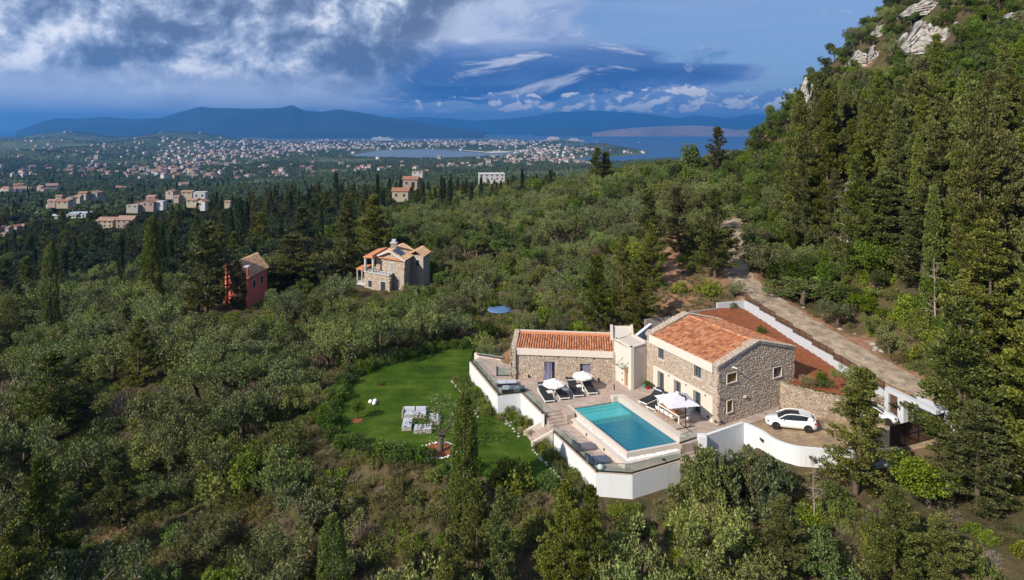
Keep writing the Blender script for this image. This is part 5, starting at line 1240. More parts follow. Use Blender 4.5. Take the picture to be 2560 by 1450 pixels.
# bin and hose by the garden wall
p = W(1941, 1013, 0); root = thing('hose_reel', 'green hose reel box at the foot of the garden wall', 'hose reel', p); b = MB(); b.box(-.35, .35, -.25, .25, .05, .5); b.build('box', M['green'], root, local=True, bevel=.05); b = MB(); b.tube([(-.4, -.1, .3), (.4, -.1, .3)], .2, 10); b.build('reel', M['green'], root, local=True)

# ------------------------------------------------------------------ vegetation
def leaves(C, D, ln, wd, rg, jit=0.5):
    """a quad per leaf spray: C centres, D rough directions"""
    n = len(C); D = D + rg.normal(0, jit, (n, 3)); D /= np.linalg.norm(D, axis=1)[:, None] + 1e-9
    Q = rg.normal(0, 1, (n, 3)); B = np.cross(D, Q); B /= np.linalg.norm(B, axis=1)[:, None] + 1e-9
    l = (ln * rg.uniform(.6, 1.3, n))[:, None] / 2; w = (wd * rg.uniform(.6, 1.3, n))[:, None] / 2
    bend = np.cross(D, B) * l * .35
    V = np.stack([C - D * l, C + B * w + bend * .3, C + D * l - bend * .5, C - B * w + bend * .3], 1).reshape(-1, 3)
    return V, np.arange(4 * n).reshape(n, 4)
def ball(n, rg, inner=0.35):
    d = rg.normal(0, 1, (n, 3)); d /= np.linalg.norm(d, axis=1)[:, None]
    return d, d * (rg.uniform(inner ** 3, 1, n) ** (1 / 3))[:, None]
def tubes_np(segs, n=5):
    """segs: list of (points, radii); quads"""
    b = MB()
    for p, r_ in segs: b.tube(p, r_, n, False)
    return np.array(b.v, float).reshape(-1, 3), np.array(b.f, int).reshape(-1, 4)
def limb(a, b, r0, r1, rg, k=4, wob=.12):
    a, b = np.array(a, float), np.array(b, float); L = np.linalg.norm(b - a); pts = [tuple(a + (b - a) * t + (rg.normal(0, wob * L * .25, 3) if 0 < t < 1 else 0)) for t in np.linspace(0, 1, k)]
    return pts, [r0 + (r1 - r0) * t for t in np.linspace(0, 1, k)]
def clumps(cs, rs, per, ln, wd, rg, up=0.0, flat=1.0, out=0.7, jit=.5, inner=.45):
    Cs, Ds = [], []
    for c, r_ in zip(cs, rs):
        n = max(6, int(per * (r_ / np.mean(rs)) ** 2)); d, p = ball(n, rg, inner); p = p * r_; p[:, 2] *= flat
        Cs.append(c + p); dd = d * out; dd[:, 2] += up; Ds.append(dd)
    return leaves(np.concatenate(Cs), np.concatenate(Ds), ln, wd, rg, jit)
def olive_parts(seed, h=5.0, rad=2.7, nc=70, per=100, ln=.24, wd=.10, sparse=0.0):
    rg = np.random.default_rng(seed); segs = []; cs, rs = [], []; tops = []
    lean = rg.normal(0, .25, 2); f = np.array([lean[0], lean[1], h * .28]); segs.append(limb((0, 0, -.6), f, .26, .20, rg, 4, .1))
    nl = rg.integers(4, 7)
    for i in range(nl):
        a = 6.283 * (i + rg.uniform(-.25, .25)) / nl; rr = rad * rg.uniform(.45, .8); e = np.array([math.cos(a) * rr, math.sin(a) * rr, h * rg.uniform(.55, .85)]); segs.append(limb(f, e, .13, .05, rg, 5, .22)); tops.append(e)
        for _ in range(2): e2 = e * rg.uniform(.6, 1) + np.array([rg.normal(0, .7), rg.normal(0, .7), rg.uniform(0, .8)]); segs.append(limb(e * .8 + f * .2, e2, .05, .02, rg, 3, .2)); tops.append(e2)
    lobes = [(t, rg.uniform(.85, 1.35)) for t in tops[::1]]
    for _ in range(nc):
        t, lr = lobes[rg.integers(len(lobes))]; d, p = ball(1, rg, .6); q = t + p[0] * lr * np.array([1, 1, .8]); 
        if q[2] < h * .22: q[2] = h * .25 + rg.uniform(0, .4)
        cs.append(q); rs.append(rg.uniform(.30, .58))
    return segs, clumps(np.array(cs), np.array(rs), per, ln, wd, rg, up=.55, flat=1.15, jit=.45)
def broad_parts(seed, h=7.0, rad=3.2, nc=75, per=110, ln=.24, wd=.17):
    rg = np.random.default_rng(seed); segs = [limb((0, 0, -.8), (0, 0, h * .45), .28, .18, rg)]; cs, rs = [], []
    lob = []
    for i in range(rg.integers(6, 10)):
        a = rg.uniform(0, 6.283); rr = rad * rg.uniform(.2, .62); e = np.array([math.cos(a) * rr, math.sin(a) * rr, h * rg.uniform(.38, .82)]); segs.append(limb((0, 0, h * .3), e, .12, .04, rg, 4)); lob.append((e, rg.uniform(.35, .52) * rad))
    for _ in range(nc):
        t, lr = lob[rg.integers(len(lob))]; d, p = ball(1, rg, .75); q = t + p[0] * lr * np.array([1, 1, .85]); q[2] = max(q[2], .5); cs.append(q); rs.append(rg.uniform(.35, .65))
    return segs, clumps(np.array(cs), np.array(rs), per, ln, wd, rg, up=.15, jit=.7)
def bush_parts(seed, h=1.8, rad=1.4, nc=26, per=80, ln=.18, wd=.10):
    rg = np.random.default_rng(seed); segs = [limb((0, 0, -.3), (rg.normal(0, .3), rg.normal(0, .3), h * .7), .05, .02, rg) for _ in range(4)]; cs, rs = [], []
    for _ in range(nc): d, p = ball(1, rg, .4); q = p[0] * np.array([rad, rad, h * .75]); q[2] = abs(q[2]) * .95 + .15; cs.append(q); rs.append(rg.uniform(.25, .45))
    return segs, clumps(np.array(cs), np.array(rs), per, ln, wd, rg, up=.5, jit=.5)
def cypress_parts(seed, h=14.0, rad=1.15, n=9000, ln=.26, wd=.13, trunc=1.0):
    rg = np.random.default_rng(seed); segs = [limb((0, 0, -.8), (0, 0, h * .9 * trunc), .2, .04, rg, 5, .01)]
    nc = int(230 * h / 14); t = rg.uniform(0, 1, nc) ** .85 * trunc; a = rg.uniform(0, 6.283, nc)
    prof = np.interp(t, [0, .04, .15, .4, .7, .9, 1], [.45, .75, .95, 1, .78, .42, .08]) * rad * (1 + .13 * np.sin(a * 2 + t * 9 + seed)) * rg.uniform(.82, 1.12, nc)
    cs = np.c_[np.cos(a) * prof * .78, np.sin(a) * prof * .78, t * h + .1]; rs = rg.uniform(.22, .42, nc) * (rad / 1.15) ** .5
    Cs, Ds = [], []; per = max(8, int(n / nc))
    for c, r_, aa in zip(cs, rs, a):
        d, p = ball(per, rg, .5); p = p * r_; p[:, 2] *= 2.0; Cs.append(c + p); dd = d * .5; dd[:, 2] += 1.0; dd[:, 0] += .3 * math.cos(aa); dd[:, 1] += .3 * math.sin(aa); Ds.append(dd)
    return segs, leaves(np.concatenate(Cs), np.concatenate(Ds), ln, wd, rg, .35)
def conifer_parts(seed, h=14.0, rad=3.0, nb=120, per=95, ln=.26, wd=.14, bare=.05, dens=1.0):
    rg = np.random.default_rng(seed); lean = rg.normal(0, .02 * h, 2); segs = [limb((0, 0, -1), (lean[0], lean[1], h * .97), .30, .03, rg, 7, .012)]
    Cs, Ds = [], []
    ph = rg.uniform(0, 6.283, 4)
    for i in range(nb):
        t = bare + (1 - bare) * rg.uniform(0, 1) ** 1.05; a = rg.uniform(0, 6.283)
        lobe = 1 + .22 * math.sin(a * 2 + ph[0] + t * 7) + .16 * math.sin(a * 3 + ph[1] - t * 13) + .14 * math.sin(t * 31 + ph[2])
        R_ = rad * np.interp(t, [0, .12, .3, .6, .85, 1], [.55, .9, 1, .72, .36, .07]) * lobe * rg.uniform(.7, 1.08)
        base = np.array([lean[0] * t, lean[1] * t, t * h]); rise = rg.uniform(.10, .45) + .35 * t; tip = base + np.array([math.cos(a) * R_, math.sin(a) * R_, R_ * rise])
        if i % 3 == 0: segs.append(limb(base - np.array([0, 0, .1]), base * .35 + tip * .65, .06 * (1.2 - t), .015, rg, 3, .05))
        k = max(3, int(R_ / .42))
        for j in range(k):
            s_ = (j + 1) / k
            if s_ < .28: continue
            c = base + (tip - base) * s_ + rg.normal(0, .16, 3); r_ = .26 + .28 * rg.uniform(.5, 1) * (1.15 - .5 * s_); n = int(per * dens * (.4 + .6 * s_) * (r_ / .42) ** 2)
            d, p = ball(max(n, 5), rg, .35); p = p * r_ * np.array([1.1, 1.1, .62]); Cs.append(c + p); dd = d * .5 + np.array([math.cos(a) * .7, math.sin(a) * .7, .55]); Ds.append(dd)
    return segs, leaves(np.concatenate(Cs), np.concatenate(Ds), ln, wd, rg, .45)
def dead_parts(seed, h=9.0, nb=26):
    rg = np.random.default_rng(seed); segs = [limb((0, 0, -.8), (rg.normal(0, .3), rg.normal(0, .3), h), .17, .02, rg, 7, .02)]
    for i in range(nb):
        t = rg.uniform(.25, .97); a = rg.uniform(0, 6.283); L = (1.25 - t) * 1.7 * rg.uniform(.5, 1.2); b_ = np.array([0, 0, t * h]); e = b_ + np.array([math.cos(a) * L, math.sin(a) * L, L * rg.uniform(-.1, .6)]); segs.append(limb(b_, e, .04, .012, rg, 4, .2))
        for _ in range(2): e2 = e + rg.normal(0, .35, 3); segs.append(limb(b_ * .4 + e * .6, e2, .02, .008, rg, 3, .1))
    return segs
def twig_bush(seed, h=2.0, rad=1.3):
    rg = np.random.default_rng(seed); Cs = []; Ds = []
    d, p = ball(700, rg, .1); p = p * np.array([rad, rad, h * .7]); p[:, 2] = np.abs(p[:, 2]) + .1; d[:, 2] = np.abs(d[:, 2]) + .3
    return [limb((0, 0, -.2), (rg.normal(0, .3), rg.normal(0, .3), h * .8), .04, .01, rg) for _ in range(6)], leaves(p, d, .5, .035, rg, .3)

class Kind:
    """unique tree meshes of one kind; near ones keep trunk and crown apart, far ones are one mesh"""
    def __init__(s, name, cat, parts, leafmat, barkmat='bark'):
        s.name, s.cat = name, cat; s.v = []
        for segs, (V, Fq) in parts:
            tv, tf = tubes_np(segs)
            s.v.append((np_mesh(name + '_trunk', tv, tf, M[barkmat], smooth=True), np_mesh(name + '_crown', V, Fq, M[leafmat]),
                        np_mesh(name, np.r_[tv, V], np.r_[tf, Fq + len(tv)], [M[barkmat], M[leafmat]], np.r_[np.zeros(len(tf)), np.ones(len(Fq))])))
    def put(s, i, loc, rz, sc, label, group, near, crown_name='crown'):
        tr, cr, both = s.v[i % len(s.v)]; sc = (sc, sc, sc) if np.isscalar(sc) else sc
        if near:
            o = thing(s.name, label, s.cat, loc, rz, group, sc); link('trunk' if 'bush' not in s.name and 'shrub' not in s.name else 'stem', tr, o); link(crown_name, cr, o)
        else:
            o = link(s.name, both, None, loc, rz, sc); tag(o, label, s.cat, group)
        return o
    def lib(s): return [v[2] for v in s.v]

K = {}
K['olive'] = Kind('olive_tree', 'olive tree', [olive_parts(i, per=62 if i < 4 else 50, nc=66) for i in range(5)], 'olive')
K['oak'] = Kind('evergreen_oak', 'oak tree', [broad_parts(20 + i, per=62) for i in range(4)], 'broad')
K['bush'] = Kind('leafy_shrub', 'shrub', [bush_parts(40 + i, per=52) for i in range(4)], 'bright')
K['scrub'] = Kind('scrub_bush', 'bush', [bush_parts(50 + i, per=46, ln=.2, wd=.07) for i in range(3)], 'scrub')
K['conifer'] = Kind('conifer_tree', 'conifer', [conifer_parts(60, nb=125, per=60), conifer_parts(61, rad=2.5, nb=115, per=60), conifer_parts(62, rad=3.4, nb=130, per=58, bare=.12), conifer_parts(63, rad=2.8, per=60)], 'conif')
K['cypress'] = Kind('cypress_tree', 'cypress', [cypress_parts(70), cypress_parts(71, rad=1.0), cypress_parts(72, rad=1.3)], 'cyp')
K['shadedtree'] = Kind('shade_toned_evergreen', 'evergreen tree', [broad_parts(80 + i, per=44, ln=.3, wd=.22) for i in range(3)], 'shadeleaf')  # broad crowns again, leaves coloured darker to stand for cloud shade
K['shadedcyp'] = Kind('shade_toned_cypress', 'dark cypress', [cypress_parts(85 + i, n=5000, ln=.34, wd=.18) for i in range(2)], 'shadeleaf')
K['thin'] = Kind('olive_tree', 'olive tree', [olive_parts(9, per=22, nc=46)], 'olive')
K['mound'] = Kind('olive_bush', 'olive bush', [bush_parts(190 + i, h=3.6, rad=2.6, nc=80, per=90, ln=.24, wd=.09) for i in range(2)], 'olive')
K['twig'] = Kind('dry_bush', 'dry bush', [twig_bush(90 + i) for i in range(2)], 'twig')
def column_parts(seed, h=15.0, rad=1.9, n=26000, ln=.24, wd=.12):
    rg = np.random.default_rng(seed); nc = 620; t = rg.uniform(0, 1, nc) ** .9; a = rg.uniform(0, 6.283, nc)
    prof = np.interp(t, [0, .03, .12, .4, .7, .88, .96, 1], [.5, .8, .96, 1, .90, .66, .38, .08]) * rad * (1 + .10 * np.sin(a * 3 + t * 8 + seed) + .05 * np.sin(a * 7 - t * 23)) * rg.uniform(.86, 1.08, nc)
    cs = np.c_[np.cos(a) * prof * .84, np.sin(a) * prof * .84, t * h * .985 + .1]; rs = rg.uniform(.20, .36, nc); Cs, Ds = [], []
    for c, r_, aa in zip(cs, rs, a):
        d, p = ball(int(n / nc), rg, .5); p = p * r_; p[:, 2] *= 2.1; Cs.append(c + p); dd = d * .45; dd[:, 2] += 1.0; dd[:, 0] += .35 * math.cos(aa); dd[:, 1] += .35 * math.sin(aa); Ds.append(dd)
    return [limb((0, 0, -.8), (0, 0, h * .9), .3, .05, rg, 5, .01)], leaves(np.concatenate(Cs), np.concatenate(Ds), ln, wd, rg, .3)
K['column'] = Kind('cypress_tree', 'cypress', [column_parts(77), column_parts(78)], 'cyp')
K['stump'] = Kind('cypress_tree', 'cypress', [cypress_parts(75, h=16, rad=1.9, n=9000, trunc=.72)], 'cyp')

BIG_SPAN = []          # ground already taken by placed trees: (x, y, radius)
def hero(kind, px, top, Yd, wpx, label, i=0, h0=14.0, r0=None, rz=None, zb=None, cat=None):
    """a tree the photograph shows singly: column, row of its tip, distance, width"""
    k = K[kind]; r0 = r0 or {'cypress': 1.15, 'shadedcyp': 1.15, 'conifer': 3.0, 'olive': 2.9, 'oak': 3.3, 'stump': 1.9, 'bush': 1.6, 'scrub': 1.6, 'shadedtree': 3.3, 'thin': 2.9, 'mound': 2.8, 'column': 2.3}[kind]
    h0 = {'olive': 5.3, 'oak': 7.0, 'bush': 2.1, 'scrub': 2.1, 'stump': 11.8, 'shadedtree': 7.0, 'thin': 5.3, 'mound': 3.5, 'column': 15.0}.get(kind, h0)
    X = (px - 1280) * Yd / F; g_ = z1(X, Yd) if zb is None else zb; zt_ = H - (top - HOR) * Yd / F; sz = max(.3, (zt_ - g_) / h0); sx = wpx * Yd / F / 2 / r0
    BIG_SPAN.append((X, Yd, wpx * Yd / F / 2 * .75))
    return k.put(i, (X, Yd, g_ - .05), rz if rz is not None else (px * 1.7) % 6.28, (sx, sx, sz), label, None, True)
HEROES = [('shadedcyp', 600, 498, 190, 24, 'tallest of the shade coloured cypress trio above the salmon red house', 0), ('shadedcyp', 617, 506, 188, 20, 'right one of the shade coloured cypress trio above the salmon red house', 1), ('shadedcyp', 576, 522, 186, 22, 'left one of the shade coloured cypress trio above the salmon red house', 1),
 ('shadedcyp', 840, 430, 262, 17, 'thin shade coloured cypress against the plain above the pointed conifer', 0), ('shadedcyp', 944, 438, 275, 13, 'slender shade coloured cypress on the ridge left of the clearing house', 1), ('shadedcyp', 1103, 468, 240, 20, 'left shade coloured cypress of the pair right of the clearing house', 0), ('shadedcyp', 1124, 452, 252, 18, 'right shade coloured cypress of the pair right of the clearing house', 1), ('shadedcyp', 302, 585, 175, 16, 'small shade coloured cypress below the pair of cream houses', 0),
 ('column', 125, 612, 110, 50, 'tall bright narrow cypress second from the left edge of the photo', 0), ('column', 380, 543, 126, 54, 'tall sunlit column cypress above the silvery olive grove', 1),
 ('stump', 22, 742, 108, 52, 'blunt topped cypress at the left edge of the photo', 0), ('shadedcyp', 405, 560, 150, 20, 'thin shade coloured cypress just behind the sunlit column cypress', 0),
 ('column', 1160, 982, 50.5, 88, 'large column cypress between the lawn sofas and the deck wall', 1), ('column', 832, 1288, 43.5, 100, 'short stout yellowish cypress at the bottom edge below the lawn', 0),
 ('conifer', 1192, 1205, 44.5, 112, 'feathery conifer in front of the large column cypress', 0), ('conifer', 1246, 1225, 43.5, 100, 'feathery conifer just right of the large column cypress', 1),
 ('conifer', 1405, 1208, 43.5, 115, 'left of the two feathery conifers below the deck wall', 2), ('conifer', 1470, 1226, 42.5, 110, 'right of the two feathery conifers below the deck wall', 3),
 ('conifer', 1125, 1330, 42, 120, 'low spreading conifer at the bottom edge left of the deck wall', 1),
 ('conifer', 515, 556, 118, 118, 'big dark conifer left of the salmon red house', 0), ('conifer', 738, 590, 135, 125, 'broad dark conifer right behind the salmon red house', 2), ('conifer', 752, 520, 152, 80, 'yellow green conifer with bare trunk above the broad dark one', 1),
 ('conifer', 860, 503, 140, 72, 'pointed conifer left of the stone villa with solar panels', 3), ('conifer', 932, 488, 150, 84, 'bushy conifer behind the stone villa with solar panels', 0),
 ('conifer', 592, 655, 119, 60, 'slim young conifer in front of the salmon red house', 1), ('conifer', 345, 798, 83, 84, 'brownish conifer standing alone among the pale olives', 1),
 ('conifer', 130, 880, 72, 160, 'massive dark round conifer in the left foreground', 2), ('conifer', 95, 1145, 49, 135, 'spiky pale conifer below the massive dark one', 3), ('conifer', 38, 1300, 44, 150, 'conifer in the bottom left corner', 0),
 ('conifer', 2138, 925, 50.5, 165, 'ragged conifer standing in front of the driveway wall', 3), ('conifer', 2405, 745, 51.5, 190, 'tall bright conifer rising right of the brown driveway gate', 0),
 ('conifer', 1622, 478, 99, 100, 'tall conifer behind the cream entrance tower', 1), ('conifer', 1700, 470, 108, 88, 'tall open conifer with a bare dark trunk by the dirt track', 3), ('conifer', 1788, 478, 96, 108, 'tall conifer behind the far corner of the red soil garden', 2),
 ('column', 2112, 190, 122, 50, 'tall narrow cypress rising from the wooded mountainside', 0), ('conifer', 1490, 372, 232, 52, 'dark pointed conifer pair on the ridge, left one', 1), ('conifer', 1513, 380, 234, 44, 'dark pointed conifer pair on the ridge, right one', 0),
 ('oak', 1720, 338, 200, 90, 'bushy dark tree on the skyline left of the mountainside', 1), ('conifer', 1792, 320, 196, 60, 'pointed dark conifer on the skyline against the sea', 2),
 ('bush', 1288, 1125, 53.0, 150, 'yellow green leafy tree between column cypress and deck wall', 0), ('olive', 1905, 590, 96, 130, 'pale leaning olive tree beside the gravel road bend', 0),
 ('mound', 1775, 1092, 50.5, 215, 'silvery olive with arching branches in front of the white pillar', 1), ('mound', 1885, 1105, 50.0, 250, 'dense olive bush below the corner of the white driveway wall', 2), ('scrub', 1862, 1092, 51.4, 95, 'fresh green scrub mound at the corner of the white driveway wall', 1),
 ('thin', 1100, 1000, 58.0, 180, 'thin twisted olive tree over the lawn sofas', 0), ('oak', 892, 1003, None, 54, 'small round leafy tree in a square of red soil on the lawn', 2), ('bush', 948, 942, None, 26, 'tiny sapling near the top of the lawn', 1),
 ('oak', 2325, 1108, 48.5, 190, 'dark leafy tree below the brown gate', 1), ('conifer', 2485, 560, 60, 170, 'very tall conifer at the right side above the tall bright one', 2), ('conifer', 2300, 470, 74, 150, 'tall olive green conifer on the slope beyond the gravel road', 3),
 ('conifer', 2210, 430, 84, 140, 'high pointed conifer on the slope above the road bend', 0), ('conifer', 2390, 300, 88, 170, 'highest pointed conifer on the right hand slope', 1), ('conifer', 2060, 330, 104, 120, 'pointed conifer left of the bleached dead trunk on the slope', 2),
 ('oak', 2010, 680, 86, 190, 'round dark leafy tree over the gravel road', 0), ('conifer', 1955, 1240, 42.5, 125, 'conifer at the bottom edge below the driveway wall', 0), ('conifer', 2235, 1212, 42.0, 140, 'dark conifer at the bottom edge below the ragged one', 2), ('conifer', 2440, 1005, 47.5, 180, 'broad conifer low at the right side', 3), ('conifer', 2545, 880, 50.0, 190, 'tall conifer touching the right edge of the photo', 1), ('conifer', 2350, 1285, 41.5, 120, 'small conifer at the bottom edge on the right', 0),
 ('oak', 1975, 640, 92, 150, 'dark leafy tree behind the road bend', 3), ('oak', 2085, 700, 82, 170, 'leafy tree above the road opposite the fence', 2), ('oak', 2180, 740, 77, 150, 'leafy bush tree above the road opposite the gate end', 1), ('olive', 1840, 430, 150, 90, 'grey green olive beside the dirt slope', 2),
]
def plant_heroes():
    for kind, px, top, Yd, w, lab, i in HEROES:
        if Yd is None:      # trees on the lawn: base row known
            base = 1047 if px < 900 else 962; p = W(px, base, LAWN_Z); hero(kind, px, top, p[1], w, lab, i, zb=LAWN_Z)
        elif px == 1100: hero(kind, px, top, Yd, w, lab, i, zb=LAWN_Z)
        else: hero(kind, px, top, Yd, w, lab, i)
plant_heroes()

# ---- scatter rules
KEEP = [LAWN, PLAT, DRVP, GARDEN]
SOLO = [(-24, 120, 8), (-23, 127, 9)]
NOROOF = [(885, 1000, 134, 730), (1000, 1070, 134, 690), (553, 660, 132, 775), (1180, 1270, 101, 752)]        # columns, nearer than, tops must stay below this row
NOROOF += [(98, 152, 109, 800), (350, 408, 125, 705), (0, 50, 107, 825), (465, 565, 117, 770), (310, 385, 82, 950), (60, 205, 71, 1030), (690, 790, 134, 700), (1115, 1205, 50, 1235), (830, 895, 139, 660), (900, 965, 149, 600)]
FRONT = [(780, 1110, 66, 1150), (1110, 1345, 60, 1205), (1345, 1480, 60, 1200), (1480, 1660, 58, 1248), (1660, 2010, 58, 1225), (2010, 2200, 56, 1180), (2200, 2345, 56, 1135), (-500, 780, 52, 1250), (2290, 2700, 46, 1300)]
def allowed(x, y, g_, h, r, small=0):
    px = 1280 + F * x / y; top = HOR + F * (H - g_ - h) / y; bot_ok = True; rp = r * F / y
    for a, b_, yy, tt in NOROOF + FRONT:
        if px + rp * .7 > a and px - rp * .7 < b_ and y < yy and top < tt - small: return False
    return True
def candidates(step, y0, y1, umin=-.95, umax=.95, seed=1, jit=.45):
    rg = np.random.default_rng(seed); xs = np.arange(umin * y1, umax * y1, step); ys = np.arange(y0, y1, step); X, Y = np.meshgrid(xs, ys)
    X = X + rg.uniform(-jit, jit, X.shape) * step; Y = Y + rg.uniform(-jit, jit, X.shape) * step; X, Y = X.ravel(), Y.ravel(); u = X / Y
    m = (u > umin) & (u < umax) & (Y > y0) & (Y < y1); X, Y = X[m], Y[m]
    m = np.ones(len(X), bool)
    for P in KEEP: m &= sdist(P, X, Y) > (1.3 if P is not LAWN else .9)
    m &= (sdist([(-4.5, 75), (16, 72), (22, 82), (15, 78.5), (-2, 79.5)], X, Y) > .5)
    for line, hw in ((ROAD, 2.9), (TRACK, 1.7)): d, _ = pdist(line, X, Y); m &= d > np.where(Y > 98, hw * .62, hw)
    return X[m], Y[m], rg
VIL = []   # filled by houses: (x, y, r)

# ------------------------------------------------------------------ neighbouring houses
def quadframe(a, c, back):
    """near-left a, near-right c, depth vector back"""
    a, c, back = Vector(a), Vector(c), Vector(back); return a, (c - a), back
def fbox(b, a, u, v, s0, s1, t0, t1, z0, z1_):
    q = lambda s, t, z: (a.x + u.x * s + v.x * t, a.y + u.y * s + v.y * t, z)
    return b.hexa([q(s0, t0, z0), q(s1, t0, z0), q(s1, t1, z0), q(s0, t1, z0), q(s0, t0, z1_), q(s1, t0, z1_), q(s1, t1, z1_), q(s0, t1, z1_)])
def face_window(root, a, u, v, side, s, w, z0, z1_, name='window', fm='farwall2', gm='pane'):
    """window on the front (side 0) or right (side 1) face; s is the middle, w the width, both in metres"""
    L = u.length; D = v.length; f = MB(); g_ = MB(); e = .05
    if side == 0: fbox(f, a, u, v, (s - w / 2 - .14) / L, (s + w / 2 + .14) / L, -.06 / D, .02 / D, z0 - .12, z1_ + .12); fr = f.build(name, M[fm], root); fbox(g_, a, u, v, (s - w / 2) / L, (s + w / 2) / L, -.09 / D, -.063 / D, z0, z1_)
    else: fbox(f, a, u, v, 1 - .02 / L, 1 + .06 / L, (s - w / 2 - .14) / D, (s + w / 2 + .14) / D, z0 - .12, z1_ + .12); fr = f.build(name, M[fm], root); fbox(g_, a, u, v, 1 + .063 / L, 1 + .09 / L, (s - w / 2) / D, (s + w / 2) / D, z0, z1_)
    g_.build('pane', M[gm], fr); return fr
def gable_roof(root, a, u, v, ze, zr, axis, m, over=.05, t=.18, tiles_=None):
    """axis 'v': ridge runs back; 'u': ridge runs across"""
    b = MB(); o = over
    def q(s, t_, z): return (a.x + u.x * s + v.x * t_, a.y + u.y * s + v.y * t_, z)
    ends = [(-o, .5), (.5, 1 + o)]
    for k in range(2):
        if axis == 'v':
            s0, s1 = ends[k]; z0, z1_ = (ze - .1, zr) if k == 0 else (zr, ze - .1)
            b.hexa([q(s0, -o, z0 - t), q(s1, -o, z1_ - t), q(s1, 1 + o, z1_ - t), q(s0, 1 + o, z0 - t), q(s0, -o, z0), q(s1, -o, z1_), q(s1, 1 + o, z1_), q(s0, 1 + o, z0)])
        else:
            t0, t1 = ends[k]; z0, z1_ = (ze - .1, zr) if k == 0 else (zr, ze - .1)
            b.hexa([q(-o, t0, z0 - t), q(1 + o, t0, z0 - t), q(1 + o, t1, z1_ - t), q(-o, t1, z1_ - t), q(-o, t0, z0), q(1 + o, t0, z0), q(1 + o, t1, z1_), q(-o, t1, z1_)])
    # gable infill
    if axis == 'v': b2 = MB(); b2.add([q(0, 0, ze - .3), q(1, 0, ze - .3), q(.5, 0, zr - t), q(0, .02, ze - .3), q(1, .02, ze - .3), q(.5, .02, zr - t)], [(0, 1, 2), (5, 4, 3), (0, 3, 4, 1), (1, 4, 5, 2), (2, 5, 3, 0)])
    else: b2 = MB(); b2.add([q(1, 0, ze - .3), q(1, 1, ze - .3), q(1, .5, zr - t), q(.98, 0, ze - .3), q(.98, 1, ze - .3), q(.98, .5, zr - t)], [(0, 1, 2), (5, 4, 3), (0, 3, 4, 1), (1, 4, 5, 2), (2, 5, 3, 0)])
    r = b.build('roof', m, root)
    if tiles_:
        tb = MB()
        for k in range(2):
            if axis == 'v':
                P = Vector(q(-o if k == 0 else 1 + o, -o, ze - .08)); Q = Vector(q(.5, -o, zr + .02)); tiles(tb, P, v, Q - P, v.length * (1 + 2 * o), (Q - P).length, .3, .5, k)
            else:
                P = Vector(q(-o, -o if k == 0 else 1 + o, ze - .08)); Q = Vector(q(-o, .5, zr + .02)); tiles(tb, P, u, Q - P, u.length * (1 + 2 * o), (Q - P).length, .3, .5, k)
        tb.build('roof_tile', tiles_, r)['kind'] = 'stuff'
    return r, b2
M['tile_old'] = stone_mat('weathered_roof_tile', [(0.0, (0.34, 0.20, 0.12)), (0.4, (0.48, 0.30, 0.18)), (0.75, (0.58, 0.41, 0.27)), (1.0, (0.42, 0.31, 0.24))])
def red_house():
    A_ = Vector(WD(566, 125, -8)); B_ = Vector(WD(620, 119.5, -8)); C_ = Vector(WD(668, 128, -8)); u = B_ - A_; v = C_ - B_
    root = thing('red_house', 'salmon red house with two tall chimneys half hidden by conifers', 'house', tuple((A_ + C_) / 2)); VIL.append((root.location.x, root.location.y, 6.5))
    ze, zr = -.4, 1.9; b = MB(); fbox(b, A_, u, v, 0, 1, 0, 1, -9.5, ze); b.build('wall', M['salmon'], root)
    r, inf = gable_roof(root, A_, u, v, ze, zr, 'v', M['oldroof'], .05, .15, M['tile_old']); inf.build('gable', M['salmon'], root)
    for s in (.02, .98):
        b = MB(); q = A_ + u * s; l = u.normalized() * .33; n_ = v.normalized() * -.45
        b.hexa([tuple(q - l), tuple(q + l), tuple(q + l - n_), tuple(q - l - n_), (*(q - l).xy, 1.4), (*(q + l).xy, 1.4), (*(q + l - n_).xy, 1.4), (*(q - l - n_).xy, 1.4)])
        b.v = [(x + n_.x, y + n_.y, z) for x, y, z in b.v]; ch = b.build('chimney', M['salmon'], root)
        b = MB(); c = q + n_ * .5; b.box(c.x - .45, c.x + .45, c.y - .45, c.y + .45, 1.42, 1.72); b.build('chimney_cap', M['farwall2'], ch)
    L, D = u.length, v.length
    for s in (.3, .7):
        for z in (-6.6, -3.0): face_window(root, A_, u, v, 0, s * L, .9, z, z + 1.4)
    for t in (.3, .7): face_window(root, A_, u, v, 1, t * D, .9, -3.0, -1.6)
red_house()
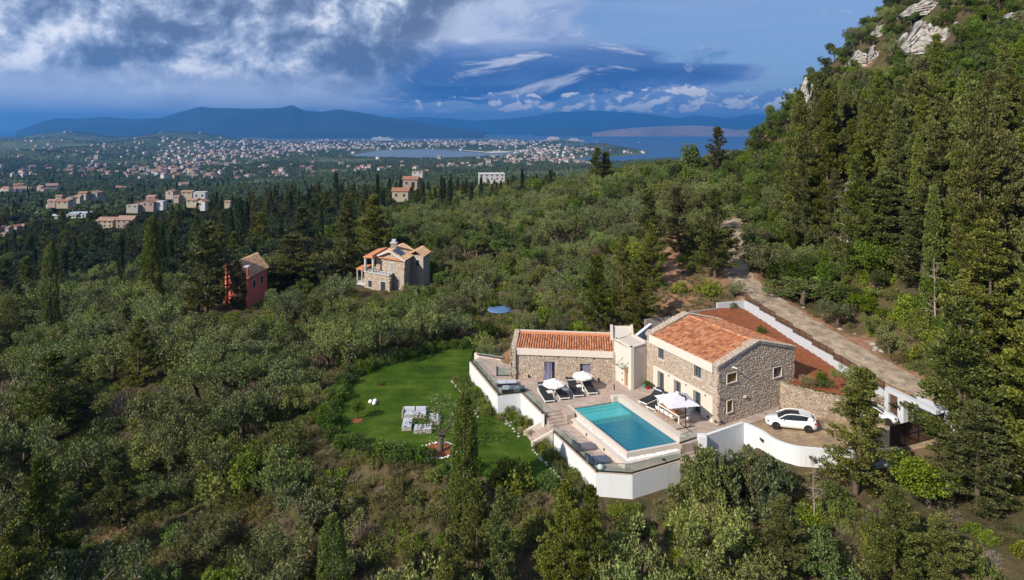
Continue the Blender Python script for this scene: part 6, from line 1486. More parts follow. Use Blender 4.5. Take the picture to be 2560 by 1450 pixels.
def solar_villa():
    LL = Vector(WD(942, 132, -5.5)); RR = Vector(WD(1010, 128, -5.5)); CC = Vector(WD(1040, 136, -5.5)); u = RR - LL; v = CC - RR; L, D = u.length, v.length
    root = thing('stone_villa', 'stone villa with tiled roof, balcony and blue solar panels among the trees', 'house', tuple((LL + CC) / 2)); VIL.append((root.location.x, root.location.y, 7.5))
    zb, zf, ze, zr = -8, -2.0, 1.05, 2.5
    b = MB(); fbox(b, LL, u, v, 0, 1, 0, 1, zb, ze); b.build('upper_wall', M['mortar'], root)
    b = MB(); fbox(b, LL, u, v, -.32, .60, -.28, .4, zb, zf - .02); b.build('lower_wall', M['mortar'], root)
    b = MB(); fbox(b, LL, u, v, -.34, .62, -.31, -.003, zf, zf + .14); b.build('balcony_slab', M['farwall2'], root)
    st = MB(); nu_ = u.normalized(); nn = Vector((nu_.y, -nu_.x, 0)); nn = nn if nn.y < 0 else -nn
    stones(st, (LL.x, LL.y, zf), nu_, (0, 0, 1), nn, L, ze - zf + 1.4, lambda x, z: z < ze - zf - .1 + (zr - ze) * (1 - abs(x - L / 2) / (L / 2)) - .15, .4, .05, 31)
    q = LL - u * .32 - v * .28; stones(st, (q.x, q.y, zb + 1), nu_, (0, 0, 1), nn, L * .92, zf - zb - 1, lambda x, z: x > 0 and z < zf - zb - 1.15, .4, .05, 32)
    st.build('stone_facing', M['stone'], root)['kind'] = 'stuff'
    r, inf = gable_roof(root, LL, u, v, ze, zr, 'v', M['oldroof'], .06, .16, M['tile_old']); inf.build('gable', M['mortar'], root)
    b = MB(); 
    for s0, s1, z0, z1_ in ((-.07, .5, ze - .12, zr + .02), (.5, 1.07, zr + .02, ze - .12)):
        q = lambda s, t, z: (LL.x + u.x * s + v.x * t, LL.y + u.y * s + v.y * t, z)
        b.hexa([q(s0, -.09, z0 - .2), q(s1, -.09, z1_ - .2), q(s1, -.065, z1_ - .2), q(s0, -.065, z0 - .2), q(s0, -.09, z0 + .1), q(s1, -.09, z1_ + .1), q(s1, -.065, z1_ + .1), q(s0, -.065, z0 + .1)])
    b.build('white_verge', M['farwall2'], r)
    b = MB(); fbox(b, LL, u, v, -.03, 1.03, -.07, -.01, ze - .22, ze - .02); b.build('eaves_band', M['tile'], root)
    # solar panels on the right slope
    for k in range(3):
        b = MB(); s0, s1 = .56, .86; t0 = .04 + k * .13; z = lambda s: zr - (s - .5) * 2 * (zr - ze) + .22
        q = lambda s, t, zz: (LL.x + u.x * s + v.x * t, LL.y + u.y * s + v.y * t, zz)
        b.hexa([q(s0, t0, z(s0) - .08), q(s1, t0, z(s1) - .08), q(s1, t0 + .12, z(s1) - .08), q(s0, t0 + .12, z(s0) - .08), q(s0, t0, z(s0)), q(s1, t0, z(s1)), q(s1, t0 + .12, z(s1)), q(s0, t0 + .12, z(s0))]); b.build('solar_panel', M['solar'], r)
    b = MB(); c = LL + u * .47 + v * .35; b.box(c.x - .6, c.x + .6, c.y - .5, c.y + .5, 1, 3.5); ch = b.build('chimney', M['stone2'], root); b = MB(); b.box(c.x - .75, c.x + .75, c.y - .65, c.y + .65, 3.52, 3.7); b.box(c.x - .4, c.x + .4, c.y - .4, c.y + .4, 3.702, 4.3); b.build('chimney_cap', M['farwall2'], ch)
    # side wing at the back right
    w0 = RR + v * .62; b = MB(); fbox(b, w0, u * .42, v * .6, 0, 1, 0, 1, zb, ze); b.build('side_wing', M['mortar'], root); r2, i2 = gable_roof(root, w0 - u * .1, u * .52, v * .6, ze + .1, ze + 1.1, 'v', M['oldroof'], .06, .16, M['tile_old']); face_window(root, w0, u * .42, v * .6, 0, u.length * .22, .9, -1, .2)
    # portico left
    for s in (-.30, -.01):
        b = MB(); c = LL + u * s - v * .24; b.tube([(c.x, c.y, zf), (c.x, c.y, ze - .15)], .26, 10); b.build('column', M['farwall2'], root)
    b = MB(); q = lambda s, t, z: (LL.x + u.x * s + v.x * t, LL.y + u.y * s + v.y * t, z)
    b.hexa([q(-.36, -.3, ze - .15), q(-.001, -.3, ze - .05), q(-.001, .8, ze - .05), q(-.36, .8, ze - .15), q(-.36, -.3, ze + .05), q(-.001, -.3, ze + .6), q(-.001, .8, ze + .6), q(-.36, .8, ze + .05)]); b.build('portico_roof', M['tile'], root)
    b = MB(); b.hexa([q(-.72, -.15, -2.1), q(-.33, -.15, -2.1), q(-.33, .3, -2.1), q(-.72, .3, -2.1), q(-.72, -.15, -1.9), q(-.33, -.15, -1.5), q(-.33, .3, -1.5), q(-.72, .3, -1.9)]); b.build('porch_roof', M['tile'], root)
    b = MB(); b.hexa([q(-.70, -.15, -5.2), q(-.33, -.15, -5.2), q(-.33, .3, -5.2), q(-.70, .3, -5.2), q(-.70, -.15, -4.7), q(-.33, -.15, -4.7), q(-.33, .3, -4.7), q(-.70, .3, -4.7)]); b.build('porch_floor', M['farwall2'], root)
    for s in (-.68, -.5):
        b = MB(); c = LL + u * s - v * .12; b.tube([(c.x, c.y, -9), (c.x, c.y, -2.1)], .14, 6); b.build('porch_post', M['farwall2'], root)
    face_window(root, LL, u, v, 0, L * .56, .8, zf + .15, zf + 2.1, 'door', gm='frame')
    lo = LL - u * .32 - v * .28; face_window(root, lo, u * .92, v, 0, L * .22, 1.0, -4.9, -3.6); face_window(root, lo, u * .92, v, 0, L * .70, 1.3, -6.0, -3.4, 'door')
    rl = MB(); a0 = LL - u * .34 - v * .30; a1 = LL + u * .62 - v * .30
    for z in (zf + .5, zf + .95): rl.tube([(a0.x, a0.y, z), (a1.x, a1.y, z)], .03, 4)
    for k in range(9): c = a0 + (a1 - a0) * k / 8; rl.tube([(c.x, c.y, zf + .1), (c.x, c.y, zf + .98)], .035, 4)
    rl.build('balcony_rail', M['dark'], root)
M['solar'] = mat('solar_glass', (0.012, 0.022, 0.07), 0.12, 0.1, 2, spec=0.8)
solar_villa()

def simple_house(px, base, wpx, hpx, Yd, wall, roof, style, label, group, rot=0.0, cat='house', dep=.8, name='village_house'):
    for yy in np.arange(190, 700, 4.0):       # walk out along the line of sight to where the ground is
        if HOR + F * (H - z1((px - 1280) / F * yy, yy)) / yy <= base + 1: Yd = float(yy); break
    z0 = H - (base - HOR) * Yd / F; w = wpx * Yd / F; h = hpx * Yd / F; c = Vector(WD(px, Yd, z0)); u = Vector((math.cos(rot), math.sin(rot), 0)) * w; v = Vector((-math.sin(rot), math.cos(rot), 0)) * w * dep
    root = thing(name, label, cat, tuple(c), 0, group); a = c - u / 2; VIL.append((c.x, c.y + w * .3, w * .62)); NOROOF.append((px - wpx * .5, px + wpx * .5, Yd + 2, base - hpx * .45))
    he = h * (.78 if style != 'flat' else .9); b = MB(); fbox(b, a, u, v, 0, 1, 0, 1, z0 - 2.5, z0 + he); b.build('wall', M[wall], root)
    if style == 'flat': b = MB(); fbox(b, a, u, v, -.02, 1.02, -.02, 1.02, z0 + he + .005, z0 + he + .3); b.build('roof', M[roof], root)
    else: r, inf = gable_roof(root, a, u, v, z0 + he, z0 + h * 1.08, 'u' if style == 'u' else 'v', M[roof], .06, .2); inf.build('gable', M[wall], root)
    ns = 2 if he > 4.5 else 1; nw = max(1, int(w / 3.2))
    for j in range(ns):
        for i in range(nw): z = z0 + .9 + j * he / 2; face_window(root, a, u, v, 0, w * (i + .5) / nw, min(1.0, w / nw * .35), z, z + min(1.4, he / ns * .5), gm='pane', fm=wall)
    return root
simple_house(261.5, 570, 40, 22, 330, 'cream2', 'farroof', 'u', 'long cream house with two upper windows, left of the pair below the village', 'village houses in the valley', .05) if False else None
M['cream2'] = mat('ochre_cream_wall', (0.38, 0.33, 0.25), 0.9, 0.1, .5); M['pinkwall'] = mat('dusty_pink_wall', (0.32, 0.25, 0.22), 0.9, 0.1, .5); M['blueroof'] = mat('pale_blue_metal_roof', (0.40, 0.46, 0.56), 0.6, 0.1, .5)  # village wall tones darkened, with the cloud shade in the colour
VH = [(261.5, 570, 40, 24, 330, 'cream2', 'farroof', 'u', 'long cream house, left one of the pair below the village'), (310, 571, 42, 28, 335, 'pinkwall', 'farroof', 'u', 'pink cream house with an arched porch, right one of the pair below the village'),
 (190, 545, 45, 12, 380, 'farwall2', 'blueroof', 'flat', 'low house with pale blue flat metal roof at the village edge'), (172, 530, 27, 20, 395, 'cream2', 'farroof', 'u', 'tall cream house with dark windows in the lower village'),
 (139, 530, 24, 17, 400, 'pinkwall', 'farroof', 'v', 'pink house left of the tall cream one'), (120, 533, 10, 24, 405, 'farwall2', 'farroof', 'flat', 'narrow white block at the left end of the village'), (155, 512, 28, 12, 430, 'cream2', 'farroof2', 'u', 'wide tan roofed house in the middle of the village'),
 (128, 510, 20, 11, 435, 'pinkwall', 'farroof', 'u', 'low pinkish house behind the narrow white block'), (172, 505, 18, 13, 450, 'farwall2', 'farroof', 'v', 'white gabled house in the upper village'), (192, 500, 16, 11, 460, 'cream2', 'farroof', 'u', 'cream house right of the white gabled one'),
 (205, 492, 20, 12, 475, 'farwall', 'farroof2', 'u', 'red roofed house near the top of the village'), (230, 492, 26, 14, 480, 'farwall', 'farroof', 'v', 'large broad house at the right end of the upper village'), (246, 494, 16, 9, 485, 'cream2', 'farroof', 'u', 'low brown roofed house at the right end of the village'),
 (146, 497, 14, 9, 475, 'farwall', 'farroof', 'u', 'small house at the top left of the village'), (118, 547, 15, 9, 400, 'farwall2', 'farroof', 'u', 'small white house under the narrow white block'), (135, 547, 16, 10, 398, 'farwall', 'blueroof', 'u', 'small pale house with bluish roof at the bottom of the village'),
 (376, 500, 22, 11, 395, 'pinkwall', 'farroof', 'u', 'brown house above the big orange roofed one'), (362, 518, 44, 17, 370, 'pinkwall', 'farroof2', 'v', 'big low house with a wide orange roof'), (398, 515, 20, 12, 372, 'farwall2', 'blueroof', 'flat', 'small white flat roofed house beside the wide orange roof'), (330, 522, 32, 9, 368, 'concrete', 'concrete', 'flat', 'long grey flat building left of the orange roofed house'),
 (423, 489, 20, 14, 420, 'farwall', 'farroof', 'v', 'steep gabled pinkish house among trees'), (440, 498, 14, 9, 410, 'pinkwall', 'farroof', 'u', 'small brown roofed house below the steep gabled one'), (466, 488, 26, 11, 425, 'cream2', 'farroof', 'u', 'cream house left of the white cubic house'), (498, 495, 28, 15, 420, 'farwall2', 'farwall2', 'flat', 'white cubic house with a roof terrace'),
 (478, 509, 26, 12, 398, 'cream2', 'farroof', 'u', 'cream house left of the bright red roof'), (500, 517, 26, 17, 390, 'farwall2', 'farroof2', 'v', 'white house with a bright red roof'), (568, 511, 14, 9, 400, 'cream2', 'farroof', 'u', 'small cream house half hidden by dark cypresses'),
 (10, 580, 22, 14, 330, 'farwall', 'farroof', 'u', 'pinkish house at the left edge of the photo'), (32, 575, 20, 12, 340, 'farwall', 'farroof2', 'v', 'white gabled house with red roof near the left edge'), (52, 572, 20, 11, 345, 'cream2', 'farroof', 'u', 'tan roofed house second group at the left edge'), (5, 592, 14, 9, 320, 'pinkwall', 'farroof', 'u', 'low pink house at the left edge below the others'),
 (95, 536, 14, 7, 480, 'farwall2', 'farroof', 'u', 'small white house left below the village'), (82, 541, 14, 7, 470, 'farwall2', 'farroof', 'u', 'tiny white house farther left below the village'),
 (1000, 496, 40, 24, 318, 'cream2', 'farroof2', 'u', 'cream house with red brown tiled roof in the clearing on the ridge'), (1025, 465, 36, 22, 360, 'pinkwall', 'farroof2', 'u', 'dark red roofed villa among cypresses on the ridge'), (1230, 452, 64, 18, 455, 'farwall2', 'farwall2', 'flat', 'long white flat roofed mansion on the ridge'), (1043, 437, 26, 9, 520, 'farwall2', 'farroof', 'flat', 'white villa behind the ridge cypresses')]
for h_ in VH: simple_house(*h_, None, rot=((h_[0] * 7) % 11 - 5) * .03)
b = MB(); p = WD(1250, 100, z1(*WD(1250, 100, 0)[:2]) + .5); b.lathe((p[0], p[1] + 1.0, p[2] - .3), [(.2, 0), (1.7, .25), (2.0, .3), (2.0, .45), (1.6, .5)], 20); tag(b.build('covered_tank', M['bluecover'], smooth=True), 'blue covered round tank among the olives above the stone wing', 'tank')

# ---- far plain: hundreds of small houses, the largest as things of their own
FARL = []
def far_houses():
    rg = np.random.default_rng(5); spots = []
    for cx, cy, sx, sy, n in ((560, 384, 120, 13, 200), (640, 372, 90, 8, 170), (480, 405, 80, 10, 60), (300, 372, 160, 12, 70), (120, 385, 120, 22, 70), (200, 430, 150, 25, 60), (380, 440, 90, 12, 50), (760, 364, 130, 6, 220), (900, 358, 120, 4, 160),
                              (1190, 355.5, 80, 3, 160), (1100, 362, 60, 3, 60), (1270, 358, 50, 4, 90), (1400, 371, 60, 5, 90), (1330, 381, 80, 6, 60), (1360, 396, 60, 7, 50), (1430, 406, 30, 6, 26), (1290, 400, 60, 12, 30), (1180, 418, 70, 8, 16), (1100, 426, 90, 8, 16), (900, 430, 90, 10, 16), (700, 440, 90, 10, 20), (460, 345, 120, 4, 50), (300, 350, 150, 5, 50), (30, 350, 120, 8, 30), (1600, 376, 40, 3, 14), (50, 470, 60, 20, 24), (470, 455, 120, 8, 40)):
        px = rg.normal(cx, sx, n); py = rg.normal(cy, sy, n)
        for a, c_ in zip(px, py):
            if c_ < 346 or a < -60: continue
            Yd = F * (H + 132) / (c_ - HOR) if c_ < 470 else F * (H + 95) / (c_ - HOR)
            spots.append(((a - 1280) * Yd / F, Yd))
    S_ = np.array(spots); zz = zt(S_[:, 0], S_[:, 1]); ok = (zz > SEA + 1.2) & (S_[:, 1] > 560); S_, zz = S_[ok], zz[ok]
    size = rg.uniform(8, 15, len(S_)) * (1 + S_[:, 1] / 7000); order = np.argsort(-size / S_[:, 1])
    libs = []
    for i in range(8):
        b = MB(); b.box(-.5, .5, -.38, .38, -.6, .42 + .1 * (i % 3)); h = .42 + .1 * (i % 3); b.cur = 1
        b.hexa([(-.55, -.43, h + .003), (.55, -.43, h + .003), (.55, .43, h + .003), (-.55, .43, h + .003), (-.55 + .001, -.001, h + .25), (.55, -.001, h + .25), (.55, .001, h + .25), (-.55, .001, h + .25)]) if i % 4 else b.box(-.45, .45, -.33, .33, h + .003, h + .05)
        libs.append(b.mesh('hillside_house', [M['farwall2'] if i % 2 else M['farwall'], M['farroof'] if i % 3 else M['farroof2']]))
    for n_, j in enumerate(order[:300]):
        x, y = S_[j]; px = 1280 + F * x / y
        o = link('hillside_house', libs[n_ % 8], None, (x, y, zz[j] + size[j] * .1), float(rg.uniform(0, 6.28)), (size[j],) * 3)
        reg = ('wooded valley at the far left' if px < 330 else 'suburb left of the lagoon' if px < 860 else 'coastal town behind the lagoon' if y > 6500 and px < 1320 else 'green hills before the lagoon' if px < 1250 else 'wooded headland right of the lagoon')
        tag(o, 'small pale house in the ' + reg, 'house', 'pale houses in the ' + reg); FARL.append((o, *prj(x, y, zz[j]), 'small pale house'))
    rest = order[300:]; V, Fq, mi = [], [], []; nb = 0
    for j in rest:
        x, y = S_[j]; s_ = size[j]; a = rg.uniform(0, 3.14); c_, sn = math.cos(a) * s_ / 2, math.sin(a) * s_ / 2; h = s_ * rg.uniform(.4, .7); w = .75
        base = [(-c_ + sn * w, -sn - c_ * w), (c_ + sn * w, sn - c_ * w), (c_ - sn * w, sn + c_ * w), (-c_ - sn * w, -sn + c_ * w)]; z = zz[j]
        V += [(x + p, y + q, z - 4) for p, q in base] + [(x + p, y + q, z + h) for p, q in base] + [(x + (base[0][0] + base[3][0]) / 2, y + (base[0][1] + base[3][1]) / 2, z + h * 1.35), (x + (base[1][0] + base[2][0]) / 2, y + (base[1][1] + base[2][1]) / 2, z + h * 1.35)]
        k = nb; Fq += [(k, k + 1, k + 5, k + 4), (k + 1, k + 2, k + 6, k + 5), (k + 2, k + 3, k + 7, k + 6), (k + 3, k, k + 4, k + 7), (k + 4, k + 5, k + 9, k + 8), (k + 6, k + 7, k + 8, k + 9)]; rr = 1 + (j % 3 == 0); mi += [0 if j % 2 else 3] * 4 + [rr, rr]; nb += 10
    tag(link('distant_houses', np_mesh('distant_houses', V, Fq, [M['farwall2'], M['farroof'], M['farroof2'], M['farwall']], mi)), 'hundreds of tiny pale town houses spread over the plain', 'houses', None, 'stuff')
    return S_, size
FH, FHS = far_houses()
# runway, ship, sailing boats, old fortress
b = MB(); b.add([(*W(1078, 369.5, SEA)[:2], SEA + 3.5), (*W(1120, 367.5, SEA)[:2], SEA + 3.5), (*W(1290, 381, SEA)[:2], SEA + 3.5), (*W(1230, 384, SEA)[:2], SEA + 3.5)], [(0, 3, 2, 1)]); tag(b.build('runway', M['concrete2'] if 'concrete2' in M else M['coping']), kind='structure')
sp_ = W(955, 350.2, SEA); ship = thing('cruise_ship', 'white cruise ship moored off the coastal town', 'ship', sp_)
b = MB(); b.hexa([(-180, -22, -3), (165, -22, -3), (165, 22, -3), (-180, 22, -3), (-185, -24, 22), (205, -6, 26), (205, 6, 26), (-185, 24, 22)]); b.build('hull', M['farwall2'], ship, local=True)
b = MB(); b.box(-165, 140, -20, 20, 26.2, 48); b.build('decks', M['farwall2'], ship, local=True); b = MB(); b.box(-60, -20, -10, 10, 48.1, 64); b.build('funnel', M['farwall2'], ship, local=True)
for px, py in ((1596, 357.5), (1545, 353), (1492, 356)):
    p = W(px, py, SEA); b = MB(); s_ = 14; b.hexa([(p[0] - s_ * .7, p[1] - 3, p[2] - 1), (p[0] + s_ * .7, p[1] - 3, p[2] - 1), (p[0] + s_ * .7, p[1] + 3, p[2] - 1), (p[0] - s_ * .7, p[1] + 3, p[2] - 1), (p[0] - s_, p[1] - 5, p[2] + 4), (p[0] + s_, p[1] - 5, p[2] + 4), (p[0] + s_, p[1] + 5, p[2] + 4), (p[0] - s_, p[1] + 5, p[2] + 4)])
    t = thing('sailing_boat', 'tiny white boat on the strait %s' % {1596: 'farthest right', 1545: 'between the fortress and the lone boat', 1492: 'nearest the fortress'}[px], 'boat', p); b.build('hull', M['farwall2'], t)
    b = MB(); b.add([(p[0] - 1, p[1], p[2] + 5), (p[0] + 10, p[1], p[2] + 6), (p[0], p[1], p[2] + 30), (p[0] - 1, p[1] + .5, p[2] + 5), (p[0] + 10, p[1] + .5, p[2] + 6), (p[0], p[1] + .5, p[2] + 30)], [(0, 1, 2), (5, 4, 3), (0, 3, 4, 1), (1, 4, 5, 2), (2, 5, 3, 0)]); b.build('sail', M['farwall2'], t)
# fortress rock: lumpy twin hill with walls
def rock_mesh(rx, ry, rz_, seed, n=26, amp=.35, name='rock'):
    th = np.linspace(0, 2 * np.pi, n * 2, endpoint=False); ph = np.linspace(0, np.pi / 2 * 1.25, n); T, P_ = np.meshgrid(th, ph); x, y, z = np.sin(P_) * np.cos(T), np.sin(P_) * np.sin(T), np.cos(P_)
    k = 1 + amp * (fbm(x * 3 + z * 2 + 9, y * 3 - z + 9, 1.0, 5, seed) + .5 * fbm(x * 9 + z * 7, y * 9 + z * 4, 1.0, 3, seed + 5)) ; V = np.c_[(x * k * rx).ravel(), (y * k * ry).ravel(), (z * k * rz_).ravel()]
    m_ = n * 2; i = (np.arange(n - 1)[:, None] * m_ + np.arange(m_)[None]); j = (np.arange(n - 1)[:, None] * m_ + (np.arange(m_) + 1)[None] % m_)
    return np_mesh(name, V, np.c_[i.ravel(), (i + m_).ravel(), (j + m_).ravel(), j.ravel()], M['rock'])
fp = W(1385, 353.6, SEA); fort = thing('old_fortress', 'old fortress on twin rocky hills at the tip of the coastal town', 'fortress', fp)
link('rock', rock_mesh(130, 90, 75, 3), fort, (0, 0, -5)); link('rock', rock_mesh(110, 80, 50, 4), fort, (320, 60, -5))
b = MB(); b.box(-230, 460, -130, -120, -3, 22); b.build('rampart', M['farwall'], fort, local=True)
for x, w, h in ((-150, 60, 30), (170, 90, 32), (60, 50, 28), (420, 50, 26)): b = MB(); b.box(x - w / 2, x + w / 2, -110, -80, -2, h); b.build('barracks', M['farwall'], fort, local=True)

def cliff_mesh(w, h, d, seed, name='limestone_cliff'):
    rg = np.random.default_rng(seed); nx, nz = 64, 44; sx, sz = np.meshgrid(np.linspace(-1, 1, nx), np.linspace(0, 1, nz))
    top = h * (1 - np.abs(sx) ** 3) * (.72 + .55 * fbm(sx * 3 + seed, sx * 0 + 4, 1.0, 4, seed % 50)); X = sx * w; Z = sz * top - (1 - sz) * h * .15
    crack = -np.abs(fbm(X, Z * .35, 1.6, 4, seed % 40 + 2)) * 2.2 + fbm(X, Z, .9, 3, seed % 30 + 4) * .8 + np.floor(sz * 4 + fbm(X, Z, 3.0, 2, 9) * 1.2) * .55
    Y = (sz ** 1.3) * d * .5 + crack * -.6 + np.abs(sx) ** 2 * d; X = X + fbm(Z, X, 1.3, 3, 17) * .5
    V = np.c_[X.ravel(), Y.ravel(), Z.ravel()]; i = (np.arange(nz - 1)[:, None] * nx + np.arange(nx - 1)[None]).ravel()
    bk = V.copy(); bk[:, 1] += 3.5; n = len(V); q = np.c_[i, i + 1, i + nx + 1, i + nx]; t = (nz - 1) * nx + np.arange(nx - 1)
    return np_mesh(name, np.r_[V, bk], np.r_[q, q[:, ::-1] + n, np.c_[t, t + 1, t + 1 + n, t + n]], M['rock'])
# ------------------------------------------------------------------ cliffs on the mountainside
for px, py, Yd, rx, rz_, lab in ((2345, 75, 128, 7.0, 5.5, 'widest white limestone cliff high on the mountainside'), (2172, 130, 150, 5.0, 3.6, 'white limestone cliff stepping out near the skyline'), (2015, 215, 172, 3.2, 8.0, 'tall white limestone face at the skyline above the olives'),
                        (2325, 8, 140, 6.5, 2.6, 'white limestone ledge at the top edge of the photo'), (2196, 12, 166, 2.8, 3.2, 'small pale overhanging crag at the top of the skyline'), (2532, 38, 118, 3.0, 2.4, 'pale cliff at the top right edge of the photo'), (2270, 95, 136, 3.2, 2.6, 'small white cliff just left of the widest one')):
    x = (px - 1280) / F * Yd; zc = H - (py - HOR) * Yd / F; zg = z1(x, Yd); Yd2 = Yd
    for yy in np.arange(60, 200, 1.0):
        xx = (px - 1280) / F * yy
        if HOR + F * (H - z1(xx, yy)) / yy <= py + rz_ * 8: Yd2 = float(yy); break
    x = (px - 1280) / F * Yd2; sc_ = Yd2 / Yd; g0_ = z1(x, Yd2 - .5)
    o = link('limestone_cliff', cliff_mesh(rx * sc_ * .85, rz_ * 1.35 * sc_, 2.5, px), None, (x, Yd2 - 1.2, g0_ - .6), -.25); tag(o, lab, 'cliff'); VIL.append((x, Yd2 - 3, rx * .5)); VIL.append((x, Yd2 - 5.5, rx * .4))
r = random.Random(8)
rk = [rock_mesh(1, .8, .6, 50 + i, 10, .4, 'boulder') for i in range(3)]
for i in range(46):
    t = r.random(); k = min(int(t * (len(ROAD) - 1)), len(ROAD) - 2); a, c = ROAD[k], ROAD[k + 1]; f = r.random(); x = a[0] + (c[0] - a[0]) * f + r.uniform(2.6, 4.6) * (1 if r.random() < .75 else -.9 * (a[1] > 88)); y = a[1] + (c[1] - a[1]) * f
    if sdist(GARDEN, [x], [y])[0] < .6: continue
    s_ = r.uniform(.12, .4); o = link('boulder', rk[i % 3], None, (x, y, z1(x, y)), r.random() * 6, (s_,) * 3); tag(o, 'pale boulder lying beside the gravel road', 'boulder', 'boulders along the gravel road')

# ------------------------------------------------------------------ cars
def car_proto():
    root = thing('hatchback_car', 'x', 'car')
    st = [(-2.10, .62, .36, .80, .70), (-2.02, .80, .26, .95, .95), (-1.75, .87, .22, 1.00, 1.0), (-1.2, .89, .20, .97, .97), (-.4, .885, .20, .93, .93), (.5, .885, .20, .90, .90), (1.0, .885, .20, .88, .92), (1.5, .88, .20, .80, .86), (1.9, .83, .22, .70, .76), (2.12, .70, .26, .58, .64), (2.20, .45, .34, .50, .52)]
    b = MB(); vs = []; n = 11
    for x, w, zl, zb, zt_ in st:
        half = [(w * .86, zl), (w * .98, zl + .12), (w, (zl + zb) / 2), (w * .985, zb - .08), (w * .90, zb), (0, zt_)]
        vs += [(x, y, z) for y, z in half] + [(x, -y, z) for y, z in half[-2::-1]]
    for i in range(len(st) - 1):
        for k in range(n - 1): b.f.append((i * n + k, i * n + k + 1, (i + 1) * n + k + 1, (i + 1) * n + k)); b.mi.append(0)
        b.f.append((i * n + n - 1, i * n, (i + 1) * n, (i + 1) * n + n - 1)); b.mi.append(0)
    b.v = vs; b.f += [tuple(range(n)), tuple(range(len(vs) - n, len(vs)))[::-1]]; b.mi += [0, 0]; body = b.build('body', M['car'], root, True, local=True)
    gs = [(-1.98, .70, .98, 1.0, .60), (-1.72, .76, .98, 1.24, .60), (-1.3, .79, .96, 1.38, .60), (-.7, .80, .93, 1.43, .60), (0, .80, .91, 1.43, .60), (.45, .79, .90, 1.34, .59), (.85, .77, .89, 1.10, .64), (1.12, .74, .88, .92, .70)]
    def house(sel, grow, m, name, lo=0.0, hi=1.0, cap=True):
        b = MB(); rows = []
        for x, w, zb, zr, wr in sel:
            zr = max(zr, zb + .01); wr = min(wr, w) if zr - zb > .1 else w * .95
            P = [(w, zb - .04), (w + (wr - w) * .55, zb + (zr - zb) * .6), (wr + .02, zr - .06), (wr - .08, zr), (0, zr + .02)]
            rows.append([(x, y + grow if y else 0, z + grow * (i > 2)) for i, (y, z) in enumerate(P)] + [(x, -(y + grow), z + grow * (i > 2)) for i, (y, z) in reversed(list(enumerate(P[:-1])))])
        m_ = 9; b.v = [p for r_ in rows for p in r_]
        for i in range(len(rows) - 1):
            for k in range(m_ - 1):
                if lo <= k and k < hi: b.f.append((i * m_ + k, i * m_ + k + 1, (i + 1) * m_ + k + 1, (i + 1) * m_ + k)); b.mi.append(0)
        return b.build(name, m, root, True, local=True)
    house(gs, 0, M['carglass'], 'windows', 0, 8)
    house(gs[1:4], .012, M['car'], 'roof', 3, 5)
    for s_ in (1, -1):     # cant rails, pillars
        b = MB(); P = [(-1.98, .72, 1.0), (-1.72, .645, 1.22), (-1.3, .635, 1.36), (-.7, .63, 1.405), (0, .63, 1.405), (.45, .62, 1.32), (.85, .67, 1.10), (1.14, .74, .93)]; b.tube([(x, y * s_, z) for x, y, z in P], .045, 6); b.build('roof_rail', M['car'], root, local=True)
        b = MB(); b.tube([(-.30, .80 * s_, .93), (-.32, .64 * s_, 1.38)], .03, 5); b.build('door_pillar', M['dark'], root, local=True)
        b = MB(); b.hexa([(-1.72, .76 * s_, .95), (-1.25, .815 * s_, .95), (-1.25, .80 * s_, .97), (-1.72, .74 * s_, .97), (-1.72, .66 * s_, 1.2), (-1.38, .68 * s_, 1.24), (-1.38, .64 * s_, 1.24), (-1.72, .62 * s_, 1.2)]); b.build('rear_pillar', M['car'], root, local=True)
        b = MB(); b.lathe((0, 0, 0), [(.02, -.07), (.08, -.04), (.09, .04), (.02, .07)], 8); b.v = [(x * .8 + .75, y + .93 * s_, z + .95) for x, y, z in b.v]; b.build('wing_mirror', M['car'], root, local=True)
        b = MB(); b.box(-2.12, -1.86, s_ * .80 - .07, s_ * .80 + .07, .74, .90); b.build('tail_light', M['red'], root, local=True, bevel=.03)
        b = MB(); b.box(1.86, 2.08, s_ * .66 - .12, s_ * .66 + .12, .56, .68); b.build('headlight', M['carglass'], root, local=True, bevel=.04)
    for x in (-1.33, 1.36):
        for s_ in (1, -1):
            b = MB(); b.tube([(x, s_ * .70, .33), (x, s_ * .905, .33)], .37, 22); w_ = b.build('wheel_arch', M['dark'], root, local=True)
            b = MB(); b.tube([(x, s_ * .74, .32), (x, s_ * .925, .32)], .325, 22); w_ = b.build('wheel', M['tyre'], root, local=True)
            b = MB(); b.tube([(x, s_ * .926, .32), (x, s_ * .932, .32)], .07, 10)
            for k in range(5): a = 1.257 * k; b.tube([(x, s_ * .93, .32), (x + .22 * math.cos(a), s_ * .93, .32 + .22 * math.sin(a))], .022, 4)
            b.build('rim', M['rim'], w_, local=True)
    b = MB(); b.box(-2.13, -2.05, -.28, .28, .42, .54); b.build('number_plate', M['whitepaint'], root, local=True)
    b = MB(); b.tube([(-2.02, -.62, 1.17), (-2.02, .62, 1.17)], .04, 6); b.build('rear_spoiler', M['car'], root, local=True)
    return root
car = car_proto(); fpt, rpt = Vector(W(1940.5, 1073, -.1)), Vector(W(2021, 1082, -.1)); hd = (fpt - rpt).normalized(); side = Vector((-hd.y, hd.x, 0)); ctr = (fpt + rpt) / 2 - side * .85
car.location = (ctr.x, ctr.y, -.1); car.rotation_euler = (0, 0, math.atan2(hd.y, hd.x)); car['label'] = 'white hatchback car with black roof panel parked in the open driveway'
c2 = copy_tree(car); p = W(2205, 1058, -.1); c2.location = (p[0] - .6, p[1] + .9, -.1); c2.rotation_euler = (0, 0, -.45); c2['label'] = 'shaded pale car behind the ragged conifer next to the brown gate'
c3 = copy_tree(car); c3.location = (38.6, 53.6, z1(38.6, 53.6) + .25); c3.rotation_euler = (0, 0, .5); c3['label'] = 'white car outside the gate, mostly hidden by a conifer'

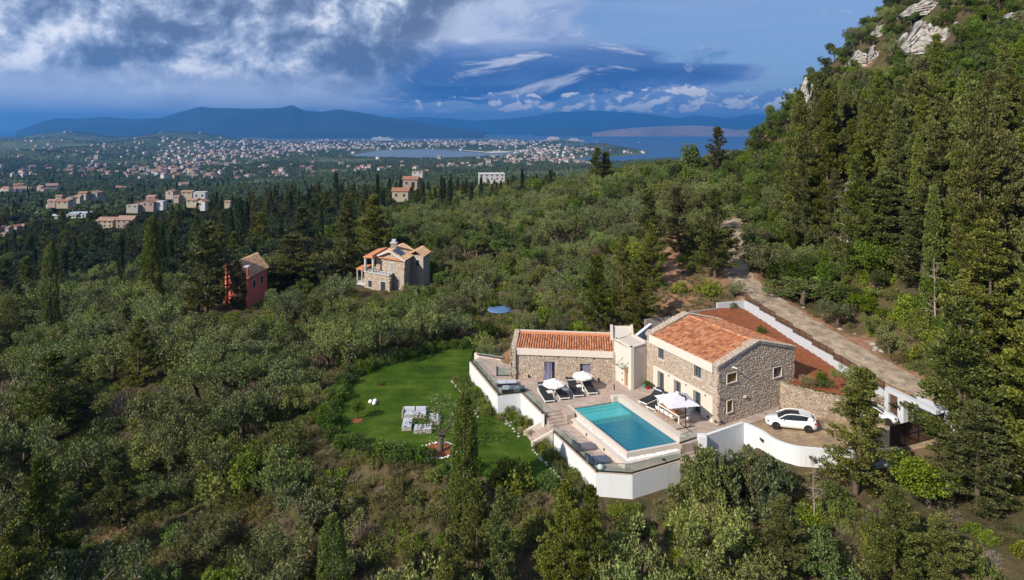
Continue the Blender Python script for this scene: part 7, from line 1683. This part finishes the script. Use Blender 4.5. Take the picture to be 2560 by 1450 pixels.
# ------------------------------------------------------------------ lawn furniture and planting
def lawn_sofa(px, py, z, label, backs, L=2.2, D=.95, rz=0.0, pads=2, h=.42):
    r = thing('garden_sofa', label, 'sofa', W(px, py, z), rz, None)
    b = MB(); b.box(0, L, 0, D, 0, h - .12); b.build('sofa_base', M['rattan'], r, local=True, bevel=.02)
    for k in range(pads): b = MB(); b.box(L * k / pads + .02, L * (k + 1) / pads - .02, .02, D - .02, h - .115, h + .04); b.build('seat_cushion', M['cushion_w'], r, local=True, bevel=.03)
    if backs:
        b = MB(); b.box(-.14, L + .14, D, D + .14, 0, .75); b.build('sofa_back', M['rattan'], r, local=True, bevel=.02)
        b = MB(); b.box(-.15, -.01, -.05, D, 0, .68); b.build('armrest', M['rattan'], r, local=True, bevel=.02)
        for k in range(pads): b = MB(); b.box(L * k / pads + .05, L * (k + 1) / pads - .05, D - .26, D - .02, h + .04, .86); b.build('back_cushion', M['cushion_w'], r, local=True, bevel=.06)
    return r
M['cushion_w'] = mat('pale_grey_cushion', (0.44, 0.46, 0.52), .9, .05, 3)
lawn_sofa(1008, 1046, LAWN_Z, 'cream rattan corner sofa with pale cushions on the lawn', True, 2.3, .95, .02)
lawn_sofa(1004, 1078, LAWN_Z, 'double rattan footstool in front of the lawn sofa', False, .95, 1.9, .08, 1); lawn_sofa(1073, 1063, LAWN_Z, 'rattan bench with pale pads right of the lawn sofa', False, .95, 1.7, .12, 1)
lawn_sofa(1034, 1085, LAWN_Z, 'low square rattan table under the twisted olive', False, 1.7, 1.1, .05, 1)
for px, py, lab in ((926, 1009, 'left one of the three white globe lamps on the lawn'), (937.5, 1007, 'right one of the three white globe lamps on the lawn'), (935.5, 1013, 'front one of the three white globe lamps on the lawn')):
    p = W(px, py, LAWN_Z); b = MB(); b.lathe((p[0], p[1], LAWN_Z), [(.22 * math.sin(a), .22 - .22 * math.cos(a)) for a in np.linspace(.15, 3.0, 10)], 18); tag(b.build('globe_light', M['whitepaint'], smooth=True), lab, 'lamp', 'white globe lamps on the lawn')
for px, py, w, lab in ((891, 1052, .55, 'square patch of red soil round the small leafy tree on the lawn'), (948, 962, .32, 'small patch of red soil round the sapling on the lawn')):
    p = W(px, py, LAWN_Z); b = MB(); b.box(p[0] - w, p[0] + w, p[1] - w * .8, p[1] + w * .8, LAWN_Z + .004, LAWN_Z + .03); tag(b.build('tree_pit', M['soil']), lab, 'soil patch')
# ring bed of white stones round the twisted olive
c0 = Vector(W(1100, 1126, LAWN_Z)); b = MB(); b.prism([(c0.x + 1.55 * math.cos(a) * (1 + .1 * math.sin(3 * a)), c0.y + 1.25 * math.sin(a)) for a in np.linspace(0, 6.283, 20, endpoint=False)], LAWN_Z, LAWN_Z + .10); tag(b.build('tree_bed', M['soil']), 'round red soil bed ringed with white stones below the lawn sofas', 'flower bed')
r = random.Random(12)
ws = [np_mesh('white_stone', (np.array([[math.cos(a) * (1 - abs(z)), math.sin(a) * (1 - abs(z)), z] for z in (-.5, .2, .7) for a in np.linspace(0, 6.283, 7)[:-1]]) * [1, .8, .7]) + 0, [(i * 6 + k, i * 6 + (k + 1) % 6, (i + 1) * 6 + (k + 1) % 6, (i + 1) * 6 + k) for i in range(2) for k in range(6)] + [(12, 13, 14, 15), (12, 15, 16, 17)], M['pebble'])]
for k in range(64):
    a = 6.283 * k / 64; rr = r.uniform(.95, 1.2); s_ = r.uniform(.10, .19); o = link('white_stone', ws[0], None, (c0.x + 1.6 * math.cos(a) * rr, c0.y + 1.3 * math.sin(a) * rr, LAWN_Z + .06), r.random() * 6, (s_, s_, s_)); tag(o, 'white edging stone in the ring under the twisted olive', 'stone', 'white stones ringing the tree bed')
K['hedge'] = Kind('hedge_shrub', 'hedge shrub', [bush_parts(140 + i, h=1.7, rad=1.0, nc=22, per=60, ln=.16, wd=.10) for i in range(3)], 'hedge')
M['flower'] = leaf_mat('pale_grass_plume', (0.20, 0.19, 0.09), (0.40, 0.36, 0.20), .3)
K['plume'] = Kind('grass_tuft', 'ornamental grass', [bush_parts(150 + i, h=1.1, rad=.55, nc=12, per=60, ln=.4, wd=.04) for i in range(2)], 'flower')
def along(line, step, d, rg_, jit=.25):
    out = []
    for a, c in zip(line, line[1:]):
        L = math.hypot(c[0] - a[0], c[1] - a[1]); n = max(1, int(L / step)); nx, ny = (c[1] - a[1]) / L, -(c[0] - a[0]) / L
        for k in range(n): t = (k + .5) / n; out.append((a[0] + (c[0] - a[0]) * t + nx * d + rg_.uniform(-jit, jit), a[1] + (c[1] - a[1]) * t + ny * d + rg_.uniform(-jit, jit)))
    return out
hr = random.Random(21); HL = []
edge = LAWN[0:13]
for x, y in along([p[:2] for p in edge], .95, .25, hr):
    if sdist(PLAT, [x], [y])[0] < .5: continue
    s_ = hr.uniform(.75, 1.25); HL.append((x, y, s_, 'hedge', 'leafy hedge shrub on the rim of the lawn', 'hedge shrubs round the lawn'))
for x, y in along([p[:2] for p in LAWN[12:16]], 1.3, .5, hr, .5): HL.append((x, y, hr.uniform(.6, 1.1), 'hedge', 'leafy hedge shrub on the lower rim of the lawn', 'hedge shrubs below the lawn'))
for x, y in along([p[:2] for p in UPPER[:4]], .55, .75, hr, .35) + along([p[:2] for p in UPPER[:4]], .8, 1.5, hr, .35):
    HL.append((x, y, hr.uniform(.35, .65), hr.choice(['hedge', 'bush', 'plume', 'scrub']), 'low mixed shrub in the bed along the upper white wall', 'bed plants along the upper white wall'))
for x, y in along([W(1381, 1086, L2)[:2], LOWER[1][:2]], .55, .7, hr, .35) + along([W(1381, 1086, L2)[:2], LOWER[1][:2]], .9, 1.6, hr, .3):
    HL.append((x, y, hr.uniform(.35, .6), hr.choice(['hedge', 'bush', 'scrub', 'scrub']), 'low mixed shrub in the bed under the lower deck wall', 'bed plants along the lower deck wall'))
HED = []
for x, y, s_, kd, lab, gr in HL:
    z = max(z1(x, y), LAWN_Z if sdist(LAWN, [x], [y])[0] < 0 else -99); o = K[kd].put(hr.randrange(9), (x, y, z - .05), hr.random() * 6, (s_, s_, s_ * hr.uniform(.85, 1.15)), lab, gr, True); HED.append((o, *prj(x, y, z + .8), {'hedge': 'leafy hedge shrub', 'bush': 'bright leafy shrub', 'plume': 'pale grass tuft', 'scrub': 'yellowish low shrub'}[kd]))
for x, y in along([p[:2] for p in UPPER[:4]], .55, 2.15, hr, .12) + along([W(1381, 1086, L2)[:2], LOWER[1][:2]], .5, 2.2, hr, .1):
    s_ = hr.uniform(.10, .2); o = link('edging_stone', rk2 if False else rk[hr.randrange(3)], None, (x, y, LAWN_Z + .03), hr.random() * 6, (s_, s_, s_)); tag(o, 'buff edging stone between lawn and planting bed', 'stone', 'edging stones of the lawn beds')
# red soil garden plants
for k in range(9):
    a = fl[2 + k]; x, y = a[0] - .15, a[1] + .85; z = garden_z((x, y)); o = K['hedge'].put(k, (x, y, z), k, (.26, .26, .2), 'low round cushion plant behind the garden wall coping', 'cushion plants along the garden wall', True); HED.append((o, *prj(x, y, z), 'low round cushion plant'))
for px, py, kd, s_, lab in ((2049, 962, 'oak', .24, 'young leafy sapling in the red soil garden beside the house shadow'), (2060, 968, 'hedge', .8, 'round green mound in the red soil garden'), (2018, 962, 'plume', 1.1, 'sparse yellow green ground plants at the garden edge'), (2126, 985, 'olive', .5, 'thin pale sapling in the red soil garden behind the ragged conifer'),
                        (1837, 842, 'hedge', .55, 'dark bush in red soil behind the roof ridge'), (1905, 832, 'hedge', .6, 'dark bush at the foot of the forked pale tree'), (1835, 770, 'bush', .5, 'bright green low plant by the whitewashed end wall')):
    p = W(px, py, 2.0); z = garden_z(p); p = W(px, py, z); K[kd].put(3, (p[0], p[1], z - .05), px % 6, s_, lab, None, True)
# bare trunks
dk = [np_mesh('dead_tree', *tubes_np(dead_parts(300 + i)), M['palebark'], smooth=True) for i in range(3)]
for i, (px, top, base, Yd, lab) in enumerate(((2041, 348, 500, 104, 'bleached dead trunk left of the tall slope cypress'), (2112, 448, 640, 86, 'tall bleached dead tree with broken branches on the slope above the road'), (2416, 560, 760, 66, 'dead grey conifer with bare twigs at the right'), (2340, 640, 800, 68, 'short bleached dead trunk left of the dead grey conifer'), (2196, 345, 420, 96, 'small fan shaped dead tree high on the slope'), (1888, 690, 836, 84, 'forked pale bare tree in the red soil garden'), (2392, 1290, 1450, 46, 'dead twiggy tree at the bottom edge on the right'), (2035, 1140, 1290, 48, 'thin bare trunk below the driveway wall'))):
    x = (px - 1280) / F * Yd; zt_ = H - (top - HOR) * Yd / F; zb = min(z1(x, Yd), zt_ - 3) if px != 1888 else garden_z((x, Yd)); o = link('dead_tree', dk[i % 3], None, (x, Yd, zb), i * 1.3, ((zt_ - zb) / 9 * .9, (zt_ - zb) / 9 * .9, (zt_ - zb) / 9)); tag(o, lab, 'dead tree'); BIG_SPAN.append((x, Yd, .8)) if False else None
SPAN = None
p = W(1619, 972, 0)
K['hedge'].put(1, (p[0], p[1], .3), 1, (.38, .38, .5), 'feathery olive bush growing in the red pot', None, True)

# ------------------------------------------------------------------ planting the hillsides
def region(x, y, rise):
    px = 1280 + F * x / y
    if rise > 2 and y < 200: return 'on the steep mountainside' + (' near the skyline' if rise > 45 else ' beside the road' if rise < 14 else '')
    if y < 66: return 'in the foreground under the villa terrace' if px > 1080 else 'in the left foreground below the lawn'
    if y < 95: return 'left of the lawn hedge' if px < 1200 else 'right behind the stone buildings'
    if y < 150: return ('in the left hand grove of tall cypresses' if px < 560 else 'between the salmon red house and the stone villa' if px < 1000 else 'on the scrubby slope above the stone wing' if px < 1650 else 'along the dirt track above the garden')
    if y < 260: return 'in the shaded hollow below the village' if px < 820 else 'on the sunny middle hillside'
    return 'round the far village' if px < 820 else 'on the ridge in front of the plain'
WORD = {'olive': 'silvery olive tree', 'oak': 'leafy green oak', 'bush': 'bright green shrub', 'scrub': 'yellowish scrub bush', 'conifer': 'shaggy conifer', 'cypress': 'narrow sunlit cypress', 'shadedtree': 'dark evergreen tree', 'shadedcyp': 'thin dark cypress', 'twig': 'dry twiggy bush'}
PLACED = {k: [] for k in WORD}
SPAN = np.array(BIG_SPAN)
def free(x, y, r):
    d = np.hypot(SPAN[:, 0] - x, SPAN[:, 1] - y); 
    if (d < SPAN[:, 2] * .7 + r * .35).any(): return False
    for vx, vy, vr in VIL:
        if (x - vx) ** 2 + (y - vy) ** 2 < (vr + r * .5) ** 2: return False
    return True
KH = {'olive': (5.3, 2.9), 'oak': (7.0, 3.3), 'bush': (2.1, 1.6), 'scrub': (2.1, 1.6), 'conifer': (14, 3.0), 'cypress': (14, 1.15), 'shadedtree': (7, 3.3), 'shadedcyp': (14, 1.15), 'twig': (1.8, 1.3)}
def scatter(step, y0, y1, chooser, seed, umin=-.92, umax=.92):
    X, Y, rg = candidates(step, y0, y1, umin, umax, seed); Z = zt(X, Y); rise = X - np.interp(Y, [20, 60, 90, 130, 180, 300], [46, 42.5, 40.5, 43.5, 49, 56]); n1 = fbm(X, Y, 30, 3, 77 + seed)
    gn_ = sdist([(14, 76), (30, 88), (33, 104), (26, 112), (16, 96), (10, 82)], X, Y)
    for x, y, z, rs, n_, gg in zip(X, Y, Z, rise, n1, gn_):
        k = chooser(x, y, rs, n_, rg, gg)
        if not k: continue
        kind, sc, sv = k; h, r_ = KH[kind]; s_ = sc * rg.uniform(1 - sv, 1 + sv); 
        if not allowed(x, y, z, h * s_, r_ * s_):
            if kind in ('bush', 'scrub', 'twig') and allowed(x, y, z, 1.0, .5, 48 if 1350 < 1280 + F * x / y < 2290 else 62 if 780 < 1280 + F * x / y < 1110 else 30): s_ = .5
            else:
                kind = 'bush' if rg.random() < .5 else 'scrub'; h, r_ = KH[kind]; s_ = .8
                if not allowed(x, y, z, h * s_, r_ * s_): continue
        if not free(x, y, r_ * s_): continue
        slim = kind == 'conifer' and rs > 0 and y > 55
        if slim: s_ *= .82
        PLACED[kind].append((x, y, z, s_, s_ * (rg.uniform(1.1, 1.7) if slim else rg.uniform(.85, 1.2)), rg.uniform(0, 6.283), int(rg.integers(0, 99)), region(x, y, rs)))
def trees_near(x, y, rs, n, rg, gg):
    px = 1280 + F * x / y; q = rg.random()
    if rs > 1.5:
        if y > 200: return None
        if rs < 24 and y < 125 and px > 1980 and q < .46: return ('conifer', 1.0 if rs < 14 else .8, .25)
        if q < .50 and rs < 22 and px > 2000: return ('cypress', .85, .2)
        return ('oak', .72 if rs < 30 else .58, .3) if q < .93 else ('olive', .9, .2)
    if px > 2150 and y < 62: return ('conifer', .95, .2) if q < .55 else ('oak', .8, .2)
    if gg < 0: return ('conifer', .62, .25) if q < .26 else ('oak', .5, .2) if q < .44 else ('bush', 1.2, .3) if q < .75 else None
    if y < 62: return ('olive', 1.0, .25) if q < .55 else ('oak', .6, .25) if q < .70 else ('conifer', .45, .2) if q < .76 else ('scrub', 1.4, .3)
    if y < 96:
        if px < 1180: return ('olive', 1.0, .25) if q < .74 else ('oak', .6, .25) if q < .80 else ('twig', 1.6, .2) if q < .85 else ('scrub', 1.3, .3)
        return ('olive', .62, .25) if q < .5 else ('oak', .5, .25) if q < .62 else ('bush', 1.2, .3)
    if y < 150:
        if px < 560: return ('olive', 1.1, .2) if q < .80 else ('oak', .8, .25) if q < .93 else ('conifer', .5, .2)
        if px < 1050: return ('olive', 1.0, .25) if q < .60 else ('oak', .8, .25) if q < .84 else ('conifer', .6, .25)
        return ('olive', .80, .3) if q < .46 else ('oak', .62, .3) if q < .66 else ('bush', 1.5, .3) if q < .92 else ('twig', 1.4, .3)
    return None
def trees_mid(x, y, rs, n, rg, gg):
    px = 1280 + F * x / y; q = rg.random()
    if rs > 1.5 and y < 200: return None
    if y > 205 and rs > 0 and px > 1850: return None
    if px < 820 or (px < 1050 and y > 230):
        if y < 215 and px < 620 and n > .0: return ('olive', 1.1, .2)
        if q < .035: return ('shadedcyp', .8, .3)
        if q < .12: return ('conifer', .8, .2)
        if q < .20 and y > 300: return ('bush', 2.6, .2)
        return ('shadedtree', .95, .25) if n < .22 else ('oak', .95, .25)
    if y > 240 and px < 1400 and q < .06: return ('shadedcyp', .75, .3)
    if y > 240 and px < 1400 and q < .18: return ('conifer', .55, .2)
    if n > .05: return ('olive', 1.15, .25) if q < .9 else ('bush', 2.0, .2)
    return ('oak', 1.0, .25) if q < .62 else ('olive', 1.1, .25)
def under(x, y, rs, n, rg, gg):
    q = rg.random()
    if gg < 0 and q > .25: return None
    return ('bush', .70, .4) if q < .40 else ('scrub', .70, .4) if q < .80 else ('twig', .6, .3) if q < .90 else None
scatter(4.1, 40, 150, trees_near, 3)
scatter(3.2, 50, 200, lambda x, y, rs, n, rg, gg: trees_near(x, y, rs, n, rg, gg) if rs > 1.5 else None, 31)
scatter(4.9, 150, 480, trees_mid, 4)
scatter(2.3, 40, 150, under, 5)
scatter(1.6, 42, 68, under, 6, -.86, .95)
scatter(1.7, 55, 110, lambda x, y, rs, n, rg, gg: ('bush', .9, .4) if 0 < rs < 9 and rg.random() < .8 else None, 8, .35, .95)
scatter(2.0, 52, 90, lambda x, y, rs, n, rg, gg: ('bush', 1.1, .3) if 2 < rs < 16 and rg.random() < .6 else None, 9, .45, .95)

def gn_instances(name, P, rot, scl, idx, meshes):
    me = bpy.data.meshes.new(name); n = len(P); me.vertices.add(n); me.vertices.foreach_set('co', np.asarray(P, np.float32).ravel())
    for nm, ty, a in (('rot', 'FLOAT_VECTOR', rot), ('scl', 'FLOAT_VECTOR', scl)): at = me.attributes.new(nm, ty, 'POINT'); at.data.foreach_set('vector', np.asarray(a, np.float32).ravel())
    at = me.attributes.new('idx', 'INT', 'POINT'); at.data.foreach_set('value', np.asarray(idx, np.int32) % len(meshes)); me.update()
    o = link(name, me); ng = bpy.data.node_groups.new(name, 'GeometryNodeTree'); ng.interface.new_socket('Geometry', in_out='INPUT', socket_type='NodeSocketGeometry'); ng.interface.new_socket('Geometry', in_out='OUTPUT', socket_type='NodeSocketGeometry')
    gi = ng.nodes.new('NodeGroupInput'); go = ng.nodes.new('NodeGroupOutput'); ip = ng.nodes.new('GeometryNodeInstanceOnPoints'); j = ng.nodes.new('GeometryNodeJoinGeometry')
    for m_ in meshes[::-1]:
        so = bpy.data.objects.new(name + '_source', m_); oi = ng.nodes.new('GeometryNodeObjectInfo'); oi.inputs['Object'].default_value = so; oi.inputs['As Instance'].default_value = True; ng.links.new(oi.outputs['Geometry'], j.inputs[0])
    def attr(nm, ty): a = ng.nodes.new('GeometryNodeInputNamedAttribute'); a.data_type = ty; a.inputs[0].default_value = nm; return a.outputs[0]
    m2 = ng.nodes.new('GeometryNodeMeshToPoints'); ng.links.new(gi.outputs[0], m2.inputs[0]); ng.links.new(m2.outputs[0], ip.inputs['Points']); ng.links.new(j.outputs[0], ip.inputs['Instance']); ip.inputs['Pick Instance'].default_value = True
    ng.links.new(attr('idx', 'INT'), ip.inputs['Instance Index']); ng.links.new(attr('rot', 'FLOAT_VECTOR'), ip.inputs['Rotation']); ng.links.new(attr('scl', 'FLOAT_VECTOR'), ip.inputs['Scale']); ng.links.new(ip.outputs[0], go.inputs[0])
    md = o.modifiers.new('instances', 'NODES'); md.node_group = ng; o['kind'] = 'stuff'; return o
NAMES = {'olive': 'olive_trees', 'oak': 'oak_wood', 'bush': 'shrubs', 'scrub': 'scrub', 'conifer': 'conifer_wood', 'cypress': 'cypresses', 'shadedtree': 'evergreen_wood', 'shadedcyp': 'shade_toned_cypresses', 'twig': 'dry_scrub'}
LABELLED = []
LIM = {'bush': 280, 'scrub': 280, 'twig': 120, 'olive': 300, 'oak': 300, 'conifer': 250, 'cypress': 150, 'shadedtree': 250, 'shadedcyp': 200}
def importance(t):
    x, y, z = t[:3]; px, py = prj(x, y, z + 2); inside = -60 < px < 2620 and -60 < py < 1520
    return (0 if inside else 1, y / t[3])
for kind, L_ in PLACED.items():
    L_.sort(key=importance); ind, rest = L_[:LIM[kind]], L_[LIM[kind]:]; k = K[kind]; w = WORD[kind]
    for x, y, z, s_, sz, rz, vi, reg in ind:
        if importance((x, y, z, s_))[0]: rest.append((x, y, z, s_, sz, rz, vi, reg)); continue
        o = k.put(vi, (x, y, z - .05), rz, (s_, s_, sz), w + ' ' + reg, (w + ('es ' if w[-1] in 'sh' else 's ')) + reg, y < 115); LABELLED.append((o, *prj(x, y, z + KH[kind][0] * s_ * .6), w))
    if rest:
        a = np.array([r_[:7] for r_ in rest], float)
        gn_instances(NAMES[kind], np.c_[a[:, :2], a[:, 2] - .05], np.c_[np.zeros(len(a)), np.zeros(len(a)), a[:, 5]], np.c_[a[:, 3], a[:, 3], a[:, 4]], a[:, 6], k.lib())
LM_ = None
print('PLACED', {k: len(v) for k, v in PLACED.items()})

# dry grass tufts over the open ground
X, Y, rg = candidates(1.05, 44, 112, -.86, .62, 12); Z = zt(X, Y); n_ = fbm(X, Y, 9, 2, 5); m = (n_ > -.25); m &= np.array([free(x, y, .2) for x, y in zip(X, Y)]); X, Y, Z = X[m], Y[m], Z[m]; n = len(X); s_ = rg.uniform(.25, .6, n)
M['straw'] = leaf_mat('straw_grass', (0.09, 0.085, 0.03), (0.30, 0.25, 0.12), .15, .03, .4)
K['straw'] = Kind('grass_tuft', 'grass', [bush_parts(160 + i, h=1.3, rad=1.2, nc=14, per=40, ln=.45, wd=.045) for i in range(3)], 'straw')
gn_instances('dry_grass', np.c_[X, Y, Z - .04], np.c_[np.zeros(n), np.zeros(n), rg.uniform(0, 6.28, n)], np.c_[s_, s_, s_], rg.integers(0, 9, n), K['straw'].lib())

# far woods
def lo(parts, leaf): (segs, (V, Fq)) = parts; return np_mesh('far_tree', V, Fq, M[leaf])
LO = [lo(broad_parts(200, nc=18, per=26, ln=.85, wd=.6), 'farleaf') if 'farleaf' in M else None]
M['farleaf'] = leaf_mat('far_tree_leaf', (0.055, 0.090, 0.032), (0.190, 0.240, 0.080), 0.12, .02, .45)
LO = [lo(broad_parts(200 + i, nc=16, per=24, ln=1.0, wd=.75), 'farleaf') for i in range(3)] + [lo(cypress_parts(210, n=700, ln=1.0, wd=.6), 'shadeleaf')]
def far_wood(name, y0, y1, step, scale, seed, cypf):
    X, Y, rg = candidates(step, y0, y1, -.86, .62, seed); Z = zt(X, Y); m = Z > SEA + 3.0
    dens = fbm(X, Y, 220 * (1 + y0 / 3000), 3, 90); m &= (dens > -.20) | (rg.random(len(X)) < .22)
    cell = {}
    for (hx, hy), hs in zip(FH, FHS): cell.setdefault((int(hx // 60), int(hy // 60)), []).append((hx, hy, hs))
    keep = []
    for i in np.nonzero(m)[0]:
        x, y = X[i], Y[i]; bad = False
        for a in (-1, 0, 1):
            for c in (-1, 0, 1):
                for hx, hy, hs in cell.get((int(x // 60) + a, int(y // 60) + c), ()):
                    if abs(x - hx) < hs * .8 + 2 and -hs * 1.9 - 3 < y - hy < hs * .8 + 2: bad = True
        if not bad: keep.append(i)
    for vx, vy, vr in VIL: keep = [i for i in keep if not (abs(X[i] - vx) < vr + 3 and abs(Y[i] - vy) < vr + 3)] if vy > y0 - 20 else keep
    i = np.array(keep); n = len(i); s_ = scale * rg.uniform(.65, 1.35, n); idx = np.where(rg.random(n) < cypf, 3, rg.integers(0, 3, n)); sc = np.c_[s_, s_, s_ * rg.uniform(.75, 1.1, n)]; sc[idx == 3] *= .8
    gn_instances(name, np.c_[X[i], Y[i], Z[i] - .5], np.c_[np.zeros(n), np.zeros(n), rg.uniform(0, 6.283, n)], sc, idx, LO); return n
print('FAR', far_wood('valley_wood', 470, 1300, 6.6, 1.0, 61, .03), far_wood('plain_wood', 1300, 3000, 11.5, 1.3, 62, .02), far_wood('distant_wood', 3000, 9000, 21, 1.5, 63, .0))

# ------------------------------------------------------------------ labels that say which one
MARKS = [(125, 740, 'tall left cypress'), (380, 640, 'sunlit column cypress'), (22, 800, 'blunt topped cypress'), (515, 690, 'big conifer left of the red house'), (610, 720, 'salmon red house'), (980, 670, 'stone villa with solar panels'), (860, 600, 'pointed conifer by the stone villa'),
 (345, 880, 'brownish lone conifer'), (130, 960, 'massive dark conifer'), (95, 1220, 'spiky pale conifer'), (38, 1370, 'bottom left corner conifer'), (832, 1370, 'short stout cypress'), (1160, 1090, 'large column cypress'), (1290, 1180, 'yellow green leafy tree'), (1405, 1290, 'left feathery conifer'), (1462, 1310, 'right feathery conifer'),
 (1250, 742, 'blue covered tank'), (1400, 850, 'stone wing'), (1560, 830, 'entrance tower'), (1622, 620, 'conifer behind the tower'), (1700, 600, 'open conifer by the track'), (1788, 620, 'conifer behind the garden'), (1760, 820, 'big stone house'), (900, 1000, 'lawn tree'), (1080, 1040, 'twisted lawn olive'), (830, 1040, 'left end of the lawn'), (1060, 880, 'top edge of the lawn'), (1240, 990, 'upper terrace corner'), (1350, 1060, 'lawn steps'), (1530, 1210, 'faceted deck wall'),
 (1780, 1150, 'arching silvery olive'), (1880, 1180, 'dense olive bush'), (2000, 1120, 'curved driveway wall'), (2138, 1050, 'ragged conifer'), (2405, 1000, 'tall bright conifer'), (2325, 1170, 'leafy tree below the gate'), (2280, 1080, 'brown driveway gate'), (2485, 760, 'very tall right conifer'), (2300, 600, 'slope conifer beyond the road'), (2210, 560, 'high pointed slope conifer'), (2390, 450, 'highest pointed conifer'),
 (2060, 450, 'conifer by the bleached trunk'), (2112, 300, 'tall slope cypress'), (2112, 560, 'tall bleached dead tree'), (2010, 740, 'round tree over the road'), (1905, 660, 'leaning pale olive'), (1840, 480, 'olive by the dirt slope'), (1500, 410, 'dark ridge conifer pair'), (1720, 390, 'dark skyline tree'), (1792, 370, 'pointed skyline conifer'), (2345, 75, 'widest limestone cliff'), (2172, 130, 'stepped limestone cliff'), (2015, 215, 'tall limestone face'),
 (1000, 485, 'ridge clearing house'), (1230, 443, 'long white mansion'), (261, 560, 'long cream house'), (362, 510, 'wide orange roof'), (498, 488, 'white cubic house'), (150, 515, 'middle of the village'), (300, 660, 'shaded wood below the village'), (720, 560, 'grey brown conifers above the red house')]
FARM = [(955, 350, 'cruise ship'), (1385, 350, 'old fortress'), (1180, 375, 'runway'), (1080, 388, 'lagoon'), (1240, 345, 'wooded islet'), (640, 344, 'small islet'), (165, 335, 'far left hilltop'), (450, 337, 'second far hilltop'), (1600, 378, 'headland tip'), (1230, 443, 'long white mansion'), (200, 500, 'village'), (480, 490, 'white cubic house'), (700, 400, 'middle of the plain'), (100, 420, 'left valley slopes'), (1450, 400, 'bay shore'), (1043, 430, 'villa behind the ridge cypresses')]
_T = 'twenty thirty forty fifty sixty'.split(); _U = 'first second third fourth fifth sixth seventh eighth ninth'.split()
ORD = 'nearest second third fourth fifth sixth seventh eighth ninth tenth eleventh twelfth thirteenth fourteenth fifteenth sixteenth seventeenth eighteenth nineteenth twentieth'.split() + [f'{t_} {u_}' for t_ in _T for u_ in _U]
def assign(items, marks):
    buckets = {}
    for o, px, py, w in items:
        d, mk = min((math.hypot(px - m_[0], (py - m_[1]) * 1.2), m_) for m_ in marks); dx, dy = px - mk[0], py - mk[1]
        a = math.degrees(math.atan2(-dy, dx)) % 360; di = ('right of', 'up and right of', 'straight above', 'up and left of', 'left of', 'down and left of', 'straight below', 'down and right of')[int((a + 22.5) // 45) % 8]
        buckets.setdefault((w, di, mk[2]), []).append((d, id(o), o))
    for (w, di, nm), L_ in buckets.items():
        L_.sort(key=lambda t: t[:2])
        for k, (_, _, o) in enumerate(L_):
            base = f'{w} {di} the {nm}'
            o['label'] = base if len(L_) == 1 else (f'{w}, {ORD[k]} {di} the {nm}' if k < len(ORD) else f'{w}, among the outermost {di} the {nm}')
STN = []
for o in COL.objects:
    if o.name.split('.')[0] in ('boulder', 'edging_stone', 'white_stone') and o.parent is None: STN.append((o, *prj(*o.location), {'boulder': 'pale boulder', 'edging_stone': 'buff edging stone', 'white_stone': 'white stone of the ring'}[o.name.split('.')[0]]))
assign(STN, MARKS + [(1100, 1126, 'red soil tree bed'), (2100, 860, 'middle of the gravel road'), (1980, 760, 'upper gravel road'), (2250, 960, 'lower gravel road')])
assign(LABELLED, MARKS); assign(FARL, FARM); assign(HED, MARKS)
